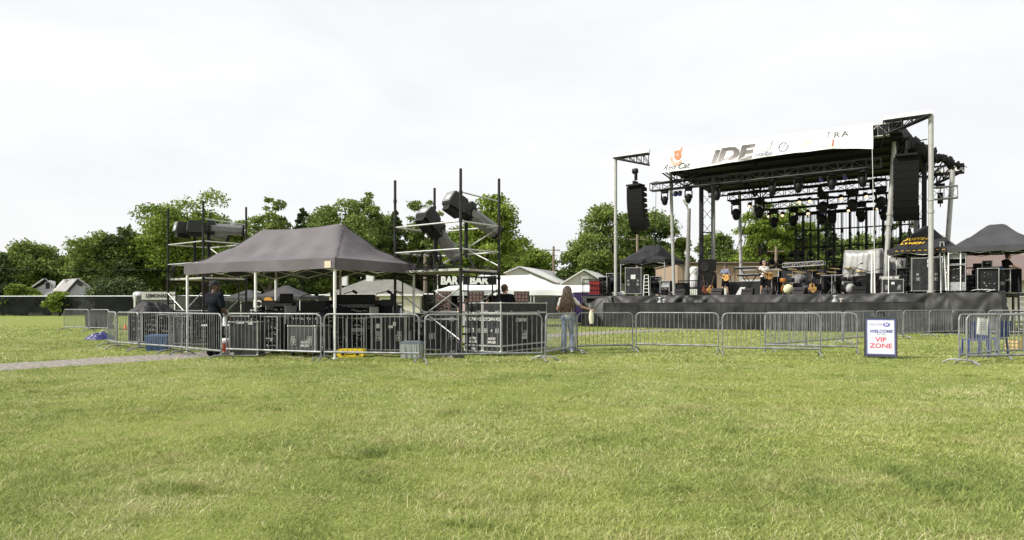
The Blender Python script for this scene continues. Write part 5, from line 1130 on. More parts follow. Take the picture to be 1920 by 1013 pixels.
T = thing('stage_platform', 'long dark platform behind the guitarists', 'platform', sloc(1362, 3.0), STR); uw = U(1430, 3) - U(1362, 3); b = MB(); b.box(0, uw, 0, 1.6, 0, .8); b.build('box', M('glossy black panel', (.02, .022, .022), .25), T); b = MB(); b.box(-.02, uw + .02, -.03, 1.62, .8, .85); b.build('top', M('grey top edge', (.22, .22, .22)), T)
# silver sheeted stack
def sheet(label, px, v, w, d, h, seed):
    T = thing('sheeted_stack', label, 'covered stack', sloc(px, v), STR); rnd = random.Random(seed); m = bpy.data.materials.get('silver tarpaulin') or M('silver tarpaulin', (.42, .42, .41), .35, .3, .2, 3, .4, 8)
    def fn(u, vv):
        a = u * 2 * math.pi; sq = 1 / max(abs(math.cos(a)), abs(math.sin(a))) ** .55
        if vv < .28: r = vv / .28 * .96; z = h * (1 + .05 * math.sin(a * 2 + seed) * r) - .04 * r
        else: t = (vv - .28) / .72; r = .96 + .1 * t + .07 * math.sin(a * 9 + seed + t * 2.5) * t ** .6 + .03 * math.sin(a * 23 + t * 4); z = h * (.96 - .93 * t) + .05 * h * math.sin(a * 2 + seed) * (1 - t)
        return (w/2 * r * sq * math.cos(a), d/2 * r * sq * math.sin(a), z + .03 * math.sin(a * 13 + vv * 11))
    b = MB(); b.grid(fn, 90, 22); b.build('silver_sheet', m, T)
    b = MB(); b.path([(-w * .6, -d * .62, h * .55), (-w * .2, -d * .66, h * .62), (w * .2, -d * .66, h * .5), (w * .6, -d * .6, h * .6)], .02, 5); b.path([(-w * .45, -d * .66, h * .2), (-w * .1, -d * .66, h * .6), (w * .35, -d * .64, h * .3)], .015, 5); b.build('black_strap', blk, T); return T
sheet('large stack under a wrinkled silver sheet, right of the drum riser', 1620, 3.0, 1.9, 1.3, 2.3, 2); sheet('smaller silver sheeted stack under the yellow lettered canopy', 1682, 4.2, .8, .8, 2.1, 5)
# drums
def drum(b, c, r, l, ax='Y', n=24): m = Matrix.Rotation(R(90), 4, 'X') if ax == 'Y' else Matrix.Identity(4); b.lathe([(r * .96, -l/2), (r, -l/2 + .01), (r, l/2 - .01), (r * .96, l/2)], c, n, m)
def kit(label, px, v, shell, headm, rz, full=True):
    T = thing('drum_kit', label, 'drum kit', sloc(px, v), STR + rz); b = MB(); drum(b, (0, 0, .3), .29, .42); b.build('bass_drum', shell, T)
    b = MB(); b.lathe([(.27, 0), (.27, .012), (.01, .014)], (0, -.212, .3), 24, Matrix.Rotation(R(90), 4, 'X')); b.build('bass_drum_head', headm, T)
    b = MB(); b.lathe([(.28, 0), (.305, 0), (.305, .03), (.28, .03), (.28, 0)], (0, -.205, .3), 24, Matrix.Rotation(R(90), 4, 'X')); b.build('hoop', blkplas, T)
    if not full: return T
    for (x, y, z, r, l) in ((-.2, .05, .78, .16, .2), (.22, .05, .78, .17, .22), (.62, .3, .45, .22, .36), (-.5, .45, .6, .18, .14)):
        b = MB(); drum(b, (x, y, z), r, l, 'Z', 18); b.build('tom', shell if x == -.2 else dsteel, T); b = MB(); b.tube((x, y, 0), (x, y, z - l/2), .012, 5); b.build('stand', alum, T)
    for (x, y, z) in ((-.75, .2, 1.15), (.8, .25, 1.2), (-.35, .6, 1.35), (.45, .7, 1.4)):
        b = MB(); b.lathe([(.01, .03), (.07, .02), (.24, .0), (.25, -.004), (.02, .0)], (x, y, z), 18, Matrix.Rotation(R(12), 4, 'X')); b.build('cymbal', M('brass cymbal', (.5, .36, .12), .3, .8), T)
        b = MB(); b.tube((x, y, .0), (x, y, z), .012, 5); [b.tube((x, y, .3), (x + .2 * math.cos(a), y + .2 * math.sin(a), 0), .008, 4) for a in (0, 2.1, 4.2)]; b.build('cymbal_stand', alum, T)
    return T
kit('drum kit with orange shell and cream bass drum head, front centre of stage', 1476, 1.2, M('orange lacquer', (.36, .14, .02), .3), M('cream drum head', (.62, .58, .3), .5, 0, .45, 14, col2=(.75, .7, .45)), R(28))
kit('drum kit with dark shell and white bass drum head, left of the silver sheeted stack', 1590, 1.5, blkplas, M('white drum head', (.5, .5, .47)), R(40))
kit('chrome trimmed drum kit on the riser front, behind the gold bass drum', 1512, 3.2, dsteel, M('grey drum head', (.2, .2, .21)), R(24))
# guitars
honey = M('honey spruce', (.5, .27, .08), .3, 0, .12, 4)
def guitar_into(T, m, body=honey):
    pts = []
    for k in range(28):
        a = k / 28 * 6.2832; z = -.02 + .245 * math.sin(a); wv = .2 if z < 0 else .15; x = wv * math.cos(a) * (1 - .22 * math.exp(-((z - .06) / .05) ** 2)); pts.append((x, z))
    b = MB(); b.prism(pts, -.05, .05, m); b.build('guitar_body', body, T, fixn=True)
    b = MB(); b.lathe([(.05, 0), (.05, .002), (.001, .002)], (m @ Vector((0, -.052, .07))), 16, m.to_3x3().to_4x4() @ Matrix.Rotation(R(90), 4, 'X')); b.box(-.07, .07, -.058, -.051, -.1, -.08, m); b.build('sound_hole', blkplas, T)
    b = MB(); b.box(-.027, .027, -.07, -.045, .1, .62, m); b.box(-.035, .035, -.07, -.05, .62, .78, m); b.build('neck', M('dark fretboard', (.07, .04, .025), .4), T)
for i, (px, v, lb) in enumerate([(1523, .9, 'acoustic guitar with golden body on a stand right of the gold bass drum'), (1332, .9, 'acoustic guitar on a stand at the foot of the speaker tower, left one'), (1322, 1.0, 'dark red guitar on a stand at the foot of the speaker tower')]):
    T = thing('acoustic_guitar', lb, 'guitar', sloc(px, v), STR + R(30)); guitar_into(T, Matrix.Translation((0, 0, .36)) @ Matrix.Rotation(R(-10 if i != 1 else 14), 4, 'Y'), [honey, honey, M('dark red lacquer', (.2, .05, .03), .3)][i]); b = MB(); [b.tube((0, .08, .5), (x, y, 0), .012, 5) for x, y in ((-.2, -.15), (.2, -.15), (0, .3))]; b.build('guitar_stand', blk, T)
# microphone stands
for i, (px, v, h, lb) in enumerate([(1293, .9, 1.5, 'boom microphone stand left of the speaker tower'), (1370, .4, 1.45, 'microphone stand in front of the left guitarist'), (1439, .3, 1.5, 'microphone stand in front of the guitarist in white'), (1503, .8, 1.2, 'short microphone stand right of the gold drum'), (1600, .8, 1.5, 'microphone stand in front of the silver sheeted stack'), (1378, 2.2, 1.9, 'tall microphone stand beside the keyboards')]):
    T = thing('microphone_stand', lb, 'microphone stand', sloc(px, v), STR, 'microphone stands on the stage'); b = MB(); b.tube((0, 0, .03), (0, 0, h * .75), .013, 6); [b.tube((0, 0, .18), (.25 * math.cos(a), .25 * math.sin(a), 0), .01, 5) for a in (0, 2.1, 4.2)]; b.build('stand', blk, T)
    b = MB(); b.tube((-.1, 0, h * .68), (.3, 0, h), .009, 5); b.build('boom', blk, T); b = MB(); b.tube((.3, 0, h), (.42, 0, h + .03), .02, 8); b.ball((.43, 0, h + .03), .028, 8); b.build('microphone', dsteel, T)
# folded ladders / table legs left, railings, white step ladders
def aladder(label, px, v, h, w, lean, mat=white, rungs=6):
    T = thing('step_ladder', label, 'ladder', sloc(px, v), STR + R(20)); 
    for s in (-1, 1): b = MB(); b.tube((s * w/2, -lean, 0), (s * w * .35, 0, h), .018, 5); b.tube((s * w/2, lean, 0), (s * w * .35, 0, h), .018, 5); b.build('rails', mat, T)
    b = MB(); [b.tube((-w * .5 + w * .15 * z / h, -lean * (1 - z / h), z), (w * .5 - w * .15 * z / h, -lean * (1 - z / h), z), .014, 5) for z in ([h * k / 6 for k in range(1, 7)] if rungs else [h])]; b.build('rungs', mat, T)
aladder('folded white step ladder right of the tall labelled case', 1212, .9, 1.25, .34, .16); aladder('white A shaped trestle in front of the silver sheeted stack', 1637, .9, 2.1, .14, .1, rungs=0)
aladder('pair of white trestle legs right of the right white pole', 1766, .7, 2.4, .22, .25, rungs=0)
aladder('grey step ladder under the yellow lettered canopy', 1705, 3.5, 1.9, .4, .3, greyplas)
def railing(label, px0, px1, v, n, h=1.05):
    u0, u1 = U(px0, v), U(px1, v); T = thing('stage_railing', label, 'railing', SP(u0, v) + (DECK,), STR); b = MB()
    for z in (.08, h): b.tube((0, 0, z), (u1 - u0, 0, z), .022, 6)
    for x in (0, u1 - u0): b.tube((x, 0, 0), (x, 0, h), .024, 6)
    b.build('frame', blk, T); b = MB(); [b.tube(((u1 - u0) * k / n, 0, .08), ((u1 - u0) * k / n, 0, h), .01, 4) for k in range(1, n)]; b.build('bars', blk, T)
railing('black stage railing at the far left end of the stage', 1093, 1130, .4, 12); railing('black stage railing behind the boom microphone, left of the tower', 1272, 1308, 6, 10); railing('black railing at the right end of the stage behind the racks', 1740, 1880, 3.0, 10, 1.25)
# red gear + small clutter left
T = thing('red_crate', 'bright red and black crate stack behind the railing at the left end of the stage', 'crate', sloc(1116, 1.0), STR + R(18)); b = MB(); [b.box(-.3, .3, -.25, .25, z, z + .26) for z in (.1, .4, .7)]; b.build('red_boxes', M('bright red plastic', (.28, .02, .02), .4), T); b = MB(); [b.box(-.32, .32, -.27, .27, z, z + .04) for z in (.05, .36, .66, .96)]; b.build('black_trays', blkplas, T)
b = MB(); rr = random.Random(4)
for k in range(9):
    x0, y0 = U(1760 + k * 12, .5), .5; b.path([(x0 + .3 * math.sin(j * 1.5 + k), y0 + .12 * math.cos(j * 2 + k), DECK + .02 + .09 * abs(math.sin(j * 1.1 + k))) for j in range(9)], .016, 5)
o = b.build('cable_tangle', blkplas); o.location = (L0.x, L0.y, 0); o.rotation_euler = (0, 0, STR); props(o, 'tangle of black cables on the stage floor before the right racks', 'cable')
b = MB()
for k in range(3):
    x0 = U(1830 + k * 12, .6); b.path([(x0 + .25 * math.sin(j * 1.3 + k), .45 + .1 * math.cos(j * 2 + k), DECK + .03 + .12 * abs(math.sin(j * .9 + k))) for j in range(8)], .018, 5)
o = b.build('pale_cables', offwhite); o.location = (L0.x, L0.y, 0); o.rotation_euler = (0, 0, STR); props(o, 'loose pale cables on the stage floor before the tall open rack', 'cable')
# desk at right end with gear
T = thing('monitor_desk', 'black covered table with mixing gear at the right end of the stage', 'table', sloc(1868, 1.9), STR + R(12)); b = MB(); b.box(-.9, .9, -.35, .35, 1.05, 1.1); b.build('table_top', blk, T); b = MB(); b.box(-.9, .9, -.34, .34, .02, 1.05); b.build('table_cloth', darkcloth, T)
rack('small silver fronted box on the covered table at right', sloc(1851, 1.9, DECK + 1.1), STR, .4, .35, .42, 2, cast=.01, seed=77)
screen('laptop screen on the covered table at right', sloc(1834, 1.8, DECK + 1.0), STR + R(170), .4, .28)
# lamps on a dark stand at the right: black step unit and stairs
T = thing('stage_steps', 'grey metal steps leading up to the right end of the stage', 'steps', SP(uend + .6, 1.0) + (0,), STR)
for k in range(7): b = MB(); b.box(0, 1.2, -1.1 + k * .28, -.86 + k * .28, .22 + k * .24, .27 + k * .24); b.build('tread', M('light grey tread', (.34, .34, .33), .6), T)
for x in (-.02, 1.22): b = MB(); b.tube((x, -1.1, .1), (x, .9, 1.8), .035, 5); b.build('stringer', blk, T); b = MB(); b.tube((x, -1.05, .2), (x, -1.05, 1.2), .02, 5); b.tube((x, .9, 1.8), (x, .9, 2.8), .02, 5); b.tube((x, -1.05, 1.2), (x, .9, 2.8), .02, 5); b.build('handrail', dsteel, T)
flight_case('black case hung with blue cloth at the right end of the stage', sloc(1880, 1.6), STR, .6, .5, 1.1, cast=.05)
crumple('blue_cloth', 'blue cloth lying over the case at the right end of the stage', 'cloth', sloc(1880, 1.6, DECK + 1.1), .5, .4, .12, 8, M('blue cotton', (.05, .08, .3), .8))
# covered cable drum etc on deck left
for i, (px, v, c, lb) in enumerate([(1135, .7, blkplas, 'coiled black cables left of the left white pole'), (1160, .5, greyplas, 'grey coiled cables right of the left white pole'), (1246, .5, blkplas, 'heap of black cables before the small rack'), (1266, .6, M('brushed metal', (.4, .4, .4), .35, .7), 'silver coil left of the speaker tower')]):
    b = MB(); rr = random.Random(i)
    for k in range(6): r0 = rr.uniform(.16, .3); x0, y0 = rr.uniform(-.15, .15), rr.uniform(-.1, .1); b.path([(x0 + r0 * math.cos(j / 14 * 6.283), y0 + r0 * math.sin(j / 14 * 6.283), .02 + .035 * k + .02 * math.sin(j)) for j in range(15)], .018, 5)
    o = b.build('cable_coil', c); o.location = sloc(px, v); props(o, lb, 'cable')
# slack ropes and ground cables from the roof
for i, (p, q, lb) in enumerate([((U(1222), .6, 8.0), (U(1222), .3, DECK), 'thin rope hanging from the left end of the front truss'), ((U(1372), 4, 7.9), (U(1345), 3, DECK + 2.5), 'slanted black cable from the middle truss to the speaker tower'), ((U(1636), -.1, 8.9), (U(1638), .4, DECK + 1.0), 'thin white rope hanging from the right end of the banner'), ((U(1432), 6, 7.6), (U(1400), 5.5, DECK + 1.6), 'slanted thin cable behind the guitarists'), ((U(1705), .3, 5.8), (U(1697), .2, DECK), 'black cable hanging beneath the right line array')]):
    b = MB(); b.path([Vector(p).lerp(Vector(q), t) + Vector((0, 0, -.25 * math.sin(math.pi * t) * (1 if i in (1, 3) else 0))) for t in [k / 8 for k in range(9)]], .022 if i in (1, 4) else .014, 5); o = b.build('hanging_cable', white if i == 2 else blkplas); o.location = (L0.x, L0.y, 0); o.rotation_euler = (0, 0, STR); props(o, lb, 'cable')
# ================================================================ PEOPLE
def capsule(b, p, q, r1, r2, n=14, sq=1.0):
    p = Vector(p); q = Vector(q); d = q - p; L_ = max(d.length, 1e-4); d = d.normalized() if d.length > 1e-5 else Vector((0, 0, 1))
    a = d.orthogonal().normalized() if abs(d.x) > .5 else (Vector((1, 0, 0)) - d * d.x).normalized(); c = d.cross(a); m = Matrix((( a.x, c.x, d.x), (a.y, c.y, d.y), (a.z, c.z, d.z)))
    prof = [(r1 * math.sin(t), -r1 * math.cos(t)) for t in (.05, .5, 1.0, 1.57)] + [(r2 * math.sin(t), L_ - r2 * math.cos(t)) for t in (1.57, 2.1, 2.6, 3.09)]
    vs = []
    for r, z in prof:
        for k in range(n): t = 2 * math.pi * k / n; vs.append(p + m @ Vector((r * math.cos(t), r * math.sin(t) * sq, z)))
    fs = [(i * n + k, i * n + (k + 1) % n, (i + 1) * n + (k + 1) % n, (i + 1) * n + k) for i in range(len(prof) - 1) for k in range(n)]
    b.add(vs, fs, True); e = len(vs) - n; b.add(vs, [tuple(range(n - 1, -1, -1)), tuple(range(e, e + n))])
def remesh(mb, vox, sm=4, push=0.):
    me = bpy.data.meshes.new('t'); me.from_pydata(mb.v, [], mb.f); o = bpy.data.objects.new('t', me); COL.objects.link(o)
    r = o.modifiers.new('r', 'REMESH'); r.mode = 'VOXEL'; r.voxel_size = vox; s = o.modifiers.new('s', 'SMOOTH'); s.iterations = sm; s.factor = .5
    dg = bpy.context.evaluated_depsgraph_get(); dg.update(); m2 = bpy.data.meshes.new_from_object(o.evaluated_get(dg))
    b = MB(); b.add([v.co.copy() for v in m2.vertices], [tuple(p.vertices) for p in m2.polygons], True); bpy.data.objects.remove(o); bpy.data.meshes.remove(me); bpy.data.meshes.remove(m2); return b
def person(label, loc, rz, pose, H=1.75, tone=None, top=None, legs=None, shorts=False, hair=None, hairstyle='short', shoe=None, cap=None, slim=1.0, sleeve=.45, female=False, group=None):
    """faces local -y. pose overrides joint positions (metres for a 1.75 m figure)."""
    T = thing('person', label, 'person', loc, rz, group); k = H / 1.75; T.scale = (k, k, k)
    J = dict(head=(0, -.015, 1.635), neck=(0, .01, 1.49), chest=(0, .0, 1.29), waist=(0, 0, 1.09), pelvis=(0, 0, .95), lsh=(-.18, .01, 1.42), rsh=(.18, .01, 1.42), lel=(-.23, .03, 1.13), rel=(.23, .03, 1.13), lwr=(-.25, -.04, .88), rwr=(.25, -.04, .88),
             lhip=(-.09, 0, .92), rhip=(.09, 0, .92), lkn=(-.11, -.01, .5), rkn=(.11, -.01, .5), lan=(-.12, .02, .09), ran=(.12, .02, .09), ltoe=(-.14, -.14, .035), rtoe=(.14, -.14, .035), lhd=None, rhd=None, look=0.)
    J.update(pose); V_ = {a: Vector(c) for a, c in J.items() if isinstance(c, tuple)}; tone = tone or skin; s = slim
    hd = V_['head']; lk = J['look']; mh = Matrix.Rotation(lk, 3, 'Z')
    b = MB()
    def cp(a, c, r1, r2, sq=1., bb=None): capsule(bb or b, V_[a], V_[c], r1 * s, r2 * s, 14, sq)
    # torso
    sh = V_['lsh'].lerp(V_['rsh'], .5)
    def torso(bb, g):
        capsule(bb, V_['chest'] + Vector((-.07, 0, 0)) * s, V_['chest'] + Vector((.07, 0, 0)) * s, .115 * s + g, .115 * s + g); capsule(bb, V_['chest'], V_['waist'], .135 * s + g, .115 * s + g, 14, .8)
        capsule(bb, V_['lsh'] * .75 + sh * .25, V_['rsh'] * .75 + sh * .25, .068 * s + g, .068 * s + g); capsule(bb, V_['waist'] + Vector((-.04, 0, 0)), V_['waist'] + Vector((.04, 0, 0)), .095 * s + g, .095 * s + g)
        capsule(bb, V_['waist'], V_['pelvis'], .115 * s + g, .12 * s + g, 14, .85); capsule(bb, V_['chest'], sh, .11 * s + g, .08 * s + g, 14, .85)
        for a in ('lsh', 'rsh'): capsule(bb, sh.lerp(V_[a], .2) + Vector((0, 0, .03)), V_[a], .05 * s + g, .062 * s + g); capsule(bb, V_['chest'] + (V_[a] - sh) * .5, V_[a].lerp(V_['chest'], .12), .09 * s + g, .062 * s + g)
        if female:
            for x in (-.07, .07): capsule(bb, V_['chest'] + Vector((x, -.09, .03)), V_['chest'] + Vector((x, -.1, .02)), .055 + g, .055 + g)
    def hips(bb, g):
        capsule(bb, V_['lhip'], V_['rhip'], .1 * s + g, .1 * s + g); capsule(bb, V_['pelvis'], V_['waist'], .115 * s + g, .1 * s + g, 14, .85)
    torso(b, 0); hips(b, 0); cp('neck', 'head', .055, .05); capsule(b, sh + Vector((0, .0, .02)), V_['neck'] + Vector((0, 0, .03)), .07, .052)
    for S in 'lr':
        cp(S + 'sh', S + 'el', .052, .041); cp(S + 'el', S + 'wr', .041, .026); cp(S + 'hip', S + 'kn', .088, .055); cp(S + 'kn', S + 'an', .056, .036); capsule(b, V_[S + 'kn'].lerp(V_[S + 'an'], .25) + Vector((0, .015, 0)), V_[S + 'kn'].lerp(V_[S + 'an'], .45) + Vector((0, .012, 0)), .05 * s, .042 * s)
        capsule(b, V_[S + 'an'] + Vector((0, .03, -.04)), V_[S + 'toe'], .035, .03)
    # head with face
    def hp(x, y, z): return hd + mh @ Vector((x, y, z))
    capsule(b, hp(0, .015, .035), hp(0, .03, .035), .088, .088); capsule(b, hp(0, -.02, .01), hp(0, -.03, -.06), .075, .05); capsule(b, hp(0, -.055, -.075), hp(0, -.06, -.08), .032, .03)
    capsule(b, hp(0, -.09, .03), hp(0, -.113, -.01), .009, .015); capsule(b, hp(-.035, -.085, .045), hp(.035, -.085, .045), .016, .016); capsule(b, hp(-.018, -.092, -.043), hp(.018, -.092, -.043), .011, .011)
    for x in (-1, 1): capsule(b, hp(x * .083, .01, .02), hp(x * .085, .015, -.02), .016, .012); capsule(b, hp(x * .045, -.06, -.01), hp(x * .04, -.06, -.03), .026, .022)
    # palms
    fing = MB()
    for S in 'lr':
        w = V_[S + 'wr']; e = V_[S + 'el']; d = (w - e).normalized(); 
        if J[S + 'hd']: d = Vector(J[S + 'hd']).normalized()
        sx = 1 if S == 'r' else -1; side = Vector((0, -1, 0)); side = (side - d * side.dot(d)); side = side.normalized() if side.length > .2 else Vector((0, 0, 1)); inn = d.cross(side).normalized() * sx
        if inn.dot(V_['chest'] - w) < 0: inn = -inn
        kn = w + d * .085; capsule(b, w, kn, .026, .034, 12, .6)
        for q, ln in zip((-.028, -.009, .01, .028), (.062, .075, .07, .055)):
            p0 = kn + side * -q * 1.0; p1 = p0 + d * ln * .45 + inn * .008; p2 = p1 + (d * .75 + inn * .65).normalized() * ln * .3; p3 = p2 + (d * .35 + inn * .9).normalized() * ln * .28
            fing.path([p0 - d * .02, p1, p2, p3], [.0098, .009, .008, .006], 7)
        tb_ = w + d * .03 + side * .024; fing.path([tb_, tb_ + (side * .8 + d * .5 + inn * .3).normalized() * .035, tb_ + (side * .55 + d * .8 + inn * .5).normalized() * .066], [.0125, .011, .008], 7)
    body = remesh(b, .011, 3); body.add(fing.v, fing.f, True); body.build('body', tone, T)
    for x in (-1, 1):
        pass
    # shirt
    b = MB(); torso(b, .012)
    for S in 'lr': capsule(b, V_[S + 'sh'], V_[S + 'sh'].lerp(V_[S + 'el'], sleeve * 1.35), .066 * s, .063 * s)
    if not female: capsule(b, V_['waist'], V_['pelvis'] + Vector((0, 0, -.02)), .128 * s, .138 * s, 14, .85); capsule(b, V_['lhip'] + Vector((0, 0, .03)), V_['rhip'] + Vector((0, 0, .03)), .112 * s, .112 * s)
    # cut neck hole is hidden by the neck itself
    remesh(b, .014, 3).build('shirt', top or darkcloth, T)
    b = MB(); hips(b, .011)
    for S in 'lr':
        end = .0
        if shorts: capsule(b, V_[S + 'hip'], V_[S + 'hip'].lerp(V_[S + 'kn'], .86), .104 * s, .098 * s)
        else: capsule(b, V_[S + 'hip'], V_[S + 'kn'], .1 * s, .074 * s); capsule(b, V_[S + 'kn'], V_[S + 'an'] + Vector((0, 0, .0)), .074 * s, (.085 if female else .07) * s)
    remesh(b, .014, 3).build('shorts' if shorts else 'trousers', legs or darkcloth, T)
    for S in 'lr':
        b = MB(); a = V_[S + 'an']; t = V_[S + 'toe']; capsule(b, a + Vector((0, .035, -.045)), t + Vector((0, 0, .005)), .043, .042, 14, .8); capsule(b, a + Vector((0, .02, -.03)), a + Vector((0, .01, .02)), .045, .042); remesh(b, .012, 2).build('shoe', shoe or blkplas, T)
    hm = hair or M('dark brown hair', (.03, .02, .014), .6)
    b = MB(); capsule(b, hp(0, .028, .05), hp(0, .04, .045), .097, .097); capsule(b, hp(0, .06, .0), hp(0, .06, -.03), .07, .06)
    if hairstyle == 'long':
        pass
    h0 = remesh(b, .012, 2)
    keep = [v for v in h0.v]
    # trim the face side
    inv = mh.transposed(); fs = [f for f in h0.f if sum((inv @ (Vector(h0.v[i]) - hd)).y - .55 * max(0, .075 - (inv @ (Vector(h0.v[i]) - hd)).z) + .0 for i in f) / len(f) > -.075 + (0 if (inv @ (Vector(h0.v[f[0]]) - hd)).z > .06 else .06)]
    h0.f = fs; h0.sm = [True] * len(fs); h0.build('hair', hm, T)
    if cap is not None:
        b = MB(); b.lathe([(.104, .06), (.106, .09), (.09, .135), (.05, .16), (.005, .165)], hp(0, .02, 0), 18); b.grid(lambda u, v: tuple(hp((u - .5) * .17, -.06 - .1 * v * math.sin(math.pi * (.12 + .76 * u)), .068 - .02 * v + .002)), 8, 5); b.build('cap', cap, T)
    return T, V_, hp
denim = M('blue denim', (.1, .13, .22), .85, 0, .3, 7, .3, 120, col2=(.17, .21, .3)); whitetee = M('white cotton', (.62, .6, .57), .85, 0, .06, 5, .3, 15)
greyblue = M('grey blue cotton', (.16, .18, .24), .9, 0, .1, 6, .3, 15)
# woman in jeans, seen from behind, right hand out on the barricade top, light jacket over the hand
wx, wy = G(1064, 70.4)
Wm, WV, whp = person('woman with long brown hair in white top and jeans, hand on the barricade', (wx, wy, 0), R(176), dict(look=R(-6), head=(.0, -.03, 1.63), lsh=(-.165, 0, 1.41), rsh=(.165, 0, 1.41), lel=(-.37, -.05, 1.22), lwr=(-.6, -.1, 1.15), lhd=(-1, -.05, -.25), rel=(.26, -.08, 1.16), rwr=(.24, -.26, 1.1), lkn=(-.1, -.06, .5), lan=(-.12, .12, .12), ltoe=(-.12, -.02, .04), rkn=(.09, .03, .5), ran=(.1, .0, .09), rtoe=(.12, -.15, .035)), 1.78, skin, whitetee, denim, female=True, slim=.88, sleeve=.4, shoe=M('white trainers', (.55, .55, .52)))
b = MB(); rr = random.Random(2); hb = M('long brown hair', (.03, .019, .012), .5, 0, .4, 30, col2=(.075, .046, .028))
for k in range(70):
    a = rr.uniform(-1.5, 1.5); x = .085 * math.sin(a); y = .04 + .07 * math.cos(a); ln = rr.uniform(.42, .62); sw = rr.uniform(-.04, .04)
    b.path([whp(x * .5, .02 + y * .4, .135), whp(x * 1.15, y + .02, .06), whp(x * 1.2, y + .03, -.06), whp(x * 1.5 + sw, y + .055, -.2), whp(x * 1.7 + sw + .03 * math.sin(k), y + .06, -.34), whp(x * 1.5 + sw * 2 + .02 * math.sin(k * 2), y + .05, -ln)], [.012, .02, .021, .021, .017, .004], 5)
b.build('long_hair', hb, Wm)
# pale cloth bag hanging from her hand
hx = Wm.matrix_world if False else None
T = thing('cloth_bag', 'small pale cloth bag hanging from the hand of the woman in jeans', 'bag', (G(1109, 71)[0], wy - .14, .8), R(8)); b = MB(); b.grid(lambda u, v: (.062 * (.35 + math.sin(math.pi * (.15 + .8 * v)) * .7) * math.cos(u * 6.283) * (1 + .12 * math.sin(u * 19)), .05 * (1 - .7 * v ** 2) * math.sin(u * 6.283), .36 * v + .01 * math.sin(u * 31)), 20, 10); b.build('bag_body', M('cream cloth', (.6, .58, .45), .8, 0, .1, 9, .5, 14), T)
# man in black near the left canopy corner, back turned a little, looking right
mx_, my_ = G(402, 74.5)
person('stocky man in black T shirt standing at the left corner of the large canopy', (mx_, my_, 0), R(150), dict(look=R(-55), rel=(.27, -.04, 1.16), rwr=(.2, -.2, 1.0), lel=(-.27, -.02, 1.15), lwr=(-.25, -.17, .95), lsh=(-.2, 0, 1.43), rsh=(.2, 0, 1.43)), 1.86, dskin, M('charcoal cotton', (.011, .012, .017), .95, spec=.1), darkcloth, slim=1.22, sleeve=.62, hair=M('black hair', (.012, .01, .01), .7), cap=M('black knit cap', (.015, .015, .016), .9))
# man behind the stencilled cases, seen from behind
bx, by = D(947, 19.9); person('man in black shirt seen from behind beyond the stencilled cases', (bx, by, 0), R(172), dict(look=R(-30), rel=(.27, -.06, 1.16), rwr=(.15, -.25, 1.05), lel=(-.27, -.06, 1.16), lwr=(-.15, -.25, 1.05)), 1.88, skin, darkcloth, darkcloth, slim=1.18, sleeve=.6, hair=M('brown cropped hair', (.06, .035, .02), .7))
# desk operator under the canopy
ox, oy = D(626, 19.6); person('operator sitting in the shade behind the desks under the large canopy', (ox, oy, -.14), R(8), dict(look=R(20), rel=(.25, -.12, 1.14), rwr=(.12, -.36, 1.1), lel=(-.25, -.12, 1.14), lwr=(-.12, -.36, 1.1)), 1.82, dskin, darkcloth, darkcloth, hair=M('black hair', (.012, .01, .01), .7), slim=1.1)
# two guitarists on the stage
def player(label, px, v, rz, H, top, legs, cap, tone, **k):
    T, V_, hp = person(label, sloc(px, v), STR + rz, dict(rel=(.27, .02, 1.14), rwr=(.08, -.2, 1.08), lel=(-.3, -.06, 1.2), lwr=(-.38, -.24, 1.3), rhd=(-1, -.1, -.15), lhd=(-.3, -.2, 1), look=k.get('look', 0), lan=(-.17, .02, .09), ltoe=(-.2, -.14, .035), lkn=(-.14, -.02, .5), ran=(.15, .05, .09), rtoe=(.2, -.1, .035)), H, tone, top, legs, True, hairstyle='short', cap=cap, shoe=k.get('shoe', M('grey trainers', (.25, .25, .25))))
    g = thing('acoustic_guitar', k['gl'], 'guitar', sloc(px, v), STR + rz); g.scale = T.scale; m = Matrix.Translation((.12, -.2, 1.02)) @ Matrix.Rotation(R(-62), 4, 'Y'); guitar_into(g, m)
    b = MB(); b.path([(.2, -.13, 1.0), (.12, -.12, 1.2), (-.05, -.1, 1.44), (-.15, .02, 1.5), (-.05, .14, 1.4), (.16, .14, 1.1), (.3, -.02, .98)], .012, 5); b.build('strap', blk, g)
player('guitarist in grey blue T shirt and black shorts, cap, playing acoustic guitar', 1360, 1.0, R(-12), 1.72, greyblue, darkcloth, M('black cap', (.02, .02, .02)), skin, gl='acoustic guitar held by the guitarist in grey blue shirt', look=R(-15))
player('guitarist in white T shirt and black shorts, glasses and cap, with acoustic guitar', 1433, 1.0, R(34), 1.82, whitetee, darkcloth, M('tan cap', (.25, .17, .14)), skin, gl='acoustic guitar held by the guitarist in white shirt', look=R(10))
# worker at right of the stage
person('dark clad worker bending over the gear at the right end of the stage', sloc(1886, 1.5), STR + R(120), dict(head=(0, -.1, 1.62), neck=(0, -.05, 1.49), rel=(.22, -.2, 1.18), rwr=(.12, -.42, 1.12), lel=(-.22, -.2, 1.18), lwr=(-.12, -.42, 1.12)), 1.78, skin, darkcloth, darkcloth, hair=M('dark brown hair', (.03, .02, .014), .6))
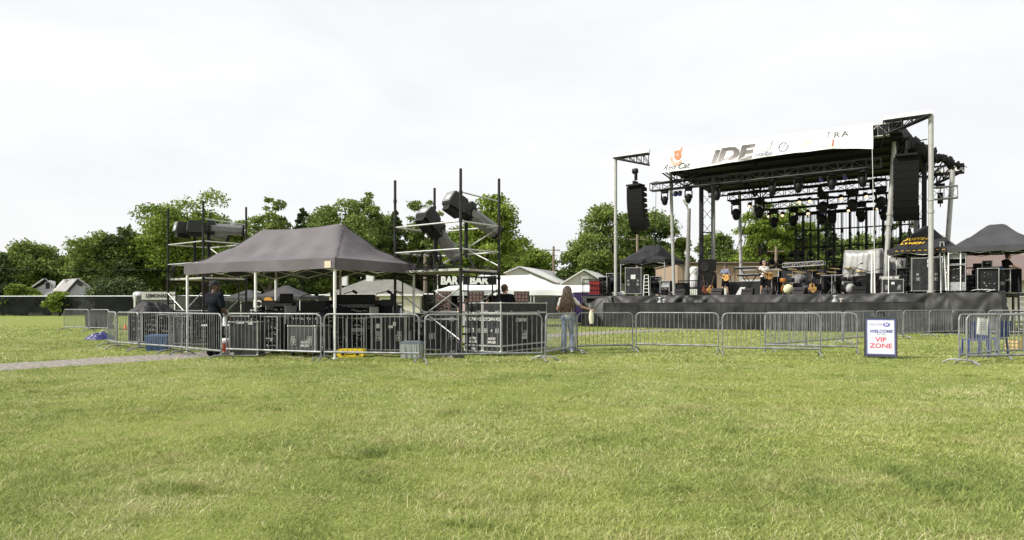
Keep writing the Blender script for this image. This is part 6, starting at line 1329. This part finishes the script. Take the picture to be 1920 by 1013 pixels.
# people at the bar
for i, (px, d, H, tp, lb) in enumerate([(914, 40, 1.72, darkcloth, 'person in black seen small in front of the white bar tent'), (893, 41, 1.68, M('tan shirt', (.3, .2, .13)), 'person in tan top beside the bar counter'), (873, 40.5, 1.7, M('rose shirt', (.35, .15, .14)), 'person in rose top at the left of the bar counter'), (861, 39, 1.74, darkcloth, 'person in dark shirt at the left end of the bar')]):
    x, y = D(px, d); person(lb, (x, y, 0), R(170 - 30 * i), dict(look=R(10 * i)), H, skin, tp, denim if i else darkcloth, hair=[None, M('blond hair', (.45, .3, .14)), None, None][i], group='people at the bar')
# ================================================================ BACKGROUND STRUCTURES
# far fence with black scrim
T = thing('scrim_covered_fence', 'long chain link fence covered with black scrim behind the field', 'fence', (0, 0, 0))
sheer = M('black scrim sheet', (.006, .007, .007), .9, 0, .35, .6, 0, 20, col2=(.012, .014, .013), alpha=.93, spec=.1)
pts = [D(-60, 84), D(130, 83), D(255, 82), D(480, 76), D(640, 72), D(870, 66), D(1000, 60), D(1078, 57)]
for i, (a, c) in enumerate(zip(pts[:-1], pts[1:])):
    a = Vector(a); c = Vector(c); n = max(1, int((c - a).length / 3)); h0 = 2.35 + .0 * i; b = MB()
    b.grid(lambda u, v: (a.x + (c.x - a.x) * u, a.y + (c.y - a.y) * u + .06 * math.sin(u * n * 6.28 + v * 2) * math.sin(v * 3.1), .12 + (h0 - .12) * v), n * 6, 5); b.build('scrim_panel', sheer, T)
    b = MB(); [b.tube((a.x + (c.x - a.x) * k / n, a.y + (c.y - a.y) * k / n + .12, 0), (a.x + (c.x - a.x) * k / n, a.y + (c.y - a.y) * k / n + .12, h0 + .1), .035, 5) for k in range(n)]; b.build('posts', M('dull galvanised steel', (.3, .31, .31), .6, .4), T)
    b = MB(); b.tube((a.x, a.y + .1, h0 + .05), (c.x, c.y + .1, h0 + .05), .045, 6); b.build('top_rail', M('pale galvanised rail', (.55, .57, .57), .5, .3), T)
# parked car dimly seen behind the fence
def car(label, px, d):
    x, y = D(px, d); T = thing('parked_car', label, 'car', (x, y, 0), 0); m = M('silver car paint', (.75, .76, .78), .3, .3)
    b = MB(); b.prism([(-2.3, .35), (-2.35, .8), (-2.1, 1.0), (-1.7, 1.15), (-1.2, 1.68), (.5, 1.7), (1.1, 1.15), (2.1, 1.0), (2.3, .7), (2.3, .35)], -.85, .85); b.build('body', m, T, fixn=True)
    b = MB(); b.prism([(-1.55, 1.18), (-1.15, 1.58), (-.35, 1.6), (-.35, 1.18)], -.87, -.855); b.prism([(-.25, 1.18), (-.25, 1.6), (.42, 1.6), (.9, 1.18)], -.87, -.855); b.build('windows', M('dark car glass', (.02, .02, .025), .1), T)
    for xx in (-1.45, 1.45): b = MB(); b.tube((xx, -.9, .34), (xx, -.65, .34), .34, 18); w = b.build('wheel', rubber, T); b = MB(); b.tube((xx, -.91, .34), (xx, -.89, .34), .2, 12); b.build('rim', alum, w)
car('pale car parked behind the black scrim fence at far left', 75, 88)
# white houses at left
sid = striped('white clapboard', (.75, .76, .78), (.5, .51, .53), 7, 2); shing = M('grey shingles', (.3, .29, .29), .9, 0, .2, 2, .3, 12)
def house(label, d, front, roofline, depth, wall, roof, windows=(), vents=(), name='white_house', over=.35, dx=0.):
    """front: polygon px points (x,y) of the gable wall at distance d (clockwise from bottom left); extruded back by depth, shifted dx"""
    x0, _ = D(front[0][0], d); T = thing(name, label, 'building', (x0, d, 0), 0); P = [(D(px, d)[0] - x0, 0 if py is None else ZD(py, d)) for px, py in front]
    b = MB(); n = len(P); vs = [Vector((x, 0, z)) for x, z in P] + [Vector((x + dx, depth, z)) for x, z in P]
    b.add(vs, [tuple(range(n)), tuple(range(2 * n - 1, n - 1, -1))] + [(i, n + i, n + (i + 1) % n, (i + 1) % n) for i in range(n)]); b.build('wall', wall, T, fixn=True)
    R_ = [(D(px, d)[0] - x0, ZD(py, d)) for px, py in roofline]; b = MB()
    for (xa, za), (xb, zb) in zip(R_[:-1], R_[1:]):
        o = [Vector((xa, -over, za + .04)), Vector((xb, -over, zb + .04)), Vector((xb + dx, depth + over, zb + .04)), Vector((xa + dx, depth + over, za + .04))]; nn = (o[1] - o[0]).cross(o[2] - o[1]).normalized(); nn = nn if nn.z > 0 else -nn
        b.add(o + [p + nn * .12 for p in o], [(0, 1, 2, 3), (7, 6, 5, 4), (0, 4, 5, 1), (1, 5, 6, 2), (2, 6, 7, 3), (3, 7, 4, 0)])
    rf = b.build('roof', roof, T, fixn=True)
    for (px, py, w, h) in windows:
        xx = D(px, d)[0] - x0; zz = ZD(py, d); b = MB(); b.box(xx - w/2 - .08, xx + w/2 + .08, -.06, -.01, zz - h/2 - .08, zz + h/2 + .08); f = b.build('window', white, T); b = MB(); b.box(xx - w/2, xx + w/2, -.075, -.062, zz - h/2, zz + h/2); b.build('pane', M('dark window glass', (.04, .05, .06), .15), f)
    return T, x0
house('small white gabled house at left, left one of the two behind the fence', 93, [(60, None), (60, 545), (95, 526), (104, 528), (104, None)], [(56, 546), (88, 524), (106, 540)], 2.6, sid, shing, [(90, 536, .6, .9)], dx=-2.6)
h1, _ = house('long white gabled house at left, right one of the two with small round vent', 90, [(132, None), (132, 545), (150, 525), (178, 545), (178, None)], [(128, 548), (150, 524), (180, 546)], 2.8, sid, shing, [(170, 549, .6, .8)], dx=-4.2)
b = MB(); b.tube((D(151, 90)[0] - h1.location.x, -.1, ZD(532, 90)), (D(151, 90)[0] - h1.location.x, -.02, ZD(532, 90)), .25, 12); b.build('round_vent', M('dark louvre', (.05, .05, .05)), h1)
b = MB(); b.box(-1.6, -1.3, 1.4, 1.7, 3.6, 4.75); b.build('chimney', shing, h1)
# hipped roof kiosk behind the canopy
x0, y0 = D(610, 66); T = thing('hipped_roof_building', 'low cream building with grey hipped roof and two roof vents behind the canopy', 'building', (x0, y0, 0), 0); wd = D(792, 66)[0] - x0
cream = M('cream wall', (.6, .58, .48), .8, 0, .08); groof = M('weathered grey roof', (.16, .16, .14), .9, 0, .15, 1.5, .3, 10)
b = MB(); b.box(.3, wd - .3, 0.3, 7, 0, ZD(552, 66)); b.build('wall', cream, T); b = MB(); za, zb = ZD(552, 66), ZD(524, 66)
vs = [(0, 0, za), (wd, 0, za), (wd, 7.3, za), (0, 7.3, za), (wd * .33, 3.6, zb + .12), (wd * .67, 3.6, zb + .12)]; b.add(vs, [(0, 1, 5, 4), (1, 2, 5), (2, 3, 4, 5), (3, 0, 4), (3, 2, 1, 0)]); rf = b.build('roof', groof, T)
b = MB(); b.box(-.04, wd + .04, -.05, 0, za - .16, za + .02); b.build('white_fascia', white, T)
for px, w in ((696, .7), (649, .45)):
    xx = D(px, 70)[0] - x0; b = MB(); b.box(xx - w/2, xx + w/2, 3.2, 3.9, zb - .5, ZD(512, 69)); b.box(xx - w/2 - .08, xx + w/2 + .08, 3.1, 4, ZD(512, 69), ZD(509.5, 69)); b.build('roof_vent', white, rf)
b = MB(); b.box(wd * .47, wd * .55, .26, .29, .2, 2.1); b.build('dark_opening', M('dark red door', (.12, .05, .04)), T)
# barns
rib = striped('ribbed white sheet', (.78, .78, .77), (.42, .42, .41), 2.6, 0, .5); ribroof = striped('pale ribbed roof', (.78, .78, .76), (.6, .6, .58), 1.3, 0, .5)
house('white ribbed metal barn with broad pale roof behind the bar tent', 78, [(948, None), (948, 513), (973, 503), (1040, 531), (1040, None)], [(945, 514), (973, 502), (1043, 532)], 22, rib, ribroof, dx=9, name='metal_barn')
b2, _ = house('second white ribbed metal barn, right of the broad roofed barn, with square vent', 74, [(1053, None), (1053, 534), (1094, 509), (1124, 527), (1124, None)], [(1050, 535), (1094, 508), (1127, 528)], 18, rib, ribroof, dx=6, name='metal_barn')
xx = D(1096, 74)[0] - b2.location.x; b = MB(); b.box(xx - .4, xx + .4, -.08, -.01, ZD(530, 74), ZD(518, 74)); b.build('louvre_panel', white, b2)
# brown building seen through the stage, right brown roofed building
house('long low building with brown upper wall behind the stage', 66, [(1270, None), (1270, 496), (1500, 496), (1500, None)], [(1268, 495), (1502, 495)], 10, M('brown shingle wall', (.3, .22, .16), .9, 0, .12, 3, .3, 9), M('brown roof edge', (.2, .15, .12)), name='brown_building')
o = [o for o in bpy.data.objects if o.name.startswith('brown_building')][0]; wd = D(1500, 66)[0] - D(1270, 66)[0]; b = MB(); b.box(0, wd, -.12, -.04, 0, ZD(541, 66)); b.build('white_lower_wall', white, o)
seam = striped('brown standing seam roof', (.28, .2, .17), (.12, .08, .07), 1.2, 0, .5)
x0, y0 = D(1828, 58); T = thing('brown_roofed_building', 'building with brown ribbed metal roof at the right edge behind the canopy', 'building', (x0, y0, 0), 0)
b = MB(); b.box(0.6, 14, .8, 8, 0, ZD(523, 58)); b.build('wall', M('pale wall', (.5, .48, .44)), T); b = MB(); za, zb = ZD(525, 58), ZD(476, 62)
b.add([(0, 0, za), (14.5, 0, za), (14.5, 4.5, zb), (1.2, 4.5, zb), (0, 0, za - .15), (14.5, 0, za - .15), (14.5, 9, za), (0, 9, za)], [(0, 1, 2, 3), (4, 5, 1, 0), (3, 2, 6, 7), (0, 3, 7)]); b.build('roof', seam, T)
# bar tent
can = M('white marquee cloth', (.75, .76, .76), .6, 0, .05, 2, .1, 6)
T = canopy('bar_tent', 'white marquee with black bar banners right behind the right scaffold', D(815, 41), R(-4), 8.2, 5, 2.2, 3.25, 3, can, drop=.32, seed=21, pw=1.2, wr=.01, legmat=white, midlegs=True)
for (p0, p1, y0, y1, tx, lb) in ((820, 864, 517, 535, 'BAR', 'left black banner with the word BAR on the white marquee'), (868, 931, 517, 534, 'BAR', 'right black banner with the word BAR on the white marquee')):
    x0, yy = D(p0, 40.6); x1, _ = D(p1, 40.6); z0, z1 = ZD(y1, 40.6), ZD(y0, 40.6); B_ = thing('bar_banner', lb, 'banner', (x0, yy, 0), 0, 'bar banners'); w = x1 - x0
    b = MB(); b.grid(lambda u, v: (w * u, .02 * math.sin(u * 9 + v * 4), z0 + (z1 - z0) * v - .04 * math.sin(u * 3.14)), 14, 6); b.build('banner_cloth', blk, B_)
    text_mb(tx, .62, w * (.5 if p0 < 850 else .47), (z0 + z1) / 2 - .03, -.035, bold=.035, sx=.88 if p0 < 850 else .95, ex=.004, shear=.05).build('lettering', white, B_)
    b = MB(); b.tube((.02, .05, 0.01), (.02, .05, z1 + .05), .025, 6); b.tube((w - .02, .05, 0.01), (w - .02, .05, z1 + .05), .025, 6); b.build('banner_poles', white, B_)
x0, y0 = D(846, 42); T = thing('bar_counter', 'dark bar counter under the white marquee', 'counter', (x0, y0, 0), 0); b = MB(); b.box(0, 4.6, 0, .8, 0, 1.05); b.build('front', blk, T); b = MB(); b.box(-.05, 4.65, -.08, .85, 1.05, 1.1); b.build('top', greyplas, T)
x0, y0 = D(820, 45.4); T = thing('dark_backdrop', 'dark backdrop wall at the back of the white marquee', 'backdrop', (x0, y0, 0), 0); b = MB(); b.box(0, 6, 0, .06, 0, 2.1); b.build('panel', darkcloth, T); b = MB(); [b.box(x, x + .05, -.06, -.01, 0, 2.15) for x in (0, 2, 4, 5.95)]; b.build('uprights', greyplas, T)
rr = random.Random(6)
for i, (px, lb) in enumerate([(978, 'menu board full of small pictures right of the man behind the cases'), (893, 'menu board left of the right banner post'), (832, 'menu board at the left end of the bar')]):
    x0, y0 = D(px, 39.5); T = thing('menu_board', lb, 'board', (x0, y0, .0), R(-8), 'menu boards at the bar'); b = MB(); b.box(-.45, .45, 0, .04, .6, 2.1); b.box(-.4, -.36, .0, .04, 0, .6); b.box(.36, .4, .0, .04, 0, .6); b.build('board', M('dark maroon board', (.03, .018, .018)), T)
    b = MB(); [b.box(-.4 + .2 * a + rr.uniform(0, .04), -.26 + .2 * a, -.008, -.002, .72 + .2 * c, .82 + .2 * c + rr.uniform(0, .05)) for a in range(4) for c in range(7)]; b.build('pictures', M('beige prints', (.26, .22, .18), .6, 0, .5, 6, col2=(.12, .05, .045)), T)
T = thing('ice_bin', 'white rubbish bin right of the menu board', 'bin', D(1000, 38) + (0,), 0); b = MB(); b.lathe([(.28, 0), (.34, 1.15), (.36, 1.25)], n=14); b.build('bin_body', white, T); b = MB(); b.lathe([(.36, 1.25), (.3, 1.35), (.05, 1.38)], n=14); b.build('lid', greyplas, T)
# further white marquee and purple panels towards the stage
canopy('white_marquee', 'long low white marquee behind the purple panels', D(1000, 52), R(2), 7.0, 4, 2.35, 2.95, 3.5, can, drop=.25, seed=23, pw=1.2, wr=.0, legmat=white)
pur = striped('purple ribbed panel', (.09, .05, .2), (.05, .03, .12), 2, 0)
for i, (px0, px1, d, h, lb) in enumerate([(1076, 1104, 46, 2.15, 'left purple container behind the woman'), (1106, 1132, 47, 2.15, 'right purple container behind the left stage railing')]):
    x0, y0 = D(px0, d); T = thing('purple_container', lb, 'container', (x0, y0, 0), 0, 'purple containers left of the stage'); w = D(px1, d)[0] - x0; b = MB(); b.box(0, w, 0, 2, .1, h); b.build('body', pur, T); b = MB(); b.box(-.03, w + .03, -.03, 2.03, h, h + .08); b.build('white_rim', white, T); b = MB(); [b.box(x, x + .2, .2, 1.8, 0, .1) for x in (.1, w - .3)]; b.build('skids', dsteel, T)
blackcan3 = fabric('dusty black canopy cloth', (.045, .044, .046), (.055, .053, .056))
# small black canopies on the left middle distance
canopy('pop_up_canopy', 'small black canopy seen beneath the large canopy, right one', D(474, 58), R(-12), 4.4, 3.1, 2.05, 3.05, .3, blackcan3, drop=.25, seed=31, pw=1.2, wr=.01, group='small canopies in the middle distance')
canopy('pop_up_canopy', 'small black canopy seen beneath the large canopy, left one', D(412, 60), R(-12), 3.6, 3.1, 1.95, 2.7, .3, blackcan3, drop=.25, seed=32, pw=1.2, wr=.01, group='small canopies in the middle distance')
for i, (px, cm, lb) in enumerate([(486, M('black disc board', (.02, .02, .02)), 'black board with white ring under the small canopy'), (502, M('orange yellow board', (.6, .3, .05)), 'orange and yellow board under the small canopy'), (534, M('grey helmet board', (.3, .3, .3)), 'grey dome shaped board at the right of the small canopy')]):
    x0, y0 = D(px, 56); T = thing('display_board', lb, 'board', (x0, y0, 0), 0); b = MB(); b.prism([(-.4, .2), (-.4, 1.7), (-.2, 1.95), (.2, 1.95), (.4, 1.7), (.4, .2)], 0, .08); b.build('board', cm, T); b = MB(); b.path([(.25 * math.cos(k / 14 * 6.283), -.03, 1.4 + .25 * math.sin(k / 14 * 6.283)) for k in range(15)], .05, 5); b.build('ring', white if i != 1 else M('dark red print', (.4, .05, .03)), T)
# lemonade trailer
x0, y0 = D(253, 42); T = thing('lemonade_stand', 'silver food trailer with LEMONADE sign and rounded tank end, left of the left scaffold', 'trailer', (x0, y0, 0), 0); w = D(330, 42)[0] - x0
b = MB(); b.box(.1, w, 0, 1.6, .35, 1.9); b.build('body', M('dull silver sheet', (.12, .12, .12), .5, .3), T); b = MB(); zs = ZD(556, 42); b.box(.45, w + .0, -.08, -.02, zs - .2, zs + .28); s_b = b.build('sign_board', M('pale sign', (.45, .45, .42)), T)
text_mb('LEMONADE', .3, .45 + (w - .45) / 2, zs + .03, -.095, bold=.012, sx=.98, ex=.003).build('lettering', M('black print', (.03, .03, .03)), s_b)
b = MB(); b.lathe([(.02, -.3), (.2, -.26), (.3, -.1), (.3, .3), (.1, .35)], (.15, .3, zs), 14, Matrix.Rotation(R(-90), 4, 'Y')); b.build('tank', alum, T)
b = MB(); b.tube((.05, -.1, .0), (.05, -.1, zs + .2), .04); b.tube((w, -.1, .0), (w, -.1, zs), .04); b.build('posts', white, T)
# rubbish bins far left behind barricades
for i, (px, lb) in enumerate([(176, 'dark wheeled bin left one behind the far left barricades'), (197, 'dark wheeled bin right one behind the far left barricades')]):
    T = thing('wheeled_bin', lb, 'bin', D(px, 37) + (0,), R(5 * i), 'wheeled bins by the far left barricades'); b = MB(); b.prism([(-.26, .05), (.26, .05), (.31, .95), (-.31, .95)], -.3, .3); b.build('bin_body', M('dark grey plastic', (.05, .05, .052)), T); b = MB(); b.prism([(-.33, .95), (.33, .95), (.28, 1.03), (-.28, 1.03)], -.33, .33); b.build('lid', blkplas, T); b = MB(); b.tube((-.28, .28, .1), (.28, .28, .1), .1, 10); b.build('wheels', rubber, T)
T = thing('traffic_cone', 'small orange cone between the far left barricades', 'cone', D(235, 36) + (0,), 0); b = MB(); b.box(-.18, .18, -.18, .18, 0, .03); b.build('base', blk, T); b = MB(); b.lathe([(.1, .03), (.03, .3), (.02, .32)], n=12); b.build('cone', M('orange plastic', (.7, .16, .04)), T)
# floodlight pole and utility poles, wires
x0, y0 = D(1290, 56); T = thing('floodlight_pole', 'grey pole with square floodlight behind the left of the stage', 'lamp post', (x0, y0, 0), 0); zt2 = ZD(380, 56); b = MB(); b.tube((-.15, 0, 0), (.1, 0, zt2 - .5), .16, 8, .1); b.build('pole', M('grey wooden pole', (.2, .19, .18), .8), T)
b = MB(); b.tube((.0, 0, zt2 - .6), (-.12, 0, zt2 - .1), .05, 6); b.build('bracket', greyplas, T); b = MB(); b.cbox((-.15, -.05, zt2 + .05), (.36, .22, .5), Matrix.Rotation(R(-25), 4, 'Y')); hh = b.build('lamp_head', greyplas, T); b = MB(); b.cbox((-.15, -.17, zt2 + .05), (.3, .02, .42), Matrix.Rotation(R(-25), 4, 'Y')); b.build('glass', M('pale lamp glass', (.55, .55, .42), .2), hh)
UP = []
for i, (px, d, top, lb) in enumerate([(797, 70, 470, 'wooden utility pole behind the right scaffold'), (1195, 78, 440, 'wooden utility pole behind the left canopy on the stage'), (1038, 96, 462, 'wooden utility pole beyond the white barns'), (1455, 74, 462, 'thin utility pole seen through the stage'), (-120, 95, 470, 'utility pole left of the picture')][:4]):
    x0, y0 = D(px, d); T = thing('utility_pole', lb, 'utility pole', (x0, y0, 0), 0, 'utility poles'); h = ZD(top, d); b = MB(); b.tube((0, 0, 0), (0, 0, h), .14, 8, .1); b.build('pole', M('brown wooden pole', (.2, .16, .12), .9), T); b = MB(); b.box(-.9, .9, -.05, .05, h - .6, h - .48); b.build('crossarm', M('brown wooden pole', (.2, .16, .12)), T); UP.append((x0, y0, h - .5))
def wire(a, c, sag, lb):
    a = Vector(a); c = Vector(c); b = MB(); b.path([a.lerp(c, t) - Vector((0, 0, sag * 4 * t * (1 - t))) for t in [k / 14 for k in range(15)]], .022, 4); props(b.build('overhead_wire', blkplas), lb, 'wire', 'overhead wires')
wire(UP[2], UP[1], .9, 'overhead wire crossing the sky between the far pole and the stage'); wire((UP[2][0], UP[2][1], UP[2][2] - .7), (UP[1][0], UP[1][1], UP[1][2] - .8), .9, 'lower overhead wire crossing the sky left of the stage'); wire(UP[1], UP[3], .8, 'overhead wire behind the stage masts')
wire((D(-30, 80)[0], 80, ZD(503, 80)), (UP[0][0], UP[0][1], UP[0][2] - .6), .5, 'long overhead wire in front of the left trees')
# white gas tank behind stage
T = thing('white_tank', 'white drum shaped tank on a stand behind the left of the stage', 'tank', D(1302, 50) + (0,), 0); b = MB(); b.lathe([(.26, 2.6), (.33, 2.75), (.33, 3.3), (.27, 3.45), (.27, 3.55), (.33, 3.7), (.33, 4.0), (.2, 4.12)], n=16); b.build('drums', M('dirty white plastic', (.62, .62, .6)), T); b = MB(); b.box(-.6, .6, -.6, .6, 2.5, 2.6); [b.tube((x, y, 0), (x, y, 2.5), .05, 5) for x in (-.55, .55) for y in (-.55, .55)]; b.build('stand', dsteel, T)
